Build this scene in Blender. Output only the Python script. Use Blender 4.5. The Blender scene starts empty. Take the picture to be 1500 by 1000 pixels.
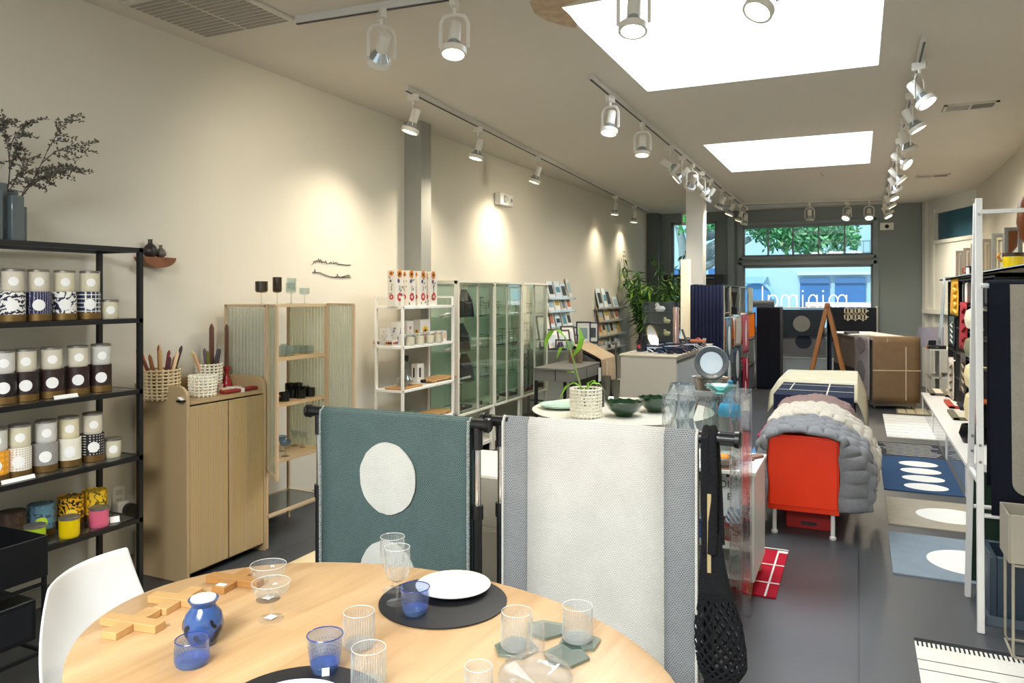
import bpy, math, random
from mathutils import Vector, Matrix, Euler
R = random.Random(11)
PI = math.pi
scn = bpy.context.scene
COL = scn.collection
rad = math.radians

# ---------------------------------------------------------------- camera maths
F, VX, HY, H = 1100.0, 1258.0, 430.0, 1.62      # focal length in px, room vanishing point, eye height (1500x1000 frame)
TH = math.atan((VX - 750) / F); SN, CS = math.sin(TH), math.cos(TH)
def ray(px, py):
    u = (px - 750) / F; v = (HY - py) / F
    return Vector((-SN + u * CS, CS + u * SN, v))
def P(px, py, x=None, y=None, z=None):
    """the point of the room seen at a photo pixel, on a plane x, y or z"""
    d = ray(px, py)
    t = x / d.x if x is not None else y / d.y if y is not None else (z - H) / d.z
    return Vector((d.x * t, d.y * t, H + d.z * t))

cam = bpy.data.cameras.new('camera'); co = bpy.data.objects.new('camera', cam); COL.objects.link(co)
cam.sensor_width = 36; cam.lens = 36 * F / 1500; cam.shift_y = -70 / 1500; cam.clip_start = 0.05
co.location = (0, 0, H); co.rotation_euler = (PI / 2, 0, TH)
scn.camera = co

# ---------------------------------------------------------------- mesh builder
class MB:
    def __init__(s): s.v = []; s.f = []; s.m = []; s.fl = set()
    def add(s, vs, fs, mi=0):
        o = len(s.v); s.v += [tuple(v) for v in vs]
        s.f += [[i + o for i in f] for f in fs]; s.m += [mi] * len(fs); return s
    def hexa(s, p, mi=0):
        return s.add(p, [(0, 3, 2, 1), (4, 5, 6, 7), (0, 1, 5, 4), (1, 2, 6, 5), (2, 3, 7, 6), (3, 0, 4, 7)], mi)
    def box(s, a, b, mi=0):
        x0, x1 = sorted((a[0], b[0])); y0, y1 = sorted((a[1], b[1])); z0, z1 = sorted((a[2], b[2]))
        return s.hexa([(x0, y0, z0), (x1, y0, z0), (x1, y1, z0), (x0, y1, z0), (x0, y0, z1), (x1, y0, z1), (x1, y1, z1), (x0, y1, z1)], mi)
    def obox(s, c, size, rot=(0, 0, 0), mi=0):
        M = Euler(rot).to_matrix(); c = Vector(c); h = [k / 2 for k in size]
        q = [(-1, -1, -1), (1, -1, -1), (1, 1, -1), (-1, 1, -1), (-1, -1, 1), (1, -1, 1), (1, 1, 1), (-1, 1, 1)]
        return s.hexa([c + M @ Vector((a * h[0], b * h[1], d * h[2])) for a, b, d in q], mi)
    def bar(s, p0, p1, w, d=None, mi=0, up=(0, 0, 1)):
        p0, p1 = Vector(p0), Vector(p1); d = d or w; t = (p1 - p0).normalized(); u = Vector(up)
        if abs(t.dot(u)) > .95: u = Vector((0, 1, 0))
        a = t.cross(u).normalized() * w / 2; b = a.cross(t).normalized() * d / 2
        return s.hexa([p0 - a - b, p0 + a - b, p0 + a + b, p0 - a + b, p1 - a - b, p1 + a - b, p1 + a + b, p1 - a + b], mi)
    def tube(s, pts, r, n=8, mi=0, closed=False):
        pts = [Vector(p) for p in pts]; k = len(pts); rs = r if isinstance(r, (list, tuple)) else [r] * k
        rings = []; ref = None; o = len(s.v); fs = []
        for i, p in enumerate(pts):
            if closed: t = pts[(i + 1) % k] - pts[i - 1]
            else: t = pts[min(i + 1, k - 1)] - pts[max(i - 1, 0)]
            t = t.normalized()
            if ref is None: ref = Vector((0, 0, 1)) if abs(t.z) < .9 else Vector((1, 0, 0))
            a = t.cross(ref)
            if a.length < 1e-5: a = t.orthogonal()
            a.normalize(); b = a.cross(t).normalized(); ref = b
            for j in range(n):
                q = 2 * PI * j / n; s.v.append(tuple(p + (a * math.cos(q) + b * math.sin(q)) * rs[i]))
        for i in range(k if closed else k - 1):
            for j in range(n):
                i2 = (i + 1) % k; fs.append([o + i * n + j, o + i * n + (j + 1) % n, o + i2 * n + (j + 1) % n, o + i2 * n + j])
        if not closed: fs += [[o + j for j in range(n)][::-1], [o + (k - 1) * n + j for j in range(n)]]
        s.f += fs; s.m += [mi] * len(fs); return s
    def lathe(s, prof, c=(0, 0, 0), n=24, mi=0, rot=None, sx=1, sy=1):
        c = Vector(c); M = Euler(rot).to_matrix() if rot else Matrix.Identity(3); o = len(s.v); fs = []; k = len(prof)
        for r, z in prof:
            for j in range(n):
                q = 2 * PI * j / n; s.v.append(tuple(c + M @ Vector((r * math.cos(q) * sx, r * math.sin(q) * sy, z))))
        for i in range(k - 1):
            for j in range(n):
                fs.append([o + i * n + j, o + i * n + (j + 1) % n, o + (i + 1) * n + (j + 1) % n, o + (i + 1) * n + j])
        s.f += fs; s.m += [mi] * len(fs); return s
    def ball(s, c, r, n=12, mi=0, sz=1.0):
        k = max(5, n // 2); return s.lathe([(r * math.sin(PI * i / k), -r * sz * math.cos(PI * i / k)) for i in range(k + 1)], c, n, mi)
    def prism(s, poly, axis, a, b, mi=0):
        n = len(poly)
        def pt(p, h): return (h, p[0], p[1]) if axis == 'x' else (p[0], h, p[1]) if axis == 'y' else (p[0], p[1], h)
        vs = [pt(p, a) for p in poly] + [pt(p, b) for p in poly]
        fs = [list(range(n))[::-1], [n + i for i in range(n)]] + [[i, (i + 1) % n, n + (i + 1) % n, n + i] for i in range(n)]
        return s.add(vs, fs, mi)
    def grid(s, fn, nu, nv, mi=0):
        o = len(s.v)
        for i in range(nu + 1):
            for j in range(nv + 1): s.v.append(tuple(fn(i / nu, j / nv)))
        fs = [[o + i * (nv + 1) + j, o + (i + 1) * (nv + 1) + j, o + (i + 1) * (nv + 1) + j + 1, o + i * (nv + 1) + j + 1] for i in range(nu) for j in range(nv)]
        s.f += fs; s.m += [mi] * len(fs); return s
    def quad(s, a, b, c, d, mi=0): return s.add([a, b, c, d], [(0, 1, 2, 3)], mi)
    def poly(s, pts, mi=0):
        s.fl.add(len(s.f)); return s.add(pts, [list(range(len(pts)))], mi)
def ell(cx, cy, rx, ry, n=28, ph=0): return [(cx + rx * math.cos(2 * PI * i / n + ph), cy + ry * math.sin(2 * PI * i / n + ph)) for i in range(n)]
def rrect(x0, y0, x1, y1, r, n=5):
    o = []
    for cx, cy, a in ((x1 - r, y1 - r, 0), (x0 + r, y1 - r, PI / 2), (x0 + r, y0 + r, PI), (x1 - r, y0 + r, 1.5 * PI)):
        o += [(cx + r * math.cos(a + PI / 2 * i / n), cy + r * math.sin(a + PI / 2 * i / n)) for i in range(n + 1)]
    return o

def obj(name, mb, mats, parent=None, bevel=0, solid=0, sub=0, wire=0, flat=False, loc=None, rz=0):
    me = bpy.data.meshes.new(name); me.from_pydata(mb.v, [], mb.f)
    for m in (mats if isinstance(mats, (list, tuple)) else [mats]): me.materials.append(m)
    for i, (p, m) in enumerate(zip(me.polygons, mb.m)): p.material_index = m; p.use_smooth = not flat and i not in mb.fl
    me.validate(); me.update()
    if not flat:
        me.set_sharp_from_angle(angle=rad(38))
        for i in mb.fl:
            if i < len(me.polygons): me.polygons[i].use_smooth = False
    o = bpy.data.objects.new(name, me); COL.objects.link(o)
    if parent: o.parent = parent
    if loc is not None: o.location = loc
    if rz: o.rotation_euler.z = rz
    if solid: m = o.modifiers.new('s', 'SOLIDIFY'); m.thickness = solid; m.offset = 0
    if sub: m = o.modifiers.new('u', 'SUBSURF'); m.levels = m.render_levels = sub
    if wire: m = o.modifiers.new('w', 'WIREFRAME'); m.thickness = wire; m.use_even_offset = False
    if bevel: m = o.modifiers.new('b', 'BEVEL'); m.width = bevel; m.segments = 2; m.limit_method = 'ANGLE'
    return o
def tag(o, label, cat, group=None):
    o['label'] = label; o['category'] = cat
    if group: o['group'] = group
    return o
def thing(name, label, cat, loc=(0, 0, 0), rz=0, group=None):
    o = bpy.data.objects.new(name, None); COL.objects.link(o); o.empty_display_size = .1
    o.location = loc; o.rotation_euler = (0, 0, rz); return tag(o, label, cat, group)
def struct(name, mb, m, **k):
    o = obj(name, mb, m, **k); o['kind'] = 'structure'; return o
def dup(root, loc=None, rz=None, label=None, group=None):
    r = root.copy(); COL.objects.link(r)
    if loc is not None: r.location = loc
    if rz is not None: r.rotation_euler = (0, 0, rz)
    if label: r['label'] = label
    if group: r['group'] = group
    for ch in list(root.children):
        c = ch.copy(); COL.objects.link(c); c.parent = r
        for g in list(ch.children):
            d = g.copy(); COL.objects.link(d); d.parent = c
    return r
ORD = ['first', 'second', 'third', 'fourth', 'fifth', 'sixth', 'seventh', 'eighth', 'ninth', 'tenth', 'eleventh', 'twelfth']

def textmesh(name, s, size, mat, parent=None, loc=(0, 0, 0), rot=(PI / 2, 0, 0), ext=.001):
    cu = bpy.data.curves.new(name, 'FONT'); cu.body = s; cu.size = size; cu.extrude = ext; cu.align_x = 'CENTER'; cu.align_y = 'CENTER'
    t = bpy.data.objects.new(name + 'tmp', cu); COL.objects.link(t)
    dg = bpy.context.evaluated_depsgraph_get(); me = bpy.data.meshes.new_from_object(t.evaluated_get(dg))
    bpy.data.objects.remove(t); me.materials.clear(); me.materials.append(mat)
    o = bpy.data.objects.new(name, me); COL.objects.link(o); o.location = loc; o.rotation_euler = rot
    if parent: o.parent = parent
    return o

# ---------------------------------------------------------------- materials
def lin(h):
    h = h.lstrip('#'); c = [int(h[i:i + 2], 16) / 255 for i in (0, 2, 4)]
    return tuple([x / 12.92 if x <= .04045 else ((x + .055) / 1.055) ** 2.4 for x in c]) + (1,)
class NT:
    def __init__(s, name):
        s.mat = bpy.data.materials.new(name); s.mat.use_nodes = True; s.t = s.mat.node_tree; s.t.nodes.clear()
        s.out = s.n('ShaderNodeOutputMaterial')
    def n(s, typ, **k):
        q = s.t.nodes.new(typ)
        for a, b in k.items():
            if a.startswith('i_'): q.inputs[a[2:].replace('_', ' ')].default_value = b
            else: setattr(q, a, b)
        return q
    def l(s, a, b): s.t.links.new(a, b)
def mix(nt, fac, a, b, blend='MIX'):
    m = nt.n('ShaderNodeMix', data_type='RGBA', blend_type=blend)
    for sock, v in ((m.inputs[0], fac), (m.inputs[6], a), (m.inputs[7], b)):
        if hasattr(v, 'links') or hasattr(v, 'is_linked'): nt.l(v, sock)
        else: sock.default_value = v
    return m.outputs[2]
_mc = {}
def mat(name, hexc, rough=.5, metal=0, var=.06, scale=12, bump=0, bscale=80, spec=.5, coat=0, stretch=(1, 1, 1), emit=0):
    if name in _mc: return _mc[name]
    t = NT(name); b = t.n('ShaderNodeBsdfPrincipled'); c = lin(hexc)
    tc = t.n('ShaderNodeTexCoord'); mp = t.n('ShaderNodeMapping'); mp.inputs['Scale'].default_value = stretch; t.l(tc.outputs['Object'], mp.inputs[0])
    no = t.n('ShaderNodeTexNoise'); no.inputs['Scale'].default_value = scale; no.inputs['Detail'].default_value = 3; t.l(mp.outputs[0], no.inputs['Vector'])
    c1 = tuple(max(0, x * (1 - var)) for x in c[:3]) + (1,); c2 = tuple(min(1, x * (1 + var)) for x in c[:3]) + (1,)
    col = mix(t, no.outputs['Fac'], c1, c2); t.l(col, b.inputs['Base Color'])
    b.inputs['Roughness'].default_value = rough; b.inputs['Metallic'].default_value = metal; b.inputs['Specular IOR Level'].default_value = spec
    b.inputs['Coat Weight'].default_value = coat
    if emit: t.l(col, b.inputs['Emission Color']); b.inputs['Emission Strength'].default_value = emit
    if bump:
        n2 = t.n('ShaderNodeTexNoise'); n2.inputs['Scale'].default_value = bscale; n2.inputs['Detail'].default_value = 4; t.l(mp.outputs[0], n2.inputs['Vector'])
        bp = t.n('ShaderNodeBump'); bp.inputs['Strength'].default_value = bump; bp.inputs['Distance'].default_value = .01
        t.l(n2.outputs['Fac'], bp.inputs['Height']); t.l(bp.outputs[0], b.inputs['Normal'])
    t.l(b.outputs[0], t.out.inputs[0]); _mc[name] = t.mat; return t.mat
def wood(name, h1, h2, scale=6, stretch=(.12, 1, 1), rough=.4, plank=0, prot=0):
    if name in _mc: return _mc[name]
    t = NT(name); b = t.n('ShaderNodeBsdfPrincipled'); tc = t.n('ShaderNodeTexCoord'); mp = t.n('ShaderNodeMapping')
    mp.inputs['Scale'].default_value = stretch; t.l(tc.outputs['Object'], mp.inputs[0])
    no = t.n('ShaderNodeTexNoise'); no.inputs['Scale'].default_value = scale; no.inputs['Detail'].default_value = 8; no.inputs['Distortion'].default_value = .6; t.l(mp.outputs[0], no.inputs['Vector'])
    cr = t.n('ShaderNodeValToRGB'); cr.color_ramp.elements[0].position = .3; cr.color_ramp.elements[0].color = lin(h1); cr.color_ramp.elements[1].position = .7; cr.color_ramp.elements[1].color = lin(h2)
    t.l(no.outputs['Fac'], cr.inputs[0]); col = cr.outputs[0]
    if plank:
        br = t.n('ShaderNodeTexBrick'); br.inputs['Scale'].default_value = plank; br.inputs['Mortar Size'].default_value = 0.002; br.inputs['Brick Width'].default_value = 6; br.inputs['Row Height'].default_value = .45
        br.inputs['Color1'].default_value = (.86, .82, .76, 1); br.inputs['Color2'].default_value = (1, 1, 1, 1); br.inputs['Mortar'].default_value = (.78, .72, .66, 1)
        m3 = t.n('ShaderNodeMapping'); m3.inputs['Rotation'].default_value = (0, 0, prot); t.l(tc.outputs['Object'], m3.inputs[0]); t.l(m3.outputs[0], br.inputs['Vector']); col = mix(t, 1.0, col, br.outputs['Color'], 'MULTIPLY')
    t.l(col, b.inputs['Base Color']); b.inputs['Roughness'].default_value = rough
    t.l(b.outputs[0], t.out.inputs[0]); _mc[name] = t.mat; return t.mat
def weave(name, h1, h2, scale=140, vert=True, rough=.9, ratio=.5):
    """woven yarn: short dashes of one yarn over another"""
    if name in _mc: return _mc[name]
    t = NT(name); b = t.n('ShaderNodeBsdfPrincipled'); tc = t.n('ShaderNodeTexCoord'); mp = t.n('ShaderNodeMapping')
    if vert: mp.inputs['Rotation'].default_value = (PI / 2, 0, 0)
    t.l(tc.outputs['Object'], mp.inputs[0])
    br = t.n('ShaderNodeTexBrick'); br.inputs['Scale'].default_value = scale; br.inputs['Mortar Size'].default_value = .16; br.inputs['Mortar Smooth'].default_value = .5
    br.inputs['Brick Width'].default_value = .9; br.inputs['Row Height'].default_value = .6; br.inputs['Color1'].default_value = lin(h1)
    m = [a * (1 - ratio) + c * ratio for a, c in zip(lin(h1), lin(h2))]; br.inputs['Color2'].default_value = tuple(m[:3]) + (1,); br.inputs['Mortar'].default_value = lin(h2)
    t.l(mp.outputs[0], br.inputs['Vector'])
    no = t.n('ShaderNodeTexNoise'); no.inputs['Scale'].default_value = 9; t.l(mp.outputs[0], no.inputs['Vector'])
    cr = t.n('ShaderNodeValToRGB'); cr.color_ramp.elements[0].color = (.93, .93, .93, 1); cr.color_ramp.elements[1].color = (1, 1, 1, 1); cr.color_ramp.elements[0].position = .35; cr.color_ramp.elements[1].position = .65
    t.l(no.outputs['Fac'], cr.inputs[0]); col = mix(t, 1.0, br.outputs['Color'], cr.outputs[0], 'MULTIPLY')
    t.l(col, b.inputs['Base Color']); b.inputs['Roughness'].default_value = rough; b.inputs['Specular IOR Level'].default_value = .15
    bp = t.n('ShaderNodeBump'); bp.inputs['Strength'].default_value = .4; bp.inputs['Distance'].default_value = .003; bp.invert = True
    t.l(br.outputs['Fac'], bp.inputs['Height']); t.l(bp.outputs[0], b.inputs['Normal'])
    t.l(b.outputs[0], t.out.inputs[0]); _mc[name] = t.mat; return t.mat
def glass(name, hexc='ffffff', refl=1.0, rough=.02, body=0, ior=1.45):
    """thin clear pane or vessel wall: tinted see-through with a fresnel mirror"""
    if name in _mc: return _mc[name]
    t = NT(name); tr = t.n('ShaderNodeBsdfTransparent'); tr.inputs[0].default_value = lin(hexc)
    gl = t.n('ShaderNodeBsdfGlossy'); gl.inputs['Roughness'].default_value = rough; gl.inputs['Color'].default_value = (1, 1, 1, 1)
    no = t.n('ShaderNodeTexNoise'); no.inputs['Scale'].default_value = 3
    lw = t.n('ShaderNodeLayerWeight'); lw.inputs['Blend'].default_value = .5
    pw = t.n('ShaderNodeMath', operation='POWER'); pw.inputs[1].default_value = 4.0; t.l(lw.outputs['Facing'], pw.inputs[0])
    r0 = ((ior - 1) / (ior + 1)) ** 2
    mu = t.n('ShaderNodeMath', operation='MULTIPLY_ADD'); mu.inputs[1].default_value = (.9 - r0) * refl; mu.inputs[2].default_value = r0 * refl; t.l(pw.outputs[0], mu.inputs[0])
    cl = t.n('ShaderNodeClamp'); t.l(mu.outputs[0], cl.inputs[0])
    src = tr.outputs[0]
    if body:
        di = t.n('ShaderNodeBsdfDiffuse'); m2 = mix(t, no.outputs['Fac'], lin(hexc), tuple(min(1, k * 1.08) for k in lin(hexc))); t.l(m2, di.inputs[0])
        mb = t.n('ShaderNodeMixShader'); mb.inputs[0].default_value = body; t.l(src, mb.inputs[1]); t.l(di.outputs[0], mb.inputs[2]); src = mb.outputs[0]
    ms = t.n('ShaderNodeMixShader'); t.l(cl.outputs[0], ms.inputs[0]); t.l(src, ms.inputs[1]); t.l(gl.outputs[0], ms.inputs[2])
    t.l(ms.outputs[0], t.out.inputs[0]); _mc[name] = t.mat; return t.mat
def emis(name, hexc, st, cam_col=None):
    if name in _mc: return _mc[name]
    t = NT(name); e = t.n('ShaderNodeEmission'); e.inputs[0].default_value = lin(hexc); e.inputs[1].default_value = st
    t.l(e.outputs[0], t.out.inputs[0]); _mc[name] = t.mat; return t.mat

WHITE = mat('white_lacquer', 'eeece6', .35, var=.02); OFFW = mat('off_white_paint', 'e4ddcc', .45, var=.03)
BLACK = mat('black_metal', '0b0c0f', .4, var=.1); BLACKP = mat('black_plastic', '0d0e11', .35, var=.1, spec=.6)
CHROME = mat('chrome', 'd8d8d8', .12, 1, var=.03); STEEL = mat('brushed_steel', '9a9690', .3, 1, var=.1, stretch=(1, 1, .1))
LIDM = mat('lid_pewter', '8d8880', .35, .7, var=.05); BRASS = mat('brass_band', '7d6136', .4, .6, var=.08)
CREAM = mat('cream_wax', 'ece4c8', .35, var=.04); LABEL = mat('paper_label', 'f6f5f1', .7, var=.01)
NAVY = mat('navy_cloth', '10131f', .9, var=.15, bump=.3); GLASS = glass('clear_glass', 'f6faf9', 1.0)
MIRROR = mat('mirror_silver', 'f4f6f6', .03, 1, var=.01)
INK = mat('black_ink', '17171a', .6)
# ================================================================ setting
CZ = 3.22; XL = -3.85; XR = 1.62; YB = 15.0; Y0 = -4.0
def wallmat(name, hexc, var=.04, sc=1.2): return mat(name, hexc, .85, var=var, scale=sc, bump=.05, bscale=40, spec=.2)
MWL = wallmat('left_wall_plaster', 'd8d3c4'); MCEIL = wallmat('ceiling_plaster', 'd9d2c7', .02); MBACK = wallmat('grey_back_wall_paint', '868f90', .03)
MWR = wallmat('right_wall_plaster', 'c8c2b2'); MENT = wallmat('entry_white_paint', 'dcdcd4', .02); MWHT = wallmat('skylight_well_white', 'f2f4f4', .01)
MTRIM = wallmat('grey_blue_trim', '8f9a9e', .03)
# floor: dark polished concrete
t = NT('polished_dark_concrete'); b = t.n('ShaderNodeBsdfPrincipled'); tc = t.n('ShaderNodeTexCoord')
n1 = t.n('ShaderNodeTexNoise'); n1.inputs['Scale'].default_value = 1.3; n1.inputs['Detail'].default_value = 6; t.l(tc.outputs['Object'], n1.inputs['Vector'])
n2 = t.n('ShaderNodeTexNoise'); n2.inputs['Scale'].default_value = 25; t.l(tc.outputs['Object'], n2.inputs['Vector'])
c = mix(t, n1.outputs['Fac'], lin('383a3c'), lin('4a4c4e')); c = mix(t, .12, c, n2.outputs['Color'], 'SOFT_LIGHT')
vo = t.n('ShaderNodeTexBrick'); vo.inputs['Scale'].default_value = 1; vo.inputs['Brick Width'].default_value = 3.3; vo.inputs['Row Height'].default_value = 2.6; vo.inputs['Mortar Size'].default_value = .004
vo.inputs['Color1'].default_value = vo.inputs['Color2'].default_value = (1, 1, 1, 1); vo.inputs['Mortar'].default_value = (.35, .35, .35, 1); t.l(tc.outputs['Object'], vo.inputs['Vector'])
c = mix(t, 1.0, c, vo.outputs['Color'], 'MULTIPLY'); t.l(c, b.inputs['Base Color'])
mr = t.n('ShaderNodeMapRange'); mr.inputs['To Min'].default_value = .3; mr.inputs['To Max'].default_value = .5; t.l(n1.outputs['Fac'], mr.inputs['Value']); t.l(mr.outputs[0], b.inputs['Roughness'])
t.l(b.outputs[0], t.out.inputs[0]); MFLOOR = t.mat
struct('floor', MB().box((XL - .2, Y0, -.1), (2.4, YB + .2, 0)), MFLOOR)
# ceiling with two skylight openings
SX0, SX1 = -1.52, .125; SK = [(3.93, 5.85), (8.2, 10.2)]
mb = MB(); T = CZ + .15
mb.box((XL - .2, Y0, CZ), (SX0, YB + .3, T)); mb.box((SX1, Y0, CZ), (2.4, YB + .3, T))
for a, c_ in ((Y0, SK[0][0]), (SK[0][1], SK[1][0]), (SK[1][1], YB + .3)): mb.box((SX0, a, CZ), (SX1, c_, T))
struct('ceiling', mb, MCEIL)
MSKY = emis('skylight_diffuser_glow', 'e6f3ff', 7.0)
for i, (a, c_) in enumerate(SK):
    mb = MB(); e = .04
    mb.box((SX0 - e, a - e, T), (SX0, c_ + e, T + .35)); mb.box((SX1, a - e, T), (SX1 + e, c_ + e, T + .35))
    mb.box((SX0, a - e, T), (SX1, a, T + .35)); mb.box((SX0, c_, T), (SX1, c_ + e, T + .35))
    struct('trim_%d' % (i + 1), mb, MWHT)
    w = struct('window_%d' % (i + 1), MB().box((SX0 - e, a - e, T + .352), (SX1 + e, c_ + e, T + .372)), MSKY)
struct('wall_left', MB().box((XL - .2, Y0, 0), (XL, YB + .2, CZ)), MWL)
struct('trim_3', MB().box((XL, 5.94, 0), (-3.667, 6.12, CZ)), wallmat('pilaster_grey', '9b9b94'), bevel=.004)
struct('baseboard_left', MB().box((XL, Y0, 0), (XL + .015, 5.94, .1)).box((XL, 6.12, 0), (XL + .015, YB, .1)), mat('baseboard_paint', '8d8a80', .5), bevel=.003)
struct('wall_right', MB().box((XR, Y0, 0), (XR + .2, 13.3, CZ)), MWR)
# back wall with a glazed door bay, a transom and a shop window
DX0, DX1 = -3.43, -2.52; WX0, WX1 = -2.03, .225
mb = MB(); y0, y1 = YB, YB + .22
mb.box((XL - .2, y0, 0), (DX0, y1, CZ)); mb.box((DX1, y0, 0), (WX0, y1, CZ)); mb.box((WX1, y0, 0), (2.4, y1, CZ))
mb.box((DX0, y0, 3.05), (DX1, y1, CZ)); mb.box((WX0, y0, 2.9), (WX1, y1, CZ)); mb.box((WX0, y0, 2.15), (WX1, y1, 2.33)); mb.box((WX0, y0, 0), (WX1, y1, .95))
struct('wall_back', mb, MBACK)
MPANE = glass('shop_window_pane', 'e9f6fa', .5)
d = struct('door_1', MB().box((DX0, 15.06, 0), (DX0 + .05, 15.14, 3.05)).box((DX1 - .05, 15.06, 0), (DX1, 15.14, 3.05)).box((DX0, 15.06, 3.0), (DX1, 15.14, 3.05)).box((DX0, 15.06, 1.93), (DX1, 15.14, 2.0)).box((DX0, 15.06, 0), (DX1, 15.14, .25)), MBACK)
obj('pane', MB().box((DX0 + .05, 15.09, .25), (DX1 - .05, 15.1, 3.0)), MPANE, d)
obj('door_handle', MB().tube([(DX1 - .09, 15.05, 1.0), (DX1 - .09, 15.0, 1.0), (DX1 - .09, 15.0, 1.3), (DX1 - .09, 15.05, 1.3)], .012), STEEL, d)
mb = MB().box((WX0, 15.04, 2.33), (WX1, 15.12, 2.36)).box((WX0, 15.04, 2.87), (WX1, 15.12, 2.9))
for k in range(6):
    xx = WX0 + .015 + (WX1 - WX0 - .03) * k / 5; mb.box((xx - .014, 15.04, 2.33), (xx + .014, 15.12, 2.9))
w3 = struct('window_3', mb, MTRIM)
for k in range(5): obj('pane', MB().box((WX0 + .03 + (WX1 - WX0 - .03) * k / 5, 15.075, 2.36), (WX0 + (WX1 - WX0 - .03) * (k + 1) / 5, 15.085, 2.87)), MPANE, w3)
w4 = struct('window_4', MB().box((WX0, 15.04, .95), (WX0 + .03, 15.14, 2.15)).box((WX1 - .03, 15.04, .95), (WX1, 15.14, 2.15)).box((WX0, 15.04, .95), (WX1, 15.14, .99)).box((WX0, 15.04, 2.11), (WX1, 15.14, 2.15)), MTRIM)
obj('pane', MB().box((WX0 + .03, 15.085, .99), (WX1 - .03, 15.095, 2.11)), MPANE, w4)
mb = MB(); F_ = .07                                   # raised casing round both windows
for z0, z1 in ((.88, 2.22), (2.27, 2.98)):
    mb.box((WX0 - F_ - .03, 14.97, z0), (WX0 - .01, 15, z1)); mb.box((WX1 + .01, 14.97, z0), (WX1 + F_ + .03, 15, z1)); mb.box((WX0 - F_, 14.97, z1 - .06), (WX1 + F_, 15, z1)); mb.box((WX0 - F_, 14.97, z0), (WX1 + F_, 15, z0 + .05))
struct('trim_4', mb, MTRIM, bevel=.006)
struct('trim_5', MB().box((-2.3, 14.9, 0), (-2.18, 15, CZ)), MTRIM, bevel=.005)
struct('trim_6', MB().box((XL, 14.75, 0), (-3.62, 15, CZ)), wallmat('corner_dark_grey', '6a7172'))  # darker grey wall strip in the back left corner
# slanted entry wall at the back right, white frame with a teal transom pane
A = Vector((1.62, 13.3, 0)); B = Vector((1.05, 15.0, 0)); L = (B - A).length; ang = math.atan2(B.y - A.y, B.x - A.x)
def entry(name, mb, m): return struct(name, mb, m, loc=A, rz=ang)
# local x runs from A to B, local +y faces into the room (-x)
a2 = (P(1369, 330, x=1.2) - P(1369, 330, x=1.2)) 
wd = entry('wall_entry', MB().box((0, -.12, 0), (L, 0, 2.52)).box((0, -.12, 2.98), (L, 0, CZ)).box((0, -.12, 2.5), (.1, 0, 3)).box((L - .42, -.12, 2.5), (L, 0, 3)), MENT)
struct('window_5', MB().box((.1, -.06, 2.52), (L - .42, -.045, 2.98)), mat('teal_transom_glass', '2f5a6e', .15, var=.25, scale=2), loc=A, rz=ang)
entry('trim_7', MB().box((L - .14, 0, 0), (L - .02, .05, CZ)).box((L - .42, 0, 0), (L - .34, .035, 3.05)).box((.02, 0, 1.28), (L - .1, .09, 1.36)).box((0, 0, 2.46), (L - .35, .03, 2.52)), MENT)
# free-standing white column
cp = P(1020, 268, z=CZ); CX0, CX1 = -2.33, -2.08
struct('column', MB().box((CX0, 11.2, 0), (CX1, 11.45, CZ)), wallmat('column_white_paint', 'dedbd2', .02), bevel=.006)
# stained plaster patch beside the near skylight
pt = [P(px, py, z=CZ - .004) for px, py in ((775, 2), (783, 20), (800, 30), (825, 38), (843, 41), (846, 36), (835, 22), (822, 10), (860, -4), (800, -8))]
struct('trim_8', MB().poly(pt[::-1]), mat('water_stained_plaster', 'c3ab8e', .9, var=.5, scale=14, bump=.6, bscale=30))

# ---------------------------------------------------------------- street outside
struct('street_ground', MB().box((-30, YB + .22, -.25), (25, 60, -.12)), mat('street_asphalt', 'a9acad', .9, var=.1, scale=4))
MF = mat('bright_stucco', 'bdd6e0', .9, var=.03); MFB = mat('shop_glass_blue', '5c93c4', .3, var=.2, scale=1.5); MFD = mat('shop_glass_deep_blue', '4478b2', .3, var=.3, scale=2.5)
YF = 27.0
bl = thing('building', 'bright white building with a blue arched window seen across the street', 'building', (0, YF, 0))
obj('wall', MB().box((-22, 0, -.2), (12, 1, 9)), MF, bl)
def fx(px): return P(px, 430, y=YF).x
def fz(py, px=1180): return P(px, py, y=YF).z
ac = fx(1107); ar = (fx(1131) - fx(1083)) / 2; az_ = fz(438)
arch = [(ac + ar * math.cos(PI * i / 20), az_ + ar * math.sin(PI * i / 20)) for i in range(21)]
f_ = obj('arched_window', MB().prism([(ac + ar, .1)] + arch + [(ac - ar, .1)], 'y', -.06, .0), MFB, bl)
mb = MB(); 
for i in range(20): mb.prism([arch[i], arch[i + 1], (ac + (arch[i + 1][0] - ac) * 1.16, az_ + (arch[i + 1][1] - az_) * 1.16), (ac + (arch[i][0] - ac) * 1.16, az_ + (arch[i][1] - az_) * 1.16)], 'y', -.14, 0)
mb.prism([(ac - .28, az_ + ar * 1.0), (ac + .28, az_ + ar * 1.0), (ac + .4, az_ + ar * 1.42), (ac - .4, az_ + ar * 1.42)], 'y', -.22, 0)
obj('arch_moulding', mb, mat('arch_stone_blue', 'a9cfe4', .9), bl)
for x0, x1 in ((1172, 1215), (1223, 1268)):
    w_ = obj('shop_window', MB().box((fx(x0), -.06, fz(452)), (fx(x1), 0, fz(407))), MFD, bl)
    obj('awning_band', MB().box((fx(x0), -.12, fz(415)), (fx(x1), -.06, fz(407))), mat('awning_blue', '4a76a6', .7), w_)
obj('cornice', MB().box((fx(1168), -.2, fz(403)), (12, 0, fz(399))), mat('cornice_white', 'dff0f4', .8), bl)
rl = MB(); zz = fz(357); z2 = fz(365)
for k in range(26):
    xx = fx(1236) + k * .19; rl.box((xx, -.3, fz(372)), (xx + .03, -.27, zz))
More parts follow.
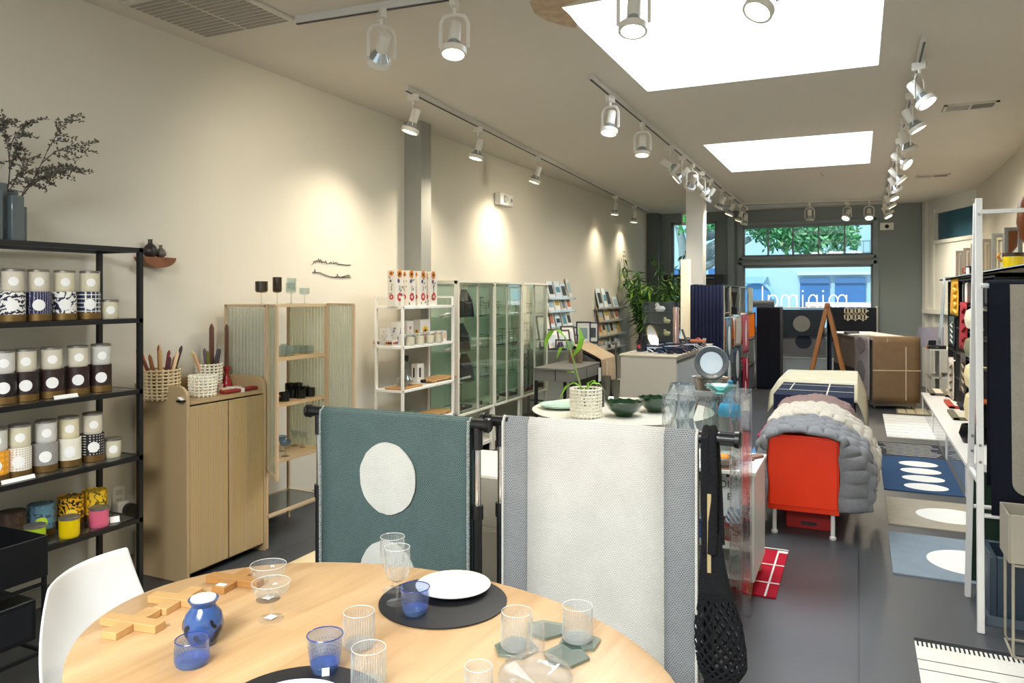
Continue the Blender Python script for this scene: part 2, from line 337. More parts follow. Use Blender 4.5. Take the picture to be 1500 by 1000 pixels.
rl.box((fx(1236), -.31, zz), (fx(1236) + 5, -.26, zz + .05)); obj('balcony_railing', rl, mat('railing_grey', '8aa0a4', .6), bl)
for x0, x1 in ((985, 1010), (1038, 1050)): obj('upper_window', MB().box((fx(x0), -.05, fz(401)), (fx(x1), 0, fz(391))), MFD, bl)
# street tree
tr = thing('street_tree', 'leafy street tree with forked pale branches outside the back windows', 'tree', (-4.0, 20.0, -.12))
YT = 20.0
def tp(px, py): 
    q = P(px, py, y=YT); return (q.x + 4.0, 0, q.z + .12)
mb = MB()
b0 = tp(1004, 398); fork = b0
mb.tube([(b0[0], 0, 0), b0], [.22, .16], 10)
for pts in ([(1004, 398), (1000, 360), (992, 335), (985, 300)], [(1004, 398), (1012, 370), (1018, 340), (1022, 310)], [(1008, 395), (1030, 380), (1042, 362), (1056, 352), (1090, 335)], [(1012, 392), (1036, 375), (1050, 364), (1062, 345)], [(1022, 392), (1040, 386), (1056, 374), (1100, 350)], [(1020, 350), (1040, 345), (1060, 338), (1100, 310)]):
    q = [Vector(tp(*p)) + Vector((0, R.uniform(-.3, .3), 0)) for p in pts]; mb.tube(q, [.14 - .02 * k for k in range(len(q))], 8)
obj('trunk', mb, mat('pale_bark', '8d9694', .9, var=.2, bump=.5), tr)
mb = MB()
for cx, cy, r, n in ((1120, 338, 22, 260), (1145, 345, 28, 420), (1175, 350, 30, 520), (1205, 348, 30, 520), (1232, 342, 26, 320), (1190, 320, 40, 500), (1100, 328, 14, 120), (1150, 315, 40, 400), (1245, 355, 14, 80), (1040, 330, 14, 120), (1052, 322, 12, 90), (1003, 338, 6, 30), (1100, 300, 40, 260)):
    for _ in range(n):
        a, e_, q = R.uniform(0, 2 * PI), R.uniform(-1, 1), R.random() ** .5
        ctr = Vector(tp(cx + r * q * math.cos(a) * 1.1, cy + r * q * e_ * .9)) + Vector((0, R.uniform(-.8, .8), 0))
        s_ = R.uniform(.05, .11); d1 = Vector((R.uniform(-1, 1), R.uniform(-1, 1), R.uniform(-1, 1))).normalized() * s_; d2 = d1.orthogonal().normalized() * s_ * .45
        mb.quad(ctr - d1, ctr + d2, ctr + d1, ctr - d2, R.randrange(3))
obj('foliage', mb, [mat('leaf_bright', '4f9a55', .6, var=.3), mat('leaf_mid', '2f7a48', .6, var=.3), mat('leaf_pale', '8cc38a', .6, var=.2)], tr, flat=True)
# a parked car glimpsed low through the door glass
cr = thing('car', 'pale blue car parked in the street beyond the door glass', 'car', (P(985, 470, y=18).x, 18, -.12))
mb = MB().prism([(-2, .3), (2, .3), (2.05, .7), (1.5, .85), (.9, 1.35), (-.9, 1.4), (-1.6, .9), (-2.05, .8)], 'y', -.8, .8)
obj('body', mb, mat('car_paint_pale_blue', 'b9d4ea', .2, coat=.5), cr, bevel=.08)
obj('side_window', MB().prism([(1.3, .88), (.8, 1.28), (-.8, 1.32), (-1.35, .9)], 'y', -.82, -.78), mat('car_window_dark', '26384a', .1), cr)
for k in (-1.25, 1.25): obj('wheel', MB().lathe([(.0, -.1), (.28, -.1), (.33, -.05), (.33, .1), (0, .1)], (k, -.75, .33), 20, rot=(PI / 2, 0, 0)), BLACKP, cr)
# shop name cut from white vinyl on the window, reads from the street
SH = .013
def stroke(mb, pts):
    mb.tube(pts, SH, 6)
xs0, xs1 = P(1240, 440, y=15.07).x, P(1117, 440, y=15.07).x; zb = P(1180, 450, y=15.07).z
mb = MB(); xh = .235; asc = .4
def gx(u): return xs0 + (xs1 - xs0) * u                 # u runs in reading order (from the street), so it is mirrored indoors
def arcx(u0, u1, top):
    r = (u1 - u0) / 2; return [(gx((u0 + u1) / 2 - r * math.cos(PI * i / 10)), 15.06, zb + top - .11 + .11 * math.sin(PI * i / 10)) for i in range(11)]
def mstem(u, h): stroke(mb, [(gx(u), 15.06, zb), (gx(u), 15.06, zb + h)])
def mm(u, w):
    mstem(u, xh)
    for k in (0, 1): stroke(mb, arcx(u + w * k / 2, u + w * (k + 1) / 2, xh) + [(gx(u + w * (k + 1) / 2), 15.06, zb)])
mm(.0, .2); mstem(.27, xh); mstem(.34, xh); stroke(mb, arcx(.34, .44, xh) + [(gx(.44), 15.06, zb)]); mstem(.51, xh); mm(.58, .19)
for u in (.27, .51): mb.ball((gx(u), 15.06, zb + xh + .07), .018, 8)
stroke(mb, [(gx(.87 + .055 * math.cos(2 * PI * i / 24)), 15.06, zb + xh / 2 + xh / 2 * math.sin(2 * PI * i / 24)) for i in range(25)]); mstem(.925, xh); mstem(1.0, asc)
mb.box((P(1180, 444, y=15.06).x, 15.05, P(1180, 449, y=15.06).z), (P(1277, 444, y=15.06).x, 15.06, P(1180, 444, y=15.06).z + .02))
o = obj('window_lettering', mb, emis('white_vinyl_glow', 'f6fbff', .9)); tag(o, 'white mirrored shop name lettering on the large back window', 'lettering')  # vinyl letters are made to glow, though they are no lamp
# ================================================================ ceiling fixtures
MTRK = mat('track_white', 'd6d4ce', .4, var=.02); MFX = mat('fixture_white', 'e2ded4', .35, var=.02); MGL = emis('lamp_face_glow', 'fff0d0', 9.0)
MREFL = mat('ribbed_reflector', 'b7c0c6', .2, .8, var=.2, scale=40)
def track(a, b, label):
    o = obj('ceiling_track', MB().bar((a[0], a[1], CZ - .02), (b[0], b[1], CZ - .02), .035, .04).bar((a[0], a[1], CZ - .043), (b[0], b[1], CZ - .043), .012, .006, 1), [MTRK, mat('track_slot', '4a4a48', .6)])
    return tag(o, label, 'track', 'ceiling light tracks')
t1y = 3.5
track((-2.95, 3.42), (.35, 3.62), 'white ceiling track crossing the room in front of the near skylight')
T2 = (P(595, 125, z=CZ), P(950, 308, z=CZ)); track(T2[0], T2[1], 'white ceiling track running along the left wall')
T3 = (P(865, 108, z=CZ), P(1092, 302, z=CZ)); track(T3[0], T3[1], 'white ceiling track running left of the skylights to the column')
T4 = (Vector((.37, 5.3, CZ)), Vector((.41, 14.2, CZ))); track(T4[0], T4[1], 'white ceiling track running along the right side of the skylights')
T5 = (P(1050, 298, z=CZ), P(1305, 290, z=CZ)); track(T5[0], T5[1], 'white ceiling track crossing in front of the back windows')
def make_spot():
    r = thing('track_spotlight', '', 'spotlight')
    obj('adapter', MB().box((-.016, -.045, -.05), (.016, .045, -.0)).lathe([(.012, -.085), (.012, -.05)], n=10), MFX, r)
    return r
def yoke_mb():
    mb = MB(); w = .075
    pts = [(-w, 0, -.26), (-w, 0, -.13), (-w * .75, 0, -.095), (-w * .3, 0, -.085), (w * .3, 0, -.085), (w * .75, 0, -.095), (w, 0, -.13), (w, 0, -.26)]
    for a, b in zip(pts, pts[1:]): mb.bar(a, b, .018, .006, up=(0, 1, 0))
    return mb
def head(parent, tx):
    h = obj('lamp_head', MB().lathe([(0, .1), (.03, .1), (.034, .09), (.034, .0), (.03, -.01), (0, -.01)], n=18), MFX, parent)
    h.location = (0, 0, -.215); h.rotation_euler = (tx, 0, 0)
    obj('reflector', MB().lathe([(.028, -.008), (.036, -.02), (.062, -.062), (.0, -.062)], n=24), MREFL, h)
    obj('rim', MB().lathe([(.06, -.055), (.07, -.058), (.07, -.09), (.058, -.09), (.058, -.07)], n=24), MFX, h)
    obj('lamp_face', MB().lathe([(.0, -.08), (.058, -.08)], n=20), MGL, h)
    return h
_pt = {}
def spot(loc, rz, tx, label, power=26, size=118, col=(1, .87, .67)):
    key = round(tx, 2)
    if key not in _pt:
        r = make_spot(); obj('yoke', yoke_mb(), MFX, r); head(r, tx); _pt[key] = r; r.location = loc; r.rotation_euler.z = rz; r['label'] = label; r['group'] = 'white track spotlights'
    else: r = dup(_pt[key], loc, rz, label, 'white track spotlights')
    d = Euler((0, 0, rz)).to_matrix() @ (Euler((tx, 0, 0)).to_matrix() @ Vector((0, 0, -1)))
    if power:
        l = bpy.data.lights.new('spot_beam', 'SPOT'); l.energy = power * 2.0; l.color = col; l.spot_size = rad(size); l.spot_blend = 1.0; l.shadow_soft_size = .05
        lo = bpy.data.objects.new('spot_beam', l); COL.objects.link(lo)
        lo.location = Vector(loc) + Vector((0, 0, -.215)) + d * .1; lo.rotation_euler = d.to_track_quat('-Z', 'Y').to_euler()
    return r
ZT = CZ - .04
def aim(tx_deg, az_deg): return rad(az_deg), rad(tx_deg)
# rz turns the local +y tilt: tilt about local x by tx sends the beam toward local -y*sin... beam = (0, sin tx, -cos tx)
for i, (px, tx, az) in enumerate(((566, 55, 50), (668, 14, 195), (925, 14, 185), (1118, 32, 140))):
    q = P(px, 15, y=3.5); x = q.x
    spot((x, 3.42 + (x + 2.95) / 3.3 * .2, ZT), rad(az), rad(tx), 'white gimbal spotlight, %s from the left on the track nearest the camera' % ORD[i], 17)
for i, (px, tx, az) in enumerate(((605, 17, 120), (700, 14, 120), (786, 20, 110), (901, 6, 100), (929, 6, 100))):
    yy = T2[0].y + (T2[1].y - T2[0].y) * ((lambda d_: d_)(0)); 
    # where the track passes under this picture column
    f = lambda s_: (lambda q: 750 + F * (q.x * CS + q.y * SN) / (-q.x * SN + q.y * CS))(T2[0].lerp(T2[1], s_))
    lo, hi = 0., 1.
    for _ in range(30):
        m_ = (lo + hi) / 2
        if f(m_) < px: lo = m_
        else: hi = m_
    q = T2[0].lerp(T2[1], lo); spot((q.x, q.y, ZT), rad(az), rad(tx), 'white gimbal spotlight, %s from the camera on the left wall track' % ORD[i], 25 if i < 3 else 16)
def along(T, px):
    f = lambda s_: (lambda q: 750 + F * (q.x * CS + q.y * SN) / (-q.x * SN + q.y * CS))(T[0].lerp(T[1], s_))
    inc = f(1) > f(0); lo, hi = 0., 1.
    for _ in range(30):
        m_ = (lo + hi) / 2
        if (f(m_) < px) == inc: lo = m_
        else: hi = m_
    q = T[0].lerp(T[1], lo); return (q.x, q.y, ZT)
for i, (px, tx, az, pw) in enumerate(((894, 16, 165, 26), (941, 8, 180, 26), (981, 55, -70, 26), (999, 50, 100, 26), (1014, 55, 40, 0), (1027, 50, -40, 0), (1040, 35, 90, 26), (1057, 30, 80, 24), (1071, 25, 100, 0), (1084, 20, 90, 24), (1091, 20, 60, 0))):
    spot(along(T3, px), rad(az), rad(tx), 'white gimbal spotlight, %s from the camera on the track that passes the column' % ORD[i], pw)
ys = [5.75, 6.6, 7.5, 8.5, 9.6, 10.4, 11.3, 12.3, 13.3, 13.9]
for i, yv in enumerate(ys):
    s_ = (yv - 5.3) / 8.9; tx = (35, 30, 25, 50, 40, 30, 28, 30, 30, 30)[i]
    spot((.37 + .04 * s_, yv, ZT), rad(-90 + (i % 3 - 1) * 25), rad(tx), 'white gimbal spotlight, %s from the camera on the right hand track' % ORD[i], 24 if i % 2 == 0 or i > 6 else 0)
for i, px in enumerate((1186, 1241, 1273)):
    spot(along(T5, px), rad((0, 150, 180)[i]), rad((8, 35, 30)[i]), 'white gimbal spotlight, %s from the left on the track before the back windows' % ORD[i], 34)
# ceiling vents
MV = mat('vent_white', 'd2ccc0', .5, var=.02); MVD = mat('vent_dark', '3d3c3a', .8)
def vent(c, sx, sy, n, label, dark=True):
    r = thing('ceiling_vent', label, 'vent', (c[0], c[1], CZ), 0, 'ceiling vents')
    e = .025
    obj('frame', MB().box((-sx, -sy, -.012), (-sx + e, sy, 0)).box((sx - e, -sy, -.012), (sx, sy, 0)).box((-sx, -sy, -.012), (sx, -sy + e, 0)).box((-sx, sy - e, -.012), (sx, sy, 0)).box((-.01, -sy - .001, -.012), (.01, sy + .001, 0)), MV, r)
    obj('backing', MB().box((-sx + e, -sy + e, -.003), (sx - e, sy - e, -.001)), MVD if dark else MV, r)
    mb = MB()
    for k in range(n):
        xx = -sx + e + (2 * sx - 2 * e) * (k + .5) / n; mb.obox((xx, 0, -.006), (.004, 2 * sy - 2 * e, .012), (0, rad(35) * (1 if xx > 0 else -1), 0))
    obj('slats', mb, MV, r); return r
vent(P(1421, 155, z=CZ), .2, .12, 26, 'white slatted ceiling vent right of the right hand track, nearer the camera')
vent(P(1366, 257, z=CZ), .2, .12, 26, 'white slatted ceiling vent near the slanted entry wall, farther back')
g = thing('return_air_grille', 'wide perforated white air grille on the ceiling at the top left', 'vent', (P(310, 17, z=CZ).x, P(310, 17, z=CZ).y, CZ))
obj('frame', MB().box((-.36, -.32, -.015), (.36, .32, 0)), MV, g, bevel=.004)
mb = MB()
for k in range(2):
    for j in range(14):
        mb.box((-.32 + k * .33, -.28 + j * .04, -.018), (-.01 + k * .33, -.255 + j * .04, -.014))
obj('slots', mb, mat('grille_grey', '9a958c', .8), g)
# emergency light on the left wall
q = P(733, 293, x=XL); e = thing('emergency_light', 'small white emergency light box high on the left wall', 'emergency light', (XL, q.y, q.z))
obj('housing', MB().box((0, -.17, -.07), (.09, .17, .07)), WHITE, e, bevel=.012)
obj('lens', MB().lathe([(.0, .03), (.035, .025), (.045, 0)], (.09, -.06, 0), 16, rot=(0, PI / 2, 0)), mat('lens_grey', 'b9b9b4', .2), e)
obj('switch_plate', MB().box((.09, .1, -.02), (.095, .14, .02)), mat('plate_grey', '9d9d98', .5), e)
# EXIT sign hung near the back
q0 = P(999, 330, y=13.6); sg = thing('exit_sign', 'green EXIT sign hanging from the ceiling, half hidden by the column', 'sign', (q0.x + .19, 13.6, q0.z + .11))
obj('panel', MB().box((-.19, -.02, -.11), (.19, .02, .11)), mat('sign_beige', 'cfc8b4', .5), sg, bevel=.006)
textmesh('exit_letters', 'EXIT', .17, emis('exit_green', '12b45e', 1.0), sg, (0, -.022, 0))
obj('hanger', MB().box((-.1, -.012, .11), (.1, .012, CZ - (q0.z + .11))), MFX, sg)
# camera on back wall
q = P(1299, 331, y=YB); s = thing('security_camera', 'small white box with a black dome camera on the grey back wall', 'camera', (q.x, YB, q.z))
obj('plate', MB().box((-.11, -.03, -.07), (.11, 0, .06)), WHITE, s, bevel=.006); obj('lens', MB().ball((0, -.05, -.01), .035, 14), BLACKP, s)
tag(obj('ceiling_hook', MB().tube([(0, 0, 0), (0, 0, -.03), (.02, 0, -.05), (.03, 0, -.03)], .004), STEEL, loc=(P(1203, 252, z=CZ).x, P(1203, 252, z=CZ).y, CZ)), 'tiny metal hook in the ceiling beyond the far skylight', 'hook')

# ---------------------------------------------------------------- sun, sky, fill
w = bpy.data.worlds.new('world'); scn.world = w; w.use_nodes = True; nt = w.node_tree; nt.nodes.clear()
bg = nt.nodes.new('ShaderNodeBackground'); ou = nt.nodes.new('ShaderNodeOutputWorld'); sk = nt.nodes.new('ShaderNodeTexSky')
sk.sky_type = 'PREETHAM' if False else 'HOSEK_WILKIE'; sk.sun_direction = Vector((-.3, -.6, .75)).normalized(); sk.turbidity = 4
mixn = nt.nodes.new('ShaderNodeMix'); mixn.data_type = 'RGBA'; mixn.inputs[0].default_value = .6; mixn.inputs[7].default_value = (.86, .95, 1, 1)
nt.links.new(sk.outputs[0], mixn.inputs[6]); nt.links.new(mixn.outputs[2], bg.inputs[0]); bg.inputs[1].default_value = 1.35; nt.links.new(bg.outputs[0], ou.inputs[0])
sl = bpy.data.lights.new('sun', 'SUN'); sl.energy = 2.0; sl.angle = .02; so = bpy.data.objects.new('sun', sl); COL.objects.link(so)
so.rotation_euler = Vector((.25, .6, -.8)).to_track_quat('-Z', 'Y').to_euler()
# unseen fill lamp added behind the camera to brighten surfaces that face it
for yy in (-1.5,):
    al = bpy.data.lights.new('rear_fill', 'AREA'); al.energy = 250; al.size = 1.8; al.color = (.95, .98, 1); ao = bpy.data.objects.new('rear_fill', al); COL.objects.link(ao); ao.location = (-.8, yy, CZ - .02)
scn.view_settings.view_transform = 'Standard'; scn.view_settings.look = 'None'; scn.view_settings.exposure = .7
scn.cycles.max_bounces = 12; scn.cycles.transparent_max_bounces = 32; scn.cycles.diffuse_bounces = 4; scn.cycles.glossy_bounces = 4; scn.cycles.transmission_bounces = 10
scn.cycles.caustics_reflective = False; scn.cycles.caustics_refractive = False; scn.cycles.sample_clamp_indirect = 4
# ================================================================ left wall: black candle shelf
def pn(name, hexc, **k): return mat(name, hexc, **k)
XF, XK = -3.45, -3.79; SY0, SY1 = .95, 2.8
SHZ = [1.49, 1.115, .765, .435]
r = thing('metal_shelf', 'tall black metal shelf unit with glass shelves of candles at far left', 'shelf', (XF, SY1, 0))
def rl(*p): return [Vector(q) - Vector((XF, SY1, 0)) for q in p]
W_ = .024
for x in (XF - W_ / 2, XK + W_ / 2):
    for y in (SY0, SY1 - W_ / 2):
        obj('post', MB().bar(*rl((x, y, 0), (x, y, 1.86)), W_), BLACK, r)
def frame_at(z, name):
    mb = MB()
    for x in (XF - W_ / 2, XK + W_ / 2): mb.bar(*rl((x, SY0, z), (x, SY1, z)), W_, W_)
    for y in (SY0, SY1 - W_ / 2): mb.bar(*rl((XF, y, z), (XK, y, z)), W_, W_)
    return obj(name, mb, BLACK, r)
frame_at(1.85, 'top_frame')
for z in SHZ:
    f = frame_at(z - .012, 'shelf_frame'); a, b_ = rl((XF - .02, SY0 + .02, z - .006), (XK + .02, SY1 - .02, z))
    obj('glass_shelf', MB().box(a, b_), glass('smoked_shelf_glass', '9aa19c', .8, body=.15), f)
tp_ = rl((XF - .01, SY0, 1.852), (XK + .01, SY1 - .6, 1.862)); obj('top_panel', MB().box(*tp_), BLACK, r)

# candles
TIN = {}
def tin_mat(kind):
    if kind in TIN: return TIN[kind]
    t = NT('tin_wrap_' + kind); b = t.n('ShaderNodeBsdfPrincipled'); b.inputs['Roughness'].default_value = .45; tc = t.n('ShaderNodeTexCoord')
    def two(fac, a, c, th=.5):
        m = t.n('ShaderNodeMath', operation='GREATER_THAN'); m.inputs[1].default_value = th; t.l(fac, m.inputs[0]); return mix(t, m.outputs[0], lin(a), lin(c))
    def wavep(scale, dist, rot=(0, 0, 0), dirn='X'):
        mp = t.n('ShaderNodeMapping'); mp.inputs['Rotation'].default_value = rot; t.l(tc.outputs['Object'], mp.inputs[0])
        wv = t.n('ShaderNodeTexWave'); wv.bands_direction = dirn; wv.inputs['Scale'].default_value = scale; wv.inputs['Distortion'].default_value = dist; wv.inputs['Detail Scale'].default_value = 3; t.l(mp.outputs[0], wv.inputs['Vector']); return wv.outputs['Fac']
    def brick(sc, a, c, mort=.1, w=1, h=1):
        mp = t.n('ShaderNodeMapping'); mp.inputs['Rotation'].default_value = (PI / 2, 0, PI / 2); t.l(tc.outputs['Object'], mp.inputs[0])
        br = t.n('ShaderNodeTexBrick'); br.offset = 0; br.inputs['Scale'].default_value = sc; br.inputs['Mortar Size'].default_value = mort; br.inputs['Brick Width'].default_value = w; br.inputs['Row Height'].default_value = h
        br.inputs['Color1'].default_value = br.inputs['Color2'].default_value = lin(a); br.inputs['Mortar'].default_value = lin(c)
        sx = t.n('ShaderNodeSeparateXYZ'); t.l(tc.outputs['Object'], sx.inputs[0]); cb = t.n('ShaderNodeCombineXYZ'); t.l(sx.outputs['Y'], cb.inputs['X']); t.l(sx.outputs['Z'], cb.inputs['Y']); t.l(cb.outputs[0], br.inputs['Vector']); return br.outputs['Color']
    def dots(sc, a, c, th=.3):
        sx = t.n('ShaderNodeSeparateXYZ'); t.l(tc.outputs['Object'], sx.inputs[0]); cb = t.n('ShaderNodeCombineXYZ'); t.l(sx.outputs['Y'], cb.inputs['X']); t.l(sx.outputs['Z'], cb.inputs['Y'])
        v = t.n('ShaderNodeTexVoronoi'); v.inputs['Scale'].default_value = sc; v.inputs['Randomness'].default_value = 0; t.l(cb.outputs[0], v.inputs['Vector']); return two(v.outputs['Distance'], a, c, th)
    c = {'zebra': lambda: two(wavep(16, 7, (0, .5, 0), 'Z'), '14163a', 'f1efe6', .45), 'navylines': lambda: two(wavep(30, 3, (0, 0, 0), 'Y'), 'b9b6cf', '1c1d45', .08), 'branches': lambda: two(wavep(9, 12, (.6, .3, 0), 'Y'), '1c1d40', 'f2f0e8', .3), 'grid': lambda: brick(48, '1a2550', 'e8e6da', .12, 1, 1),
         'blackplain': lambda: two(wavep(8, 0, dirn='Z'), '191213', '1d1718'), 'rings': lambda: two(wavep(22, 20, dirn='Z'), '3a211c', '1a1313', .25), 'brownspot': lambda: dots(70, '120d0d', '3a221d', .3), 'brownwave': lambda: two(wavep(20, 14, dirn='Y'), '3a221b', '261512', .5), 'brownplain': lambda: two(wavep(20, 2, dirn='Y'), '2c1713', '33201a', .5),
         'orange': lambda: dots(40, 'f6b23c', 'e89a1e', .35), 'beigenet': lambda: dots(90, 'b9a48c', 'f2ede0', .25), 'greymarble': lambda: two(wavep(30, 18, dirn='Z'), '8f8c88', '9f9c98', .5), 'creamstripe': lambda: two(wavep(75, 0, dirn='Y'), 'd8d2b4', 'f4f1e2', .25), 'blackdots': lambda: dots(75, 'e6e4dc', '17171b', .2),
         'brown': lambda: two(wavep(12, 4), '3b2a20', '4a3628'), 'bluebird': lambda: two(wavep(9, 10), '39414a', '5f8696', .12), 'citrus': lambda: two(wavep(14, 9, (.4, .8, 0)), '201a16', 'f0b21e', .4), 'yellowleaf': lambda: two(wavep(12, 8), '6b5a1c', 'f2c62c', .18)}[kind]()
    t.l(c, b.inputs['Base Color']); t.l(b.outputs[0], t.out.inputs[0]); TIN[kind] = t.mat; return t.mat
def label_disc(parent, r0, z, rr, m=None, az=None, name='label'):
    """round paper label bent onto a round wall"""
    az = az if az is not None else -PI / 2.6
    pts = []
    def fn(u, v):
        q = 2 * PI * u; a = rr * v
        dx, dz = a * math.cos(q), a * math.sin(q); an = az + dx / r0
        return (math.cos(an) * (r0 + .001), math.sin(an) * (r0 + .001), z + dz)
    return obj(name, MB().grid(fn, 20, 3), m or LABEL, parent)
def tin(loc, kind, label, r0=.056, h=.138, lab=True, az=-.5, group='candle tins on the black shelf', text=None):
    t_ = thing('candle_tin', label, 'candle tin', loc, 0, group)
    obj('wrap', MB().lathe([(r0, .034), (r0, h), (r0 - .003, h + .002), (r0 - .004, h - .004), (0, h - .004)], n=32), tin_mat(kind), t_)
    obj('base_band', MB().lathe([(r0 - .002, 0), (r0 + .0015, .002), (r0 + .0015, .034)], n=32), BRASS, t_)
    if lab: label_disc(t_, r0, h * .55, .027, None, az)
    return t_
def jar(loc, label, hexc='ece4c8', r0=.046, h=.098, lab=True, az=-.5, group='candle jars on the black shelf'):
    t_ = thing('candle_jar', label, 'candle', loc, 0, group)
    obj('glass_cup', MB().lathe([(r0 - .004, 0), (r0 - .001, .006), (r0, .02), (r0, h), (r0 - .004, h)], n=28), glass('candle_jar_glass_' + hexc, hexc, .8, body=.75), t_)
    obj('wax', MB().lathe([(0, .01), (r0 - .005, .012), (r0 - .005, h * .86), (0, h * .86)], n=24), mat('wax_' + hexc, hexc, .4, var=.05), t_)
    obj('lid', MB().lathe([(0, h + .01), (r0 - .002, h + .01), (r0 + .0015, h + .007), (r0 + .0015, h - .002), (r0 - .006, h - .003)], n=28), LIDM, t_)
    if lab: label_disc(t_, r0, h * .5, .021, None, az)
    return t_
def onshelf(px, x, z): q = P(px, 500, x=x); return (x, q.y, z)
ROWS = [(1.49, [(17, 'zebra', 'white and navy zebra striped'), (55.5, 'navylines', 'dark navy thin lined'), (93.5, 'branches', 'white navy branch patterned'), (129.5, 'grid', 'navy window check')], 160, 'top glass shelf'),
        (1.115, [(4, 'blackplain', 'plain near black'), (36.5, 'rings', 'black and brown ring patterned'), (75, 'brownspot', 'brown square dotted'), (112.5, 'brownwave', 'brown oval patterned'), (146, 'brownplain', 'plain dark brown')], None, 'second glass shelf'),
        (.765, [(-8, 'orange', 'orange and yellow'), (26, 'beigenet', 'cream netted'), (65, 'greymarble', 'grey speckled'), (100.5, 'creamstripe', 'cream pinstriped'), (135, 'blackdots', 'black white dotted')], 164, 'third glass shelf')]
for z, tins_, lone, where in ROWS:
    for px, kind, desc in tins_:
        l = onshelf(px, -3.575, z)
        tin(l, kind, '%s candle tin with brass base on the %s' % (desc, where))
        dx = R.uniform(-.006, .006)
        jar((l[0] + dx, l[1] + .004, z + .138), 'cream candle jar with pewter lid stacked on the %s tin' % desc, ('ece4c8', 'e9e0cc', 'e4e2da', 'f0e6c4')[hash(kind) % 4 if False else (len(kind) % 4)])
    if lone: jar(onshelf(lone, -3.56, z), 'single cream candle jar standing alone at the right end of the %s' % where, h=.09, r0=.044)
z = .435
for px, x, kind, desc, lab in ((17, -3.66, 'brown', 'dark brown', False), (60, -3.66, 'bluebird', 'blue bird printed', True), (103.5, -3.66, 'citrus', 'black and orange citrus printed', True), (138.5, -3.66, 'yellowleaf', 'yellow leaf printed', False)):
    t_ = tin(onshelf(px, x, z), kind, '%s candle tin at the back of the lowest glass shelf' % desc, lab=False, h=.15, r0=.06)
    if lab: label_disc(t_, .06, .07, .027, mat('lime_label' if kind == 'bluebird' else 'gold_label', 'b6cf2c' if kind == 'bluebird' else 'f2cf3a', .6), -.55)
    if kind == 'bluebird':
        tx = textmesh('label_letters', 'A S', .02, LABEL, t_, (0, 0, 0), (PI / 2, 0, PI / 2 - .55), .0005); tx.location = (math.cos(-.55) * .0625, math.sin(-.55) * .0625, .07)
for px, x, hx, desc in ((51, -3.52, 'b4d22e', 'lime green'), (101.5, -3.5, 'f2d312', 'bright yellow'), (145, -3.52, 'ee7391', 'pink')):
    jar(onshelf(px, x, z), '%s candle jar with pewter lid at the front of the lowest glass shelf' % desc, hx, h=.09, lab=False)
# price cards
def card(loc, label, w=.05, h=.03, lean=-.5, rz=PI / 2 - .5, m=None, cat='price card', group=None):
    o = obj('price_card', MB().obox((0, 0, h / 2), (w, .002, h), (lean, 0, 0)), m or LABEL, loc=loc, rz=rz); return tag(o, label, cat, group)
def strip(y0, y1, z, label): return tag(obj('price_strip', MB().obox((0, 0, .009), (.0015, y1 - y0, .018), (0, -.5, 0)).box((-.003, -(y1 - y0) / 2, 0), (.006, (y1 - y0) / 2, .001)), LABEL, loc=(XF - .035, (y0 + y1) / 2, z)), label, 'price card')
card((onshelf(168, -3.5, .435)), 'small blank white price card at the right end of the lowest glass shelf', .045, .032)
strip(P(80, 580, x=-3.48).y, P(115, 572, x=-3.48).y, 1.115, 'white price strip along the front edge of the second glass shelf')
strip(P(3, 700, x=-3.48).y, P(52, 690, x=-3.48).y, .765, 'white price strip along the front edge of the third glass shelf')
# vase with branches on the top
vx, vy = -3.62, P(12, 340, x=-3.62).y - .03; vz = 1.862
v = thing('glass_vase', 'faceted grey glass vase on top of the black candle shelf', 'vase', (vx, vy, vz))
VG = glass('grey_vase_glass', '8e9aa0', 1.0, body=.35)
for dx, dy, w, h in ((0, -.03, .075, .27), (.045, .03, .06, .215), (-.03, .05, .06, .25), (.02, .075, .04, .17), (.05, -.06, .05, .24)):
    obj('column', MB().box((dx - w / 2, dy - w / 2, 0), (dx + w / 2, dy + w / 2, h)), [VG], v, bevel=.006)
bq = thing('dried_branch', 'dry branching twigs with small dark leaves in the grey vase', 'branch', (vx, vy, vz + .1))
mb = MB(); lf = MB()
def twig(p, d, ln, r0, depth):
    pts = [Vector(p)]; d = Vector(d).normalized()
    for i in range(6):
        d = (d + Vector((R.uniform(-.14, .14), R.uniform(-.14, .14), R.uniform(-.1, .06) - .09 * (depth < 2)))).normalized(); pts.append(pts[-1] + d * ln / 6)
    mb.tube(pts, [r0 * (1 - .12 * i) for i in range(7)], 5)
    for i, q in enumerate(pts[1:]):
        if depth < 2:
            for _ in range(4):
                a = Vector((R.uniform(-1, 1), R.uniform(-1, 1), R.uniform(-.6, 1))).normalized() * R.uniform(.012, .024); b_ = a.orthogonal().normalized() * .005; c_ = q + a * .1
                lf.quad(c_, c_ + a * .5 + b_, c_ + a, c_ + a * .5 - b_)
        if depth > 0 and i > 0: twig(q, d + Vector((R.uniform(-.7, .7), R.uniform(-.2, 1.0), R.uniform(-.2, .6))), ln * .5, r0 * .55, depth - 1)
twig((0, 0, 0), (.05, .25, 1), .34, .005, 2); twig((0, .02, 0), (.1, .55, .9), .40, .005, 2); twig((0, -.03, 0), (0, -.4, 1), .34, .005, 2)
obj('stems', mb, mat('twig_brown', '4a4038', .8), bq); obj('leaves', lf, mat('dry_leaf', '5d5a50', .8, var=.3), bq, flat=True)
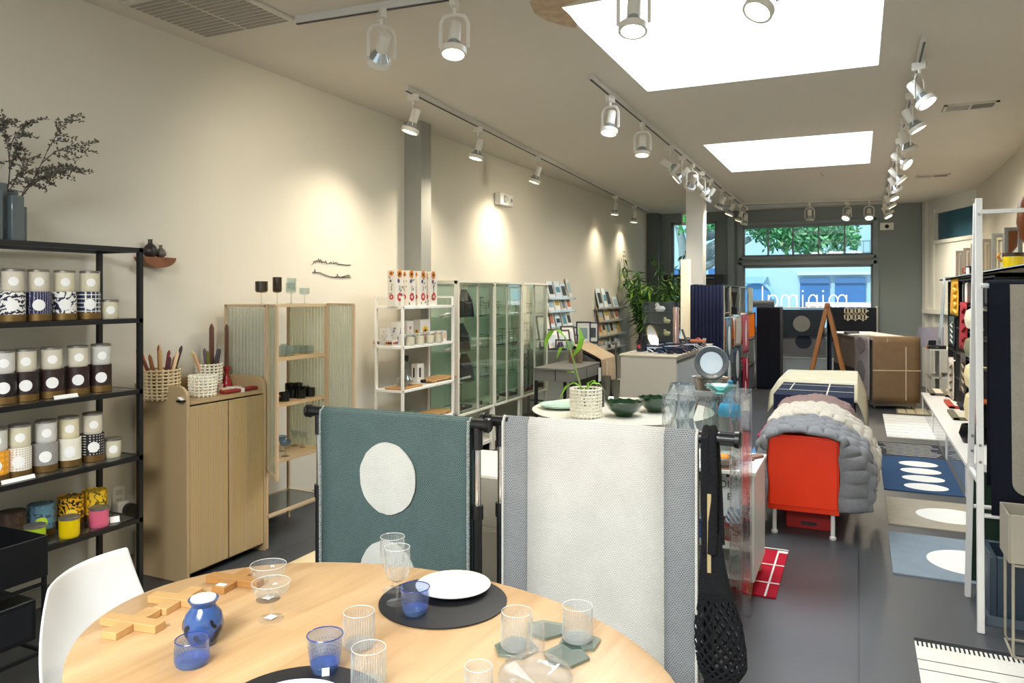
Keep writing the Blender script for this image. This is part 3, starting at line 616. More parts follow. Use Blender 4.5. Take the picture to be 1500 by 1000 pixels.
# outlet with plug
q = P(173, 727, x=XL); o = thing('wall_outlet', 'white wall outlet low behind the black candle shelf', 'outlet', (XL, q.y, q.z))
obj('plate', MB().box((0, -.04, -.06), (.006, .04, .06)), WHITE, o, bevel=.002); obj('socket', MB().box((.006, -.018, .01), (.008, .018, .04)).box((.006, -.018, -.04), (.008, .018, -.01)), mat('socket_grey', 'c9c7c0', .5), o)
q = P(182, 745, x=XL + .05); pl = thing('plug_adapter', 'round black and white plug adapter on the low wall outlet', 'plug', (XL + .008, q.y, q.z))
obj('body', MB().box((0, -.045, -.04), (.05, .03, .045)), WHITE, pl, bevel=.01); obj('cap', MB().lathe([(0, 0), (.04, 0), (.04, .03), (0, .03)], (.05, .02, -.01), 20, rot=(0, PI / 2, 0)), BLACKP, pl)
# little wooden wall ledge with two vases
q = P(220, 382, x=XL); WLN = wood('walnut', '6b3f26', '8d5a38', 8)
o = thing('wall_ledge', 'small curved walnut ledge on the left wall', 'ledge', (XL, q.y, q.z + .02))
hw = (P(243, 380, x=XL).y - P(196, 380, x=XL).y) / 2
ar_ = [(-hw, .0)] + [(hw * math.cos(PI + PI * i / 12) , -.062 * math.sin(PI * i / 12)) for i in range(1, 12)] + [(hw, 0)]
obj('bowl_body', MB().prism(ar_[::-1], 'x', 0, .09), WLN, o)
for px, s_, nm in ((220, 1.0, 'larger round dark bud vase on the walnut wall ledge'), (235.5, .72, 'smaller grey bud vase on the walnut wall ledge')):
    b_ = thing('bud_vase', nm, 'vase', (XL + .045, P(px, 380, x=XL + .045).y, q.z + .02), 0)
    obj('body', MB().lathe([(.0, 0), (.02 * s_, 0), (.04 * s_, .02 * s_), (.043 * s_, .04 * s_), (.03 * s_, .065 * s_), (.013 * s_, .08 * s_), (.012 * s_, .1 * s_), (.016 * s_, .105 * s_), (.010 * s_, .1 * s_)], n=20), mat('bud_vase_dark' if s_ == 1 else 'bud_vase_grey', '29231f' if s_ == 1 else '5c564d', .4), b_)
# skyline wires
def wire_art(pts, label):
    q = [P(px, py, x=XL + .006) for px, py in pts]; c_ = q[0]
    return tag(obj('wall_wire_art', MB().tube([k - c_ for k in q], .0032, 5), BLACK, loc=c_), label, 'wall art')
wire_art([(457, 387), (459, 385), (460, 382), (462, 385), (463, 381), (465, 384), (467, 379), (468, 384), (470, 380), (471, 385), (473, 382), (475, 385), (477, 382), (479, 386), (482, 386), (484, 383), (486, 386), (488, 383), (489, 386), (492, 384), (496, 387), (500, 387), (504, 388), (509, 388), (514, 388)], 'black wire skyline of city towers on the wall, the upper one')
wire_art([(458, 399), (461, 399), (461, 394), (462, 399), (468, 399), (475, 402), (483, 405), (490, 406), (494, 404), (494, 401), (495, 404), (498, 406), (503, 405), (508, 403), (511, 404), (511, 402), (514, 406), (510, 406), (492, 406)], 'black wire bridge outline on the wall, the lower one')

# ================================================================ tan cabinet
MT = mat('tan_lacquer', 'ab926b', .5, var=.03); MTD = None
t = NT('tan_reeded_door'); b = t.n('ShaderNodeBsdfPrincipled'); b.inputs['Base Color'].default_value = lin('b49a70'); b.inputs['Roughness'].default_value = .5
tc = t.n('ShaderNodeTexCoord'); wv = t.n('ShaderNodeTexWave'); wv.bands_direction = 'Y'; wv.inputs['Scale'].default_value = 26; t.l(tc.outputs['Object'], wv.inputs['Vector'])
c = mix(t, wv.outputs['Fac'], lin('a0875f'), lin('bda379')); t.l(c, b.inputs['Base Color']); bp = t.n('ShaderNodeBump'); bp.inputs['Strength'].default_value = .5; bp.inputs['Distance'].default_value = .004; t.l(wv.outputs['Fac'], bp.inputs['Height']); t.l(bp.outputs[0], b.inputs['Normal']); t.l(b.outputs[0], t.out.inputs[0]); MREED = t.mat
CY0, CY1, CXF, CXB = 3.04, 3.66, -3.40, -3.82
cb = thing('cabinet', 'tall tan cabinet with two reeded doors and raised rounded sides', 'cabinet', (CXF, CY0, 0))
def side(y0, y1):
    prof = [(CXB - CXF, 0), (0, 0), (0, 1.03)] + [(-.07 + .07 * math.cos(PI / 2 * i / 6), 1.03 + .07 * math.sin(PI / 2 * i / 6)) for i in range(1, 7)] + [(CXB - CXF, 1.10)]
    return MB().prism([p for p in prof], 'y', y0, y1)
obj('side_panel', side(0, .022), MT, cb, bevel=.003); obj('side_panel', side(CY1 - CY0 - .022, CY1 - CY0), MT, cb, bevel=.003)
D_ = CXB - CXF; W = CY1 - CY0
obj('top', MB().box((D_, .022, .995), (-.006, W - .022, 1.015)), MT, cb); obj('back_panel', MB().box((D_, .022, .03), (D_ + .015, W - .022, 1.10)), MT, cb)
obj('bottom', MB().box((D_, .022, .04), (-.02, W - .022, .06)), MT, cb)
for a, c_ in ((.024, W / 2 - .004), (W / 2 + .004, W - .024)): obj('door', MB().box((-.02, a, .05), (-.002, c_, .985)), MREED, cb, bevel=.003)
CT = 1.015
def woven(loc, r0, h, label, m, rows, cols, name='woven_basket', cat='basket', group=None, taper=.92):
    o = thing(name, label, cat, loc, 0, group); mb = MB()
    def rr(z): return r0 * (taper + (1 - taper) * min(1, z / (h * .5)))
    for k in range(rows):
        z = .012 + (h - .02) * k / (rows - 1); n = cols * 2
        mb.tube([((rr(z) + .004 * math.cos(PI * i + PI * k)) * math.cos(2 * PI * i / n), (rr(z) + .004 * math.cos(PI * i + PI * k)) * math.sin(2 * PI * i / n), z) for i in range(n)], .006 if h > .1 else .005, 5, closed=True)
    for j in range(cols):
        a = 2 * PI * j / cols; mb.tube([(rr(z) * math.cos(a), rr(z) * math.sin(a), z) for z in (0, h * .25, h * .5, h * .75, h)], .0062, 5)
    mb.lathe([(0, .004), (r0 * taper, .004)], n=20)
    obj('lattice', mb, m, o); return o
MIV = mat('ivory_ceramic', 'e9e3d0', .4, var=.03); MSAND = mat('sand_ceramic', 'c9b48c', .5, var=.06)
def wp(px, py, x): q = P(px, py, x=x); return q
b1 = P(240, 560, x=-3.62); b2 = P(303, 560, x=-3.62); b3 = P(297, 575, x=-3.52)
woven((-3.64, b1.y, CT), .097, .175, 'sand coloured woven ceramic basket full of taper candles on the tan cabinet', MSAND, 9, 20)
woven((-3.70, P(306, 540, x=-3.7).y, CT), .075, .17, 'tall white woven ceramic basket of candles behind the lower one on the tan cabinet', MIV, 9, 18)
woven((-3.53, P(297, 575, x=-3.53).y, CT), .075, .125, 'low white woven ceramic basket in front on the tan cabinet', MIV, 7, 18)
def taper(loc, d, ln, r0, hexc, label, group='taper candles on the tan cabinet'):
    o = thing('taper_candle', label, 'candle', loc, 0, group); d = Vector(d).normalized()
    obj('wax', MB().tube([(0, 0, 0), d * ln * .5, d * ln * .93, d * ln * .97, d * ln], [r0, r0, r0 * .95, r0 * .6, r0 * .2], 8), mat('taper_' + hexc, hexc, .5), o)
    obj('wick', MB().tube([d * ln, d * (ln + .012)], .001, 4), LABEL, o); return o
by = b1.y
names = [('4a2a34', 'plum'), ('e3c49a', 'pale peach'), ('3a2026', 'dark aubergine'), ('8a4a24', 'rust brown'), ('7a2424', 'deep red'), ('9a4c2c', 'terracotta'), ('a4582f', 'burnt orange'), ('b0552f', 'copper'), ('d8c48a', 'straw yellow'), ('6b2f24', 'mahogany'), ('8d5a34', 'caramel'), ('c9a26a', 'honey')]
for i, (hx, nm) in enumerate(names):
    a = 2 * PI * i / len(names); rr = .05
    taper((-3.64 + rr * math.cos(a) * .5, by + rr * math.sin(a) * .5, CT + .015), (.25 * math.cos(a), .38 * math.sin(a) - .05, 1), .24 + .03 * (i % 3), .0105, hx, '%s taper candle in the sand coloured basket' % nm)
b2y = P(306, 540, x=-3.7).y
for i, (hx, nm) in enumerate([('46302f', 'dark brown'), ('3c4a66', 'slate blue'), ('5a4a5c', 'dusky purple'), ('c9c27a', 'pale olive'), ('e2b48c', 'peach'), ('6b6a2c', 'olive green')]):
    a = 2 * PI * i / 6 + .6
    taper((-3.7 + .02 * math.cos(a), b2y + .02 * math.sin(a), CT + .015), (.2 * math.cos(a), .35 * math.sin(a) - .1, 1), .25, .0105, hx, '%s taper candle in the tall white basket' % nm)
q = P(312, 575, x=-3.72)
MBR = '5a3826'
taper((-3.74, P(310, 500, x=-3.74).y, CT), (0, 0, 1), .415, .0155, MBR, 'tallest brown taper candle standing against the wall on the tan cabinet')
cs = thing('candlestick', 'red waisted candlestick on the tan cabinet', 'candlestick', (-3.68, P(332, 560, x=-3.68).y, CT))
obj('body', MB().lathe([(0, 0), (.034, 0), (.034, .02), (.026, .05), (.011, .085), (.012, .1), (.024, .135), (.023, .14), (.012, .14), (.012, .12), (0, .12)], n=28), mat('red_lacquer', '9c1420', .25, coat=.5), cs)
taper((-3.68, P(332, 560, x=-3.68).y, CT + .12), (0, 0, 1), .29, .0125, MBR, 'brown taper candle held in the red candlestick')
cs2 = thing('candlestick', 'red candlestick half hidden behind the white woven baskets', 'candlestick', (-3.77, P(308, 520, x=-3.77).y + .0, CT))
obj('body', MB().lathe([(0, 0), (.03, 0), (.024, .05), (.011, .085), (.02, .17), (.012, .17), (0, .16)], n=20), mat('red_lacquer', ''), cs2)
for i, (px0, py0, px1, py1, hx, nm) in enumerate(((326, 575, 376, 566, '8d2420', 'dark red candle bundle lying at the front of the tan cabinet top'), (322, 568, 352, 565, 'd9cdb8', 'pale candle bundle lying behind the red candles on the tan cabinet'))):
    a, c_ = P(px0, py0, z=CT + .012), P(px1, py1, z=CT + .012); a.x = max(a.x, CXB + .03); 
    a.x = c_.x = -3.47 - .09 * i; a.y, c_.y = P(px0, py0, x=a.x).y, P(px1, py1, x=a.x).y; a.z = c_.z = CT + .012
    o = thing('candle_bundle', nm, 'candles', (a + c_) / 2); h_ = (c_ - a) / 2
    for k in (-1, 1): obj('candle', MB().tube([-h_ + Vector((k * .012, 0, 0)), h_ * .9 + Vector((k * .012, 0, 0)), h_ + Vector((k * .012, 0, 0))], [.0115, .0115, .004], 8), mat('taper_' + hx, hx, .5), o)
    obj('band', MB().box((-.026, -.012, -.0125), (.026, .012, .0125)), LABEL, o)
o = thing('paper_cup', 'small pink and white candle cup beside the red candlestick', 'cup', (-3.6, P(322, 560, x=-3.6).y, CT)); obj('body', MB().lathe([(0, 0), (.018, 0), (.022, .045), (.02, .045), (.017, .006), (0, .006)], n=18), mat('pink_paper', 'e3b9b6', .6), o)
o = thing('price_holder', 'black and white price block at the front left of the tan cabinet top', 'price card', (-3.43, P(268, 585, x=-3.43).y, CT), 0)
obj('block', MB().box((-.02, -.03, 0), (.02, .03, .012)), BLACKP, o); obj('card', MB().obox((.0, 0, .02), (.03, .05, .002), (0, .5, 0)), LABEL, o)

# ================================================================ reeded glass vitrine
MPW = mat('powder_cashmere', 'c2a988', .45, var=.02); 
t = NT('reeded_glass'); tr = t.n('ShaderNodeBsdfTransparent'); tr.inputs[0].default_value = lin('ecefe6'); di = t.n('ShaderNodeBsdfDiffuse'); di.inputs[0].default_value = lin('d6d8c8')
tc = t.n('ShaderNodeTexCoord'); wv = t.n('ShaderNodeTexWave'); wv.bands_direction = 'DIAGONAL'; wv.inputs['Scale'].default_value = 22; mp = t.n('ShaderNodeMapping'); mp.inputs['Scale'].default_value = (1, 1, 0); t.l(tc.outputs['Object'], mp.inputs[0]); t.l(mp.outputs[0], wv.inputs['Vector'])
mr = t.n('ShaderNodeMapRange'); mr.inputs['To Min'].default_value = .3; mr.inputs['To Max'].default_value = .44; t.l(wv.outputs['Fac'], mr.inputs['Value'])
ms = t.n('ShaderNodeMixShader'); t.l(mr.outputs[0], ms.inputs[0]); t.l(tr.outputs[0], ms.inputs[1]); t.l(di.outputs[0], ms.inputs[2])
gl = t.n('ShaderNodeBsdfGlossy'); gl.inputs['Roughness'].default_value = .15; ms2 = t.n('ShaderNodeMixShader'); ms2.inputs[0].default_value = .07; t.l(ms.outputs[0], ms2.inputs[1]); t.l(gl.outputs[0], ms2.inputs[2]); t.l(ms2.outputs[0], t.out.inputs[0]); REED = t.mat
VXF, VXB, VY0, VY1 = -3.42, -3.76, 3.68, 4.27; VT = 1.55
v = thing('display_cabinet', 'slim beige framed display cabinet with reeded glass and open doors', 'cabinet', (VXF, VY0, 0))
o_ = Vector((VXF, VY0, 0)); q_ = .018
def vl(a, b_): return Vector(a) - o_, Vector(b_) - o_
for x in (VXF, VXB):
    for y in (VY0, VY1): obj('leg', MB().bar(*vl((x, y, 0), (x, y, VT)), q_), MPW, v)
for z in (VT - .009, .53, .2):
    mb = MB()
    for x in (VXF, VXB): mb.bar(*vl((x, VY0, z), (x, VY1, z)), q_)
    for y in (VY0, VY1): mb.bar(*vl((VXF, y, z), (VXB, y, z)), q_)
    obj('rail_frame', mb, MPW, v)
obj('top', MB().box(*vl((VXF, VY0, VT - .012), (VXB, VY1, VT))), MPW, v)
VSH = (1.2, .9, .54)
for z in VSH: obj('shelf', MB().box(*vl((VXF + .0, VY0 + .01, z - .02), (VXB + .01, VY1 - .01, z))), wood('pale_shelf_wood', 'c2a37a', 'd3b68c', 5), v)
obj('lower_shelf', MB().box(*vl((VXF, VY0 + .01, .2), (VXB, VY1 - .01, .208))), glass('smoked_shelf_glass', ''), v)
obj('side_glass', MB().box(*vl((VXF - .01, VY0 - .003, .54), (VXB + .01, VY0 + .003, VT - .02))), REED, v)
obj('side_glass', MB().box(*vl((VXF - .01, VY1 - .003, .54), (VXB + .01, VY1 + .003, VT - .02))), REED, v)
def vdoor(hinge, dirv):
    d = Vector(dirv).normalized(); L_ = .295; a = Vector(hinge); e_ = a + d * L_; z0, z1 = .5, VT - .005
    o = obj('door', MB().bar((a.x, a.y, z0), (a.x, a.y, z1), .016).bar((e_.x, e_.y, z0), (e_.x, e_.y, z1), .016).bar((a.x, a.y, z0), (e_.x, e_.y, z0), .016).bar((a.x, a.y, z1), (e_.x, e_.y, z1), .016), MPW, v); o.location = -o_
    n_ = Vector((-d.y, d.x, 0)) * .002
    g_ = obj('glass', MB().hexa([(a.x - n_.x, a.y - n_.y, z0), (e_.x - n_.x, e_.y - n_.y, z0), (e_.x + n_.x, e_.y + n_.y, z0), (a.x + n_.x, a.y + n_.y, z0), (a.x - n_.x, a.y - n_.y, z1), (e_.x - n_.x, e_.y - n_.y, z1), (e_.x + n_.x, e_.y + n_.y, z1), (a.x + n_.x, a.y + n_.y, z1)]), REED, o)
    k_ = a + d * (L_ - .02); obj('knob', MB().ball((k_.x + n_.x * 8, k_.y + n_.y * 8, 1.0), .01, 8), BRASS, o)
vdoor((VXF + .015, VY0, 0), (.26, -.2, 0)); vdoor((VXF + .015, VY1, 0), (.3, -.085, 0))
# glassware
def vessel(name, prof, m, loc, label, cat='glass', group=None, n=28, part='bowl', extra=None, rz=0):
    o = thing(name, label, cat, loc, rz, group); obj(part, MB().lathe(prof, n=n), m, o)
    for nm, pr, mm_ in (extra or []): obj(nm, MB().lathe(pr, n=n), mm_, o)
    return o
SMK = glass('smoke_brown_glass', '8a7a60', 1.2, body=.12); DKG = glass('dark_grey_glass', '3a3d3c', 1.0, body=.2); CLR = glass('drinking_glass', 'f3f5f4', 1.6, ior=1.5); CLRT = glass('textured_clear_glass', 'eaf0ee', 1.4, body=.06); BLG = glass('pale_blue_glass', 'b9cfe0', 1.4, body=.1)
def goblet(loc, label, rb, hs, hb, m, group):
    o = thing('wine_goblet', label, 'glass', loc, 0, group)
    obj('bowl', MB().lathe([(.004, hs), (rb * .8, hs + .004), (rb, hs + .013), (rb, hs + hb), (rb - .003, hs + hb), (rb - .003, hs + .015), (.0, hs + .01)], n=26), m, o)
    obj('stem', MB().lathe([(0, 0), (.032, 0), (.032, .003), (.006, .008), (.0035, .02), (.0035, hs), (0, hs)], n=20), CLR, o); return o
for px, x, rb, hs, hb, m, nm in ((383, -3.5, .04, .075, .075, SMK, 'wide smoke brown stemmed glass on top of the reeded display cabinet'), (406, -3.5, .03, .075, .105, SMK, 'tall smoke brown stemmed glass on top of the reeded display cabinet'), (426, -3.52, .034, .07, .075, CLRT, 'clear ribbed stemmed glass, left of the pair on the reeded display cabinet'), (427, -3.62, .034, .09, .09, CLRT, 'taller clear stemmed glass at the back on the reeded display cabinet'), (446, -3.56, .036, .06, .05, CLRT, 'short clear stemmed glass at the right end of the reeded display cabinet top')):
    goblet((x, P(px, 440, x=x).y, VT), nm, rb, hs, hb, m, 'stemmed glasses on the display cabinet')
def tumbler(loc, label, r0, h, m, group, taper=.92, name='tumbler', base=None):
    o = thing(name, label, 'glass', loc, 0, group)
    obj('body', MB().lathe([(0, .0), (r0 * taper, 0), (r0, h), (r0 - .0028, h), (r0 * taper - .003, .012), (0, .012)], n=28), m, o); return o
for i, (px, x) in enumerate(((413, -3.52), (418, -3.62), (424, -3.5), (436, -3.6), (446, -3.55), (452, -3.62))):
    x = x if P(px, 510, x=x).y < 4.2 else P(px, 510, y=4.2).x
    tumbler((x, min(4.2, P(px, 510, x=x).y), 1.2), '%s clear low tumbler from the left on the top shelf of the display cabinet' % ORD[i], .034, .055 if i > 2 else .07, CLRT, 'clear tumblers in the display cabinet', 1)
for i, (px, x, z) in enumerate(((416, -3.5, 0), (428, -3.56, 0), (440, -3.5, 0), (454, -3.5, 0), (446, -3.6, 0), (425, -3.64, .055), (436, -3.6, .06))):
    tumbler((x, P(px, 570, x=x).y, .9 + (0 if i < 5 else 0)), '%s dark grey glass cup on the middle shelf of the display cabinet' % ('far left', 'second', 'centre front', 'far right', 'right rear', 'left rear', 'centre rear')[i], .036, .06 if i < 5 else .09, DKG, 'dark cups in the display cabinet', 1)
def coupe(loc, label, r0, h, m, group, bowl=.035):
    o = thing('coupe_glass', label, 'glass', loc, 0, group)
    obj('bowl', MB().lathe([(0, h - bowl), (.012, h - bowl), (r0 * .85, h - bowl * .6), (r0, h - bowl * .2), (r0, h), (r0 - .0022, h), (r0 - .0022, h - bowl * .2), (r0 * .82, h - bowl * .53), (0, h - bowl + .004)], n=32), m, o)
    obj('stem', MB().lathe([(0, 0), (r0 * .66, 0), (r0 * .66, .002), (.008, .006), (.0035, .018), (.0035, h - bowl), (0, h - bowl)], n=24), CLR, o); return o
for px, x, nm in ((418, -3.46, 'blue coupe glass at the left on the bottom shelf of the display cabinet'), (411, -3.6, 'pale blue coupe glass behind the first on the bottom shelf of the display cabinet')):
    coupe((x, P(px, 640, x=x).y, .54), nm, .04, .105, BLG, 'coupes in the display cabinet', .04)
for px, x, nm in ((443, -3.55, 'clear coupe glass at the right on the bottom shelf of the display cabinet'), (446, -3.64, 'clear coupe glass at the rear right on the bottom shelf of the display cabinet')):
    coupe((x, min(4.2, P(px, 630, x=x).y), .54), nm, .034, .105, CLRT, 'coupes in the display cabinet', .045)
# ================================================================ white open shelf
WX0_, WX1_, WYA, WYB = -3.66, -3.40, 5.22, 6.06
WZ = [1.515, 1.185, .825, .52, .2]
w = thing('open_shelf', 'white metal open shelf holding flower printed boxes and boards', 'shelf', (WX1_, WYA, 0)); o_ = Vector((WX1_, WYA, 0))
def wl(a, b_): return Vector(a) - o_, Vector(b_) - o_
for x in (WX0_, WX1_):
    for y in (WYA, WYB): obj('post', MB().bar(*wl((x, y, 0), (x, y, 1.595)), .02), WHITE, w)
mb = MB()
mb.bar(*wl((WX0_, WYA, 1.59), (WX0_, WYB, 1.59)), .016)
for y in (WYA, WYB): mb.bar(*wl((WX0_, y, 1.59), (WX1_, y, 1.59)), .016)
obj('guard_rail', mb, WHITE, w)
for z in WZ: obj('shelf', MB().box(*wl((WX0_ - .01, WYA - .01, z - .022), (WX1_ + .01, WYB + .01, z))), WHITE, w, bevel=.002)
def printed(name, kinds):
    """box with small flat flower marks scattered on its printed faces"""
    return [mat('carton_white', 'd8d2c8', .6, var=.02), mat('print_orange', 'e38a2c', .6), mat('print_red', 'c8342e', .6), mat('print_dark', '33302f', .6), mat('print_violet', '6b5380', .6), mat('print_green', '4b6a48', .6), mat('print_yellow', 'f0bd35', .6)]
PM = printed('', 0)
def flower(mb, face, u, v, r, mi, ci):
    """face(u, v, off) gives the point on the box side"""
    for k in range(7):
        a = 2 * PI * k / 7; mb.poly([face(u + r * (.62 * math.cos(a) + .38 * math.cos(b)), v + r * (.62 * math.sin(a) + .38 * math.sin(b)), .0008) for b in [2 * PI * i / 8 for i in range(8)]], mi)
    mb.poly([face(u + r * .35 * math.cos(b), v + r * .35 * math.sin(b), .0016) for b in [2 * PI * i / 10 for i in range(10)]], ci)
def leaf(mb, face, u, v, r, an, mi):
    mb.poly([face(u + r * math.cos(a) * math.cos(an) - r * .4 * math.sin(a) * math.sin(an), v + r * math.cos(a) * math.sin(an) + r * .4 * math.sin(a) * math.cos(an), .0008) for a in [2 * PI * i / 8 for i in range(8)]], mi)
def carton(loc, sx, sy, sz, label, style, group, rz=0, seed=0):
    rg = random.Random(seed); o = thing('printed_box', label, 'box', loc, rz, group)
    mb = MB().box((-sx / 2, -sy / 2, 0), (sx / 2, sy / 2, sz))
    fx_ = lambda u, v, off: (sx / 2 + off, u, v)
    fy_ = lambda u, v, off: (u, -sy / 2 - off, v)
    for face, w_ in ((fx_, sy), (fy_, sx)):
        s = min(w_, sz)
        if style == 'tall':
            flower(mb, face, rg.uniform(-.01, .01) * w_ * 5, sz * .9, w_ * .3, 1, 3); flower(mb, face, w_ * .02, sz * .26, w_ * .3, 2, 0)
            flower(mb, face, -w_ * .1, sz * .7, w_ * .15, 4, 3)
            for k in range(6): leaf(mb, face, rg.uniform(-.35, .35) * w_, sz * rg.uniform(.05, .95), w_ * .12, rg.uniform(0, 3), rg.choice((3, 5, 3)))
            for k in range(4): mb.poly([face(-w_ * .05 + a, sz * (.44 + .035 * k) + b_, .0008) for a, b_ in ((0, 0), (w_ * .14, 0), (w_ * .14, sz * .018), (0, sz * .018))], 3)
        elif style == 'sun': flower(mb, face, 0, sz * .5, s * .3, 6, 3); leaf(mb, face, s * .2, sz * .2, s * .15, .5, 5)
        elif style == 'red': flower(mb, face, 0, sz * .7, s * .16, 2, 0); [leaf(mb, face, rg.uniform(-.3, .3) * s, sz * rg.uniform(.1, .5), s * .1, rg.uniform(0, 3), 3) for _ in range(4)]
        elif style == 'iris': leaf(mb, face, 0, sz * .6, s * .24, 1.2, 4); leaf(mb, face, .1 * s, sz * .72, s * .2, .3, 3); [leaf(mb, face, rg.uniform(-.3, .3) * s, sz * rg.uniform(.1, .5), s * .1, 1.5, 5) for _ in range(2)]
        elif style == 'dots':
            for _ in range(26): leaf(mb, face, rg.uniform(-.45, .45) * w_, sz * rg.uniform(.05, .95), s * .06, rg.uniform(0, 3), 3)
        elif style == 'posy':
            for k in (-1, 0, 1): flower(mb, face, k * w_ * .28, sz * .5, s * .26, (1, 2, 4)[k + 1], 3)
        else:
            mb.poly([face(-w_ * .25 + a, sz * .3 + b_, .0008) for a, b_ in ((0, 0), (w_ * .3, 0), (w_ * .3, sz * .5), (0, sz * .5))], {'violet': 4, 'orange': 1, 'redp': 2, 'plain': 3}[style])
    obj('carton', mb, PM, o); return o
xf = -3.44
ysr = [P(px, 420, x=xf).y for px in (584, 602, 618.5, 634)]
for i, y in enumerate(ysr): carton((xf - .03, y, 1.515), .075, .125, .3 , 'tall flower printed white box, %s from the left, on top of the white open shelf' % ORD[i], 'tall', 'tall boxes on the open shelf', seed=i)
for px, x, sy, sz, st, nm in ((582, -3.54, .1, .2, 'iris', 'white box with a purple iris print at the back of the second shelf'), (596, -3.56, .1, .2, 'red', 'white box with a small red flower at the back of the second shelf'), (618, -3.54, .17, .205, 'sun', 'white box with a big sunflower print at the back of the second shelf'), (565, -3.52, .075, .15, 'dots', 'black speckled white box at the left of the second shelf'), (556, -3.47, .09, .05, 'posy', 'low flower printed box at the far left front of the second shelf'), (574, -3.43, .09, .05, 'posy', 'low flower printed box second from the left front of the second shelf'), (587, -3.5, .08, .095, 'violet', 'small carton with violet print behind the first shelf candle'), (611, -3.47, .06, .09, 'violet', 'small carton with violet band between the shelf candles'), (628, -3.46, .07, .1, 'redp', 'small carton with red band on the second shelf'), (638, -3.46, .06, .1, 'orange', 'small carton with orange red band on the second shelf'), (647, -3.46, .06, .1, 'orange', 'last small carton with orange band at the right of the second shelf')):
    y_ = P(px, 500, x=x).y
    if y_ < 5.22 + sy / 2: y_ = 5.22 + sy / 2; x = P(px, 500, y=y_).x
    carton((x, y_, 1.185), .07, sy, sz, nm, st, 'boxes on the second shelf', seed=int(px))
def candleglass(px, x, nm):
    q = P(px, 500, x=x); o = thing('glass_candle', nm, 'candle', (x, q.y, 1.185), 0, 'glass candles on the open shelf')
    obj('wax', MB().lathe([(0, .004), (.036, .004), (.037, .07), (0, .07)], n=20), CREAM, o); obj('glass', MB().lathe([(.037, 0), (.039, .005), (.04, .09), (.038, .09), (.0375, .07)], n=20), CLR, o)
for px, x, nm in ((601, -3.42, 'cream glass candle, left one at the front of the second shelf'), (615, -3.42, 'cream glass candle, second from the left at the front of the second shelf'), (630, -3.42, 'pale orange labelled glass candle, third at the front of the second shelf'), (641, -3.42, 'cream glass candle, right one at the front of the second shelf')): candleglass(px, x, nm)
OAK = wood('warm_board_wood', 'a97a44', 'c99a5e', 6, (1, .12, 1)); MTEAK = wood('slatted_board_wood', 'b78a50', 'd2a86c', 5, (1, .1, 1))
def slatboard(loc, w_, l_, label, rz=0):
    o = thing('slatted_board', label, 'board', loc, rz, 'slatted boards on the open shelf')
    for k in range(5): obj('slat', MB().box((-w_ / 2 + k * w_ / 5 + .003, -l_ / 2, .012), (-w_ / 2 + (k + 1) * w_ / 5 - .003, l_ / 2, .026)), MTEAK, o, bevel=.002)
    for y in (-l_ * .35, l_ * .35): obj('batten', MB().box((-w_ / 2, y - .012, 0), (w_ / 2, y + .012, .012)), MTEAK, o)
slatboard((-3.53, P(638, 560, x=-3.53).y, .825), .2, .46, 'slatted wooden board on the third shelf of the white shelf')
slatboard((-3.53, P(630, 610, x=-3.53).y, .52), .2, .5, 'slatted wooden board on the fourth shelf of the white shelf')
o = tag(obj('serving_board', MB().prism(rrect(-.09, -.17, .09, .17, .02), 'z', 0, .016), OAK, bevel=.003, loc=(-3.49, P(592, 566, x=-3.49).y, .825)), 'plain dark wooden board under the glass carafe on the third shelf', 'board')
o = thing('label_block', 'small black label block at the shelf front beside the slatted board', 'price card', (-3.425, P(620, 561, x=-3.425).y - .0, .8515)); obj('block', MB().box((-.012, -.025, 0), (.012, .025, .025)), BLACKP, o)
y_ = P(595, 560, x=-3.5).y
vessel('carafe', [(0, .002), (.055, .002), (.06, .03), (.05, .06), (.02, .1), (.018, .2), (.022, .21), (.016, .2), (.016, .1), (.045, .06), (.055, .03), (0, .01)], CLR, (-3.5, y_, .841), 'clear glass carafe with black stopper on the third shelf', 'carafe', extra=[('stopper', [(0, .205), (.017, .205), (.021, .23), (.021, .255), (0, .255)], BLACKP)])
y_ = P(587, 555, x=-3.47).y; vessel('teapot', [(0, .002), (.04, .002), (.055, .04), (.04, .08), (.03, .085), (.03, .08), (.05, .04), (0, .008)], CLR, (-3.44, y_ - .03, .841), 'round clear glass jug in front of the carafe on the third shelf', 'jug')
y_ = P(612, 550, x=-3.58).y; carton((-3.58, y_, .825), .06, .11, .17, 'white and grey carton at the back of the third shelf', 'plain', 'boxes on the third shelf', seed=5)
b_ = woven((-3.5, P(584, 608, x=-3.5).y, .52), .075, .1, 'white woven ceramic planter on the fourth shelf', MIV, 6, 16, 'woven_planter', 'planter')
def leafy(name, label, loc, n, ln, hx, spread=.6, r=.012, droop=.4):
    o = thing(name, label, 'plant', loc); st = MB(); lf = MB()
    for k in range(n):
        a = R.uniform(0, 2 * PI); d = Vector((math.cos(a) * spread, math.sin(a) * spread, 1)).normalized(); p = Vector((math.cos(a) * .01, math.sin(a) * .01, 0)); pts = [p]
        L_ = ln * R.uniform(.6, 1)
        for i in range(5):
            d = (d + Vector((math.cos(a) * .1, math.sin(a) * .1, -droop / 4))).normalized(); p = p + d * L_ / 5; pts.append(p)
            b__ = d.cross(Vector((0, 0, 1))); b__ = (b__.normalized() if b__.length > .01 else Vector((1, 0, 0)))
            for s_ in (-1, 1): lf.add([p, p + b__ * s_ * r * 1.3 + d * r * .6, p + b__ * s_ * r * 2.6 + Vector((0, 0, -.004)), p + b__ * s_ * r * 1.2 - d * r * .6], [(0, 1, 2, 3)])
        st.tube(pts, .0016, 4)
    obj('stems', st, mat('stem_green', '4f6a2c', .6), o); obj('leaves', lf, mat('leaf_' + hx, hx, .5, var=.3), o, flat=True); return o
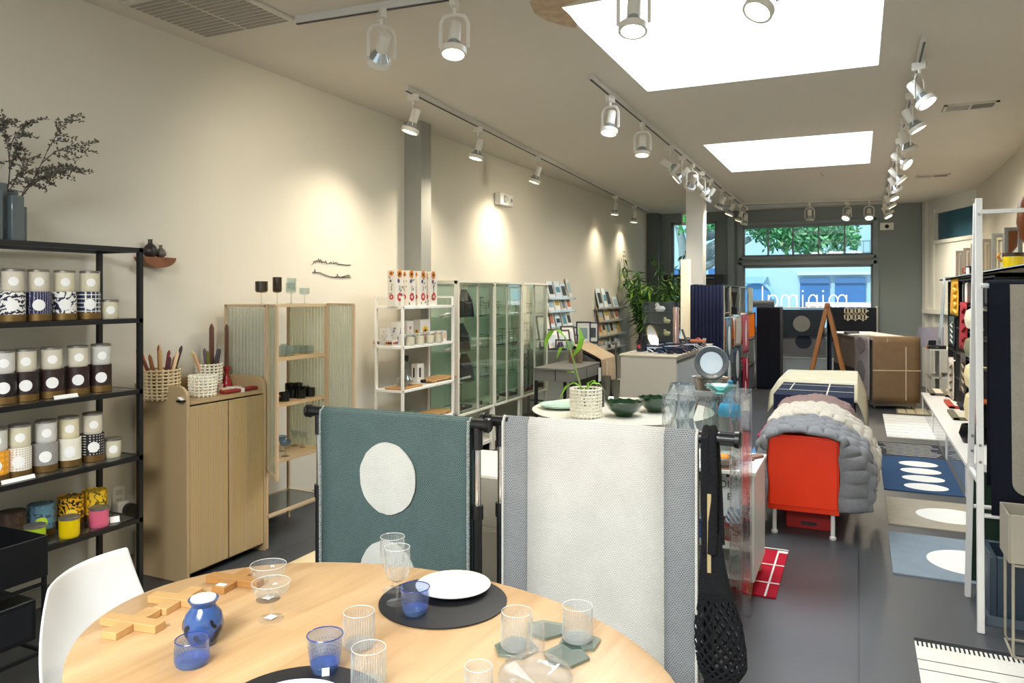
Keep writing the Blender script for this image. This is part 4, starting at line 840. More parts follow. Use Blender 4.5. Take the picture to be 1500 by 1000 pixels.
leafy('potted_plant', 'small green leafy plant in the white woven planter on the fourth shelf', (-3.48, P(590, 606, x=-3.48).y, .585), 16, .14, '5f8a3a', 1.0, .012, .6)

# ================================================================ glass display cases
CFX, CBX, CTZ, CBZ = -3.45, -3.83, 1.745, .46
ED = [P(px, 430, x=CFX).y for px in (669, 699, 723, 741.5, 763.5, 782, 801)]
MCASE = mat('case_white', 'ece7d6', .4, var=.02); CG = glass('case_glass', 'f7fbf8', 1.5); CGS = glass('case_shelf_glass', 'dcebe2', 1.0, body=.12); CBK = mat('case_green_back', 'd2d8ca', .4, var=.06, scale=3)
for k in range(3):
    y0_, ym, y1_ = ED[2 * k] + .006, ED[2 * k + 1], ED[2 * k + 2] - .006
    c_ = thing('glass_display_case', ('white framed glass case of jewellery next to the white open shelf', 'white framed glass case of jewellery, middle of the three', 'white framed glass case of jewellery nearest the card racks')[k], 'display case', (CFX, y0_, 0), 0, 'glass display cases'); o_ = Vector((CFX, y0_, 0))
    def cl(a, b__): return Vector(a) - o_, Vector(b__) - o_
    mb = MB(); e = .03
    for x in (CFX - e / 2, CBX + e / 2):
        for y in (y0_ + e / 2, y1_ - e / 2): mb.bar(*cl((x, y, 0), (x, y, CTZ)), e)
    for z in (CTZ - e / 2, CBZ):
        for x in (CFX - e / 2, CBX + e / 2): mb.bar(*cl((x, y0_, z), (x, y1_, z)), e)
        for y in (y0_ + e / 2, y1_ - e / 2): mb.bar(*cl((CFX, y, z), (CBX, y, z)), e)
    mb.bar(*cl((CFX - .02, y0_, .1), (CFX - .02, y1_, .1)), e)
    obj('frame', mb, MCASE, c_)
    obj('base_board', MB().box(*cl((CFX - .01, y0_ + .01, CBZ), (CBX + .01, y1_ - .01, CBZ + .015))), MCASE, c_)
    obj('plinth_board', MB().box(*cl((CFX - .02, y0_ + .01, .1), (CBX + .01, y1_ - .01, .12))), MCASE, c_)
    obj('back_panel', MB().box(*cl((CBX + .012, y0_ + .02, .12), (CBX + .018, y1_ - .02, CTZ - .02))), CBK, c_)
    for z in (1.39, 1.06, .75): obj('glass_shelf', MB().box(*cl((CFX - .04, y0_ + .02, z - .008), (CBX + .03, y1_ - .02, z))), CGS, c_)
    for y in (y0_ + .006, y1_ - .006): obj('side_glass', MB().box(*cl((CFX - .02, y - .002, CBZ), (CBX + .02, y + .002, CTZ - .02))), CG, c_)
    obj('top_glass', MB().box(*cl((CFX - .02, y0_ + .02, CTZ - .014), (CBX + .02, y1_ - .02, CTZ - .008))), CG, c_)
    for a, b__ in ((y0_ + .012, ym - .003), (ym + .003, y1_ - .012)):
        d_ = obj('door', MB().bar(*cl((CFX + .008, a, CBZ), (CFX + .008, a, CTZ)), .014, .02).bar(*cl((CFX + .008, b__, CBZ), (CFX + .008, b__, CTZ)), .014, .02).bar(*cl((CFX + .008, a, CBZ), (CFX + .008, b__, CBZ)), .02, .02).bar(*cl((CFX + .008, a, CTZ - .01), (CFX + .008, b__, CTZ - .01)), .02, .02), MCASE, c_)
        obj('glass', MB().box(*cl((CFX + .006, a, CBZ), (CFX + .009, b__, CTZ - .01))), CG, d_)
        obj('hinge', MB().box(*cl((CFX + .012, b__ - .03, CTZ - .05), (CFX + .022, b__ - .01, CTZ - .03))), STEEL, d_)
        obj('lock', MB().box(*cl((CFX + .012, a + .02, CBZ + .05), (CFX + .024, a + .06, CBZ + .09))), STEEL, d_)
def yc(px, x=-3.6): return P(px, 450, x=x).y
MBUST = mat('black_velvet', '15171b', .9); MSTONE = mat('white_resin', 'e8e6df', .4); SILV = mat('silver_wire', 'c9c9c6', .25, 1); DKMET = mat('dark_wire', '2e3033', .4, .6)
def bust(loc, label, rz=rad(60), h=.26, m=None):
    o = thing('necklace_bust', label, 'bust', loc, rz, 'necklace busts in the glass cases')
    def fn(u, v):
        z = h * v; w = .085 * (1 - .12 * v) if v < .6 else .075 * (1 - (v - .6) * 1.6); a = PI * (u - .5) * 1.3
        return (w * math.sin(a), -.05 * math.cos(a) * (1 - .5 * v) - .03 + .05 * v, z)
    obj('bust_form', MB().grid(fn, 12, 10), m or MBUST, o, solid=.006)
    obj('necklace', MB().tube([(.06 * math.sin(a), -.07 + .02 * (1 - math.cos(a)), h * (.62 + .12 * -math.cos(a))) for a in [-2.0 + 4.0 * i / 16 for i in range(17)]], .004, 6), SILV, o)
    return o
def tstand(loc, label, h=.14):
    o = thing('jewellery_stand', label, 'jewellery stand', loc, R.uniform(.6, 1.4), 'jewellery stands in the glass cases')
    obj('base', MB().lathe([(0, 0), (.03, 0), (.03, .006), (0, .008)], n=14), DKMET, o)
    obj('t_bar', MB().tube([(0, 0, .005), (0, 0, h)], .003, 6).tube([(-.045, 0, h * .95), (.045, 0, h * .95)], .004, 6).tube([(-.04, 0, h * .55), (.04, 0, h * .55)], .003, 6), DKMET, o)
    for k in (-.03, 0.0, .03): obj('earring', MB().tube([(k, 0, h * .95), (k, .003, h * .8)], .0012, 4).lathe([(0, h * .66), (.009, h * .73), (0, h * .8)], (k, 0, 0), 8), SILV, o)
    return o
def neckpiece(loc, label, rx=.11, m=None):
    o = thing('bead_necklace', label, 'necklace', loc, R.uniform(0, .6), 'bead necklaces in the glass cases')
    mb = MB()
    for i in range(22): a = 2 * PI * i / 22; mb.ball((rx * math.cos(a) * .6, rx * math.sin(a), .012 + .018 * (1 + math.cos(a))), .0135, 8)
    obj('beads', mb, m or MSTONE, o); return o
bust((-3.62, yc(684), 1.39), 'black velvet necklace bust on the top shelf of the first glass case', h=.27)
bust((-3.62, yc(684), .75), 'tall black necklace bust on the lower shelf of the first glass case', h=.26)
bust((-3.64, yc(681), 1.06), 'black necklace bust on the middle shelf of the first glass case', h=.26)
neckpiece((-3.6, yc(655, -3.6), 1.39), 'white and black bead necklace seen through the case side beside the printed boxes', .1)
neckpiece((-3.58, yc(658, -3.6), 1.06), 'white bead necklace behind the glass candles, on the middle case shelf')
neckpiece((-3.56, yc(672), .75), 'white bead necklace on the lower shelf of the first glass case')
neckpiece((-3.58, yc(692), 1.06), 'white bead necklace on the middle shelf, first case, right door')
neckpiece((-3.58, yc(710), .75), 'white bead necklace on the lower shelf behind the second glass door')
for i, (px, z, h) in enumerate(sorted(((704, 1.39, .2), (712, 1.39, .14), (720, 1.39, .16), (692, .75, .12), (706, 1.06, .14), (715, 1.06, .12), (730, 1.39, .15), (736, 1.06, .18), (731, 1.06, .1), (746, 1.06, .13), (752, 1.06, .17), (758, 1.06, .12), (751, .75, .3), (756, 1.39, .16), (772, 1.06, .22), (775, 1.39, .12), (768, .75, .16), (712, .75, .15)))):
    sh = {1.39: 'upper', 1.06: 'middle', .75: 'lower'}[z]; dn = [k for k in range(6) if ED[k] <= yc(px, CFX) + 1e-6 or k == 0][-1]
    tstand((-3.6, yc(px), z), 'dark jewellery stand, %s from left across the glass cases, %s shelf' % ((ORD + ['thirteenth', 'fourteenth', 'fifteenth', 'sixteenth', 'seventeenth', 'eighteenth'])[i], sh), h)
for px, z, hx, nm in ((745, .475, '5d5346', 'low dark tray of jewellery on the base of the middle glass case'), (768, .475, '7c2a2a', 'red jewellery tray on the base of the last glass case'), (790, .475, '8d3030', 'small red tray at the right end base of the last glass case'), (676, .475, '6a6a66', 'small grey tray on the base of the first glass case')):
    o = thing('jewellery_tray', nm, 'tray', (-3.6, yc(px), z), 0, 'trays on the case bases'); obj('tray', MB().box((-.06, -.12, 0), (.06, .12, .01)).box((-.06, -.12, 0), (-.052, .12, .025)).box((.052, -.12, 0), (.06, .12, .025)).box((-.06, -.12, 0), (.06, -.112, .025)).box((-.06, .112, 0), (.06, .12, .025)), mat('tray_' + hx, hx, .6), o)
    obj('trinkets', MB().ball((-.02, -.05, .022), .014, 8).ball((.01, .02, .022), .016, 8).ball((-.01, .07, .02), .012, 8).ball((.03, -.02, .02), .012, 8), SILV, o)

# ================================================================ card racks on the wall
MACR = glass('acrylic_ledge', 'eef2f0', 1.0, body=.25)
CARDH = ['e9eef2', 'f3f1ea', 'dfe8ee', 'f6f3ee', 'cfdfe6', 'efe6da', 'e2ddd2']
CARDW = ['e7d9b8', 'ead9b4', 'd9c08f', 'efe3c8', 'e3cfa0', 'dcb98a', 'e8d6ac']
PRN = [mat('card_print_' + h_, h_, .6) for h_ in ('2c3138', '5d93ab', '3a3b40', '9fb9c4', 'b9a44a', '7a7a78', 'c07050')]
def wallrack(pxs, ledges, label, metal, first):
    ya, yb = P(pxs[0], 450, x=-3.79).y, P(pxs[1], 450, x=-3.79).y
    r_ = thing('card_rack', label, 'card rack', (XL + .004, ya, 0)); 
    for z, cards, pal, hts in ledges:
        lm = obj('ledge', MB().box((0, 0, z - .006), (.12, yb - ya, z)).box((.112, 0, z - .006), (.12, yb - ya, z + .03)), metal, r_, bevel=.001)
    for yy in (.12, yb - ya - .12): obj('upright', MB().box((.0, yy - .012, ledges[-1][0] - .1), (.008, yy + .012, ledges[0][0] + .12)), metal, r_)
    for li, (z, cards, pal, hts) in enumerate(ledges):
        for ci, (f0, w_) in enumerate(cards):
            h_ = hts[ci % len(hts)]; o = thing('greeting_card', '%s greeting card from the left on the %s ledge of the %s card rack' % (ORD[ci], ORD[li], first), 'card', (XL + .088, ya + f0 * (yb - ya), z), 0, 'greeting cards on the %s card rack' % first)
            lean = rad(14)
            obj('card', MB().obox((-math.sin(lean) * h_ / 2, 0, h_ / 2 * math.cos(lean)), (.012, w_, h_), (0, -lean, 0)), mat('card_' + pal[(ci * 2 + li) % len(pal)], pal[(ci * 2 + li) % len(pal)], .6), o)
            k = (ci + li * 3) % len(PRN)
            c0 = Vector((-math.sin(lean) * h_ * .5 + .0075, 0, h_ * .5 * math.cos(lean)))
            obj('print', MB().obox(c0 + Vector((.0, 0, h_ * .04)), (.002, w_ * .7, h_ * (.5, .3, .62)[ci % 3]), (0, -lean, 0)), PRN[k], o)
    return r_
q = lambda py, px: P(px, py, x=-3.72).z
wallrack((800, 838), [(q(438, 820), [(.16, .21), (.42, .21), (.64, .2), (.88, .12)], CARDH, (.25, .25, .22, .3)), (q(457, 820), [(.14, .2), (.38, .2), (.62, .17), (.83, .17)], CARDH, (.24, .24, .22, .23)), (q(481, 820), [(.16, .22), (.42, .18), (.66, .17), (.85, .17)], CARDH, (.26, .2, .22, .22))], 'clear ledged card rack on the left wall nearer the glass cases', MACR, 'nearer')
wallrack((874, 913), [(q(452, 893), [(.12, .22), (.3, .18), (.42, .22), (.66, .26)], ['cfd9dd', 'aebcc2', 'dfe6e8'], (.34, .34, .34, .2)), (q(471, 893), [(.12, .22), (.33, .22), (.52, .22), (.7, .2)], ['e9d7b0', 'd6b98a', 'cfd9dd', 'e6e0d2'], (.27, .26, .22, .24)), (q(492, 893), [(.1, .16), (.24, .16), (.38, .16), (.52, .16), (.66, .16), (.8, .16)], CARDW, (.26, .27, .26, .27)), (q(512, 893), [(.55, .2), (.75, .2)], ['e0d8cc', '5a4f6a', 'e9e6e0'], (.22, .26))], 'grey metal card rack with four ledges on the left wall near the bamboo', mat('ledge_grey_metal', 'c2c8c8', .4, .3), 'farther')

# ================================================================ photo table, desk, draped board
tz = .93
t_ = thing('glass_side_table', 'chrome legged glass table crowded with small photo frames', 'table', (-3.45, 9.25, 0))
obj('top', MB().box((-.3, -.7, tz - .015), (.3, 1.2, tz)), glass('table_glass', 'd5dfdd', 1.0, body=.3), t_)
for x in (-.28, .28):
    for y in (-.68, 1.18): obj('leg', MB().tube([(x, y, 0), (x, y, tz - .015)], .016, 10), STEEL, t_)
obj('lower_rail', MB().tube([(.28, -.68, .3), (.28, 1.18, .3)], .01, 8).tube([(-.28, -.68, .3), (.28, -.68, .3)], .01, 8).tube([(-.28, 1.18, .3), (.28, 1.18, .3)], .01, 8), STEEL, t_)
MFB_ = mat('frame_brown', '3c2f29', .5); MFN = mat('frame_navy', '182338', .45); PHO = mat('photo_pale', 'cdd5d6', .5, var=.35, scale=9); MATB = mat('mat_board', 'efe9dc', .7)
def pframe(loc, w_, h_, rz, label, m, lean=.2, group='photo frames on the side table', art=None):
    o = thing('photo_frame', label, 'picture frame', loc, rz, group); e = .018 if w_ < .25 else .03
    M_ = lambda mb: mb
    fr = MB().box((-w_ / 2, -.01, 0), (-w_ / 2 + e, .01, h_)).box((w_ / 2 - e, -.01, 0), (w_ / 2, .01, h_)).box((-w_ / 2, -.01, 0), (w_ / 2, .01, e)).box((-w_ / 2, -.01, h_ - e), (w_ / 2, .01, h_))
    f_ = obj('frame', fr, m, o); f_.rotation_euler.x = -lean; f_.location.z = .01 * math.sin(lean)
    p = obj('print', MB().box((-w_ / 2 + e, -.004, e), (w_ / 2 - e, .004, h_ - e)), MATB, f_)
    obj('picture', MB().box((-w_ * .28, -.006, h_ * .25), (w_ * .28, -.0045, h_ * .72)), art or PHO, f_)
    return o
for i, (px, x, w_, h_, rz, m) in enumerate(((801, -3.6, .2, .42, 60, MFB_), (806, -3.4, .18, .26, 62, MFB_), (815, -3.28, .2, .13, 30, BLACKP), (827, -3.35, .2, .24, 60, MFB_), (834, -3.45, .2, .27, 55, MFB_), (841, -3.5, .1, .14, 25, MFB_), (845, -3.62, .16, .22, 30, BLACKP))):
    yy = min(max(P(px, 500, x=x).y, 8.6), 10.2)
    pframe((x, yy, tz), w_, h_, rad(rz - 10), '%s photo frame counted from the left on the glass side table' % ORD[i], m, .28)
o = tag(obj('green_pot', MB().lathe([(0, 0), (.04, 0), (.05, .11), (.045, .11), (.036, .01), (0, .01)], n=18), mat('mint_ceramic', '9cc79a', .4), loc=(-3.2, 8.62, tz)), 'small mint green pot on the left end of the glass side table', 'pot')
o = tag(obj('purple_jar', MB().lathe([(0, 0), (.04, 0), (.045, .05), (.03, .08), (.03, .1), (0, .1)], n=18), mat('plum_glass', '4c3350', .3), loc=(-3.32, 8.6, tz)), 'dark plum jar beside the mint green pot on the glass side table', 'jar')
# grey writing desk with drawers
dk = thing('writing_desk', 'grey writing desk with two drawers beside the draped board', 'desk', (-2.95, 7.95, 0)); MDG = mat('desk_grey', '75726b', .5)
dz = .82
obj('top', MB().box((-.25, -.47, dz - .02), (.2, .47, dz)), MDG, dk, bevel=.003)
for a, b__ in ((-.45, -.01), (.01, .45)):
    d_ = obj('drawer', MB().box((.0, a, dz - .14), (.2, b__, dz - .022)), MDG, dk, bevel=.003)
obj('back_box', MB().box((-.25, -.45, dz - .14), (-.01, .45, dz - .022)), MDG, dk)
for x in (-.23, .18):
    for y in (-.44, .44): obj('leg', MB().bar((x, y, 0), (x, y, dz - .14), .03), BLACK, dk)
pframe((-3.4, 9.68, tz), .2, .31, rad(18), 'large navy frame with a line drawing of a tall boat on the glass table', MFN, .1, 'navy frames on the table', mat('drawing_grey', '8fa3a4', .6, var=.5, scale=12))
pframe((-3.4, 10.06, tz), .17, .29, rad(18), 'smaller navy frame with a dark photo right of the larger on the glass table', MFN, .1, 'navy frames on the table', mat('photo_dark', '42474c', .6, var=.6, scale=10))
woven((-2.98, P(843, 525, x=-2.98).y, dz), .075, .15, 'brown woven basket pot on the left end of the grey desk', mat('brown_ceramic', '7d6a4e', .5), 9, 20)
tag(obj('hang_tag', MB().box((-.004, -.045, 0), (0, .045, .16)), LABEL, loc=(-2.735, 8.36, .6)), 'white paper tag hanging from the front of the grey desk', 'tag')
# draped presentation board
MKR = weave('kraft_linen', 'b79a78', 'c9b08e', 120); 
dbp = P(880, 560, y=9.3)
db = thing('display_stand', 'dark slanted stand beside the desk carrying a draped linen runner', 'stand', (-3.12, 8.52, 0))
obj('panel', MB().prism([(0, .05), (.3, .05), (.3, .84), (0, .98)], 'y', -.0, .03).prism([(0, .05), (.3, .05), (.3, .84), (0, .98)], 'y', .62, .65), mat('stand_dark', '5f5b55', .6), db)
obj('slope', MB().hexa([(0, 0, .96), (.3, 0, .82), (.3, .65, .82), (0, .65, .96), (0, 0, .98), (.3, 0, .84), (.3, .65, .84), (0, .65, .98)]), mat('stand_dark', ''), db)
pts = [(-.02, 1.0), (.1, .95), (.3, .855), (.335, .83), (.345, .7), (.35, .3), (.35, .16)]
def fn(u, v):
    k = v * (len(pts) - 1); i = min(int(k), len(pts) - 2); f_ = k - i; a, b__ = pts[i], pts[i + 1]
    return (a[0] + (b__[0] - a[0]) * f_ + .008 * math.sin(9 * u + 3 * v), .02 + .6 * u, a[1] + (b__[1] - a[1]) * f_ + .004)
o = obj('linen_runner', MB().grid(fn, 10, 24).box((.352, .2, .5), (.358, .21, .8), 1).box((.354, .1, .3), (.36, .54, .31), 1), [MKR, mat('pale_thread', 'e8dcc4', .8)], solid=.004, loc=(-3.12, 8.52, 0)); tag(o, 'natural linen runner with pale cross lines draped over the slanted stand', 'runner')
oc = thing('office_chair', 'black office chair half hidden behind the pale counter', 'chair', (-2.7, 10.5, 0))
obj('seat', MB().prism(rrect(-.24, -.24, .24, .24, .08), 'z', .45, .52), BLACKP, oc, bevel=.02)
obj('backrest', MB().grid(lambda u, v: (-.22 + .44 * u, .24 + .06 * math.sin(PI * u) , .55 + .5 * v), 8, 8), BLACKP, oc, solid=.03)
obj('stem', MB().tube([(0, 0, .1), (0, 0, .45)], .03, 10), BLACKP, oc)
for k in range(5): a = 2 * PI * k / 5; obj('leg', MB().bar((0, 0, .1), (.3 * math.cos(a), .3 * math.sin(a), .06), .05, .03).ball((.3 * math.cos(a), .3 * math.sin(a), .03), .03, 8), BLACKP, oc)
woven((-2.72, 9.55, 0), .15, .5, 'tall pale woven floor basket between the draped stand and the counter', MIV, 16, 22, 'woven_basket', 'basket')

# bamboo
bp_ = thing('bamboo_plant', 'tall green bamboo plant standing against the left wall by the back corner', 'plant', (-3.2, 13.0, 0))
obj('pot', MB().lathe([(0, 0), (.2, 0), (.24, .4), (.22, .4), (.19, .36), (0, .36)], n=24), mat('pot_charcoal', '3c3d3d', .6), bp_)
st = MB(); lf = MB()
for k in range(46):
    a = R.uniform(0, 2 * PI); p = Vector((.17 * math.cos(a) * R.random(), .17 * math.sin(a) * R.random(), .36)); d = Vector((math.cos(a) * .16, math.sin(a) * .2, 1)).normalized(); hgt = R.uniform(1.0, 1.75) if k > 2 else 2.0; pts = [p]
    for i in range(8):
        d = (d + Vector((math.cos(a) * .02, math.sin(a) * .03, -.01))).normalized(); p = p + d * hgt / 8; pts.append(p)
        for _ in range(10 if i > 0 else 4):
            an = R.uniform(0, 2 * PI); ld = Vector((math.cos(an), math.sin(an), R.uniform(-.9, .3))).normalized() * R.uniform(.12, .22); sd = ld.cross(Vector((0, 0, 1))).normalized() * .02; s_ = p + Vector((R.uniform(-.06, .06), R.uniform(-.06, .06), R.uniform(-.08, .08)))
            lf.add([s_, s_ + ld * .4 + sd, s_ + ld + Vector((0, 0, -.04)), s_ + ld * .4 - sd], [(0, 1, 2, 3)], R.choice((0, 0, 0, 1)))
    st.tube(pts, .007, 5)
lf.v = [(max(q_[0], -.6), q_[1], q_[2]) for q_ in lf.v]; st.v = [(max(q_[0], -.6), q_[1], q_[2]) for q_ in st.v]
obj('stems', st, mat('bamboo_stem', '4c6a34', .5), bp_); obj('leaves', lf, [mat('bamboo_leaf', '3c6a34', .5, var=.35), mat('bamboo_leaf_bright', '8cb84c', .5, var=.3)], bp_, flat=True)

# ================================================================ counter with sunglasses
CO0, CO1, CYA, CYB, CZT = -2.23, -1.655, 7.5, 9.5, 1.0
MCN = mat('counter_greige', 'bdb5a5', .5, var=.02); MCT = mat('counter_top', 'd8cdb4', .35, var=.03)
ct = thing('counter', 'pale greige sales counter block with a grey drawer side', 'counter', (CO1, CYA, 0))
obj('carcass', MB().box((CO0 - CO1, 0, 0), (0, CYB - CYA, CZT - .02)), MCN, ct, bevel=.004)
obj('worktop', MB().box((CO0 - CO1 - .01, -.01, CZT - .02), (.01, CYB - CYA + .01, CZT)), MCT, ct, bevel=.003)
obj('side_panel', MB().box((0, .02, .0), (.006, CYB - CYA - .02, CZT - .09)), mat('counter_side_grey', 'b9bcbb', .4), ct)
obj('groove', MB().box((0, .02, CZT - .075), (.008, CYB - CYA - .02, CZT - .05)), mat('groove_dark', '4b4d4d', .6), ct)
def sung(loc, rz, hx, label):
    key = 'sg_' + hx
    if key not in _mc:
        o = thing('sunglasses', label, 'sunglasses', loc, rz, 'sunglasses laid in rows on the counter'); o.scale = (1.3, 1.3, 1.3)
        mm_ = mat('acetate_' + hx, hx, .2, coat=.5); _mc[key] = o
        for s_ in (-1, 1):
            obj('lens', MB().prism(rrect(s_ * .034 - .025, -.02, s_ * .034 + .025, .02, .012, 4), 'y', -.003, .001), mat('dark_lens', '1a2238', .08), o).location = (0, 0, .022)
            obj('temple', MB().bar((s_ * .064, 0, .035), (s_ * .06, .12, .02), .005, .008), mm_, o)
        obj('rim', MB().box((-.064, -.004, .037), (.064, .003, .046)).box((-.008, -.004, .022), (.008, .003, .04)).box((-.064, -.003, .0), (-.058, .002, .04)).box((.058, -.003, .0), (.064, .002, .04)).box((-.06, -.003, 0), (-.01, .002, .005)).box((.01, -.003, 0), (.06, .002, .005)), mm_, o)
        return o
    return dup(_mc[key], loc, rz, label, 'sunglasses laid in rows on the counter')
n_ = 0
for row in range(4):
    for k in range(9):
        hx = ('14203c', 'd4d8dc', '2a4468', '5a3a2c', 'd4d8dc', '1c1c22', '2a4468')[(row * 2 + k * 3) % 7]  # pale frame colour puts the white lens glints into the rows
        x = CO1 - .06 - row * .115 + R.uniform(-.008, .008); y = CYA + .22 + k * .125 + row * .03
        sung((x, y, CZT), rad(180 + 35), hx, 'dark framed sunglasses lying in the rows on the counter' if hx in ('14203c', '1c1c22', '2a4468') else ('brown framed sunglasses lying in the rows on the counter' if hx == '5a3a2c' else 'sunglasses with lens glints painted as pale frames in the rows on the counter'))
c_ = thing('paper_cup', 'dark cup with a red scribble on the near left corner of the counter', 'cup', (-2.08, CYA + .24, CZT + .012))
obj('body', MB().lathe([(0, 0), (.036, 0), (.045, .125), (.043, .125), (.034, .006), (0, .006)], n=22), mat('cup_black', '1d1a1e', .4), c_)
label_disc(c_, .0405, .055, .02, mat('cup_red', 'c43a4a', .5), -1.9, 'red_mark')
tag(obj('coaster', MB().prism(rrect(-.09, -.11, .09, .11, .02), 'z', 0, .012), mat('coaster_stone', 'c9c2b4', .7), bevel=.002, loc=(-2.08, CYA + .24, CZT)), 'square pale coaster under the dark cup on the counter', 'coaster')
# acrylic jewellery tower
ac = thing('acrylic_tower', 'clear acrylic tower with shelves of small white things on the counter', 'display tower', (-2.1, 8.62, CZT)); AC = glass('acrylic_clear', 'eef1f0', 1.3); 
for z in (.0, .14, .28, .41, .52): obj('shelf', MB().box((-.16, -.13, z), (.2, .13, z + .006)), glass('acrylic_shelf', 'dfe6e5', 1.2, body=.15), ac)
obj('walls', MB().box((-.16, -.13, 0), (-.155, .13, .526)).box((.195, -.13, 0), (.2, .13, .526)).box((-.16, .125, 0), (.2, .13, .526)), AC, ac)
obj('mirror_back', MB().box((-.155, .118, .006), (.195, .124, .52)), mat('tower_grey_back', '6b6e6c', .2), ac)
for (px, dx, z, nm) in ((0, .02, .416, 'white bird shaped ornament on the top tier of the acrylic tower'), (1, .1, .286, 'pale shell ornament on the middle tier of the acrylic tower'), (2, .1, .146, 'pale shell ornament on the lower tier of the acrylic tower')):
    s_ = (1.2, .8, .8)[px]; o = thing('ornament', nm, 'ornament', (-2.1 + dx, 8.58, CZT + z)); obj('body', MB().lathe([(.0, 0), (.03 * s_, .0), (.045 * s_, .025 * s_), (.03 * s_, .05 * s_), (0, .055 * s_)], n=16, sx=1.2).ball((-.03 * s_, 0, .06 * s_), .022 * s_, 10), MSTONE if px == 0 else mat('shell_yellow', 'd9cf9a', .5), o)
vessel('perfume_tube', [(0, 0), (.035, 0), (.035, .46), (.03, .47), (0, .47)], mat('rose_metal_tube', 'c9a9a0', .2, .6), (-1.88, 8.5, CZT), 'tall rosy metallic cylinder in front of the acrylic tower', 'cylinder', part='body')
om = thing('oval_mirror', 'leaning gold rimmed oval mirror on the counter', 'mirror', (-2.03, 8.2, CZT + .02), rad(15))
rim = [(.055 * math.cos(2 * PI * i / 28), -.0, .135 + .13 * math.sin(2 * PI * i / 28)) for i in range(28)]
f_ = obj('rim', MB().tube(rim, .006, 6, closed=True).tube([(-.02, 0, .0), (-.02, .06, -.018), (.03, .06, -.018), (.02, 0, .0)], .003, 5), mat('soft_gold', 'b59a4e', .3, .9), om); f_.rotation_euler = (-.15, rad(-18), 0)
obj('glass', MB().prism([(p[0] * .95, p[2]) for p in rim], 'y', -.002, .002), MIRROR, f_)
lv = tag(obj('black_card', MB().obox((0, 0, .11), (.004, .1, .22), (0, -.35, 0)), BLACKP, loc=(-1.8, 8.62, CZT)), 'black leaning card to the right of the rosy cylinder on the counter', 'card')
for px, (x, y), hx, nm in ((0, (-1.72, 8.95), 'c9774f', 'coral bead bracelet stand at the back of the counter'), (1, (-1.85, 9.0), '2b2b2e', 'black bracelet stand at the back of the counter'), (2, (-1.7, 9.25), '8a8478', 'small grey stand at the far right of the counter')):
    o = thing('bracelet_stand', nm, 'jewellery stand', (x, y, CZT)); obj('post', MB().lathe([(0, 0), (.02, 0), (.016, .06), (0, .06)], n=12), STEEL, o); obj('arm', MB().tube([(-.09 if px < 2 else -.02, 0, .065), (.09 if px < 2 else .02, 0, .065)], .016, 8), mat('stand_' + hx, hx, .5), o)
    if px < 2: obj('beads', MB().tube([(.03 * math.cos(a), .03 * math.sin(a) * .4, .065 + .03 * math.sin(a)) for a in [2 * PI * i / 14 for i in range(14)]], .008, 6, closed=True), mat('beads_' + hx, 'c9573f' if px == 0 else '3d3d42', .4), o)
tag(obj('tray', MB().prism(ell(0, 0, .11, .16), 'z', 0, .01), WHITE, loc=(-1.83, 8.72, CZT)), 'white oval tray behind the sunglasses on the counter', 'tray')
# tall lamp and navy textile
lm = thing('floor_lamp', 'tall slim glowing cream column lamp beside the white column', 'lamp', (-2.3, 10.6, 0))
lx = P(1004.5, 430, y=10.6).x; lm.location.x = lx
obj('shade', MB().prism(rrect(-.062, -.062, .062, .062, .015), 'z', .25, P(1004, 380, y=10.6).z), mat('lamp_paper', 'f3e2bf', .7, var=.04, emit=.35), lm)
obj('glow_base', MB().prism(rrect(-.06, -.06, .06, .06, .015), 'z', .05, .25), mat('lamp_base_cream', 'd9c9a4', .6), lm); obj('foot', MB().prism(rrect(-.1, -.1, .1, .1, .02), 'z', 0, .05), mat('lamp_foot', '8c8371', .6), lm)
# chrome modular shelving with textiles
SXA, SXB = -2.0, -1.585; SYS = [9.95, 10.5, 11.4, 12.3, 13.15]
sh = thing('modular_shelf', 'chrome tube modular shelf holding folded rugs behind the counter', 'shelf', (SXB, SYS[0], 0)); o_ = Vector((SXB, SYS[0], 0))
mb = MB(); tops = [1.72, 1.72, 1.72, 1.72, 1.32]
zl = [.06, .46, .88, 1.3, 1.72]
for i, y in enumerate(SYS):
    for x in (SXA, SXB): obj('post', MB().tube([Vector((x, y, 0)) - o_, Vector((x, y, tops[i])) - o_], .0125, 8), CHROME, sh)
    for z in zl:
        if z <= tops[i]: mb.tube([Vector((SXA, y, z)) - o_, Vector((SXB, y, z)) - o_], .01, 6)
for a, b__, tp2 in zip(SYS, SYS[1:], tops[1:]):
    for z in zl:
        if z <= tp2 + .001:
            for x in (SXA, SXB): mb.tube([Vector((x, a, z)) - o_, Vector((x, b__, z)) - o_], .01, 6)
obj('rails', mb, CHROME, sh)
mb = MB()
for a, b__, tp2 in zip(SYS, SYS[1:], tops[1:]):
    for z in zl:
        if z <= tp2 + .001 : obj('tray', MB().box(Vector((SXA + .02, a + .02, z - .004)) - o_, Vector((SXB - .02, b__ - .02, z + .004)) - o_), glass('smoked_shelf_glass', ''), sh)
def pleat(u, v): return (SXA + .0 + (SXB - SXA) * u, SYS[0] - .045 - .012 * abs(math.sin(u * PI * 9)), .35 + 1.38 * v)
tag(obj('navy_throw', MB().grid(pleat, 72, 4).grid(lambda u, v: (SXA + (SXB - SXA) * u, SYS[0] - .045 + .3 * v, 1.73 + .01 * math.sin(9 * u)), 8, 3), mat('royal_navy_cloth', '0a1030', .85, var=.12, bump=.3), solid=.006), 'pleated navy blue throw hung over the end of the chrome modular shelf', 'throw')
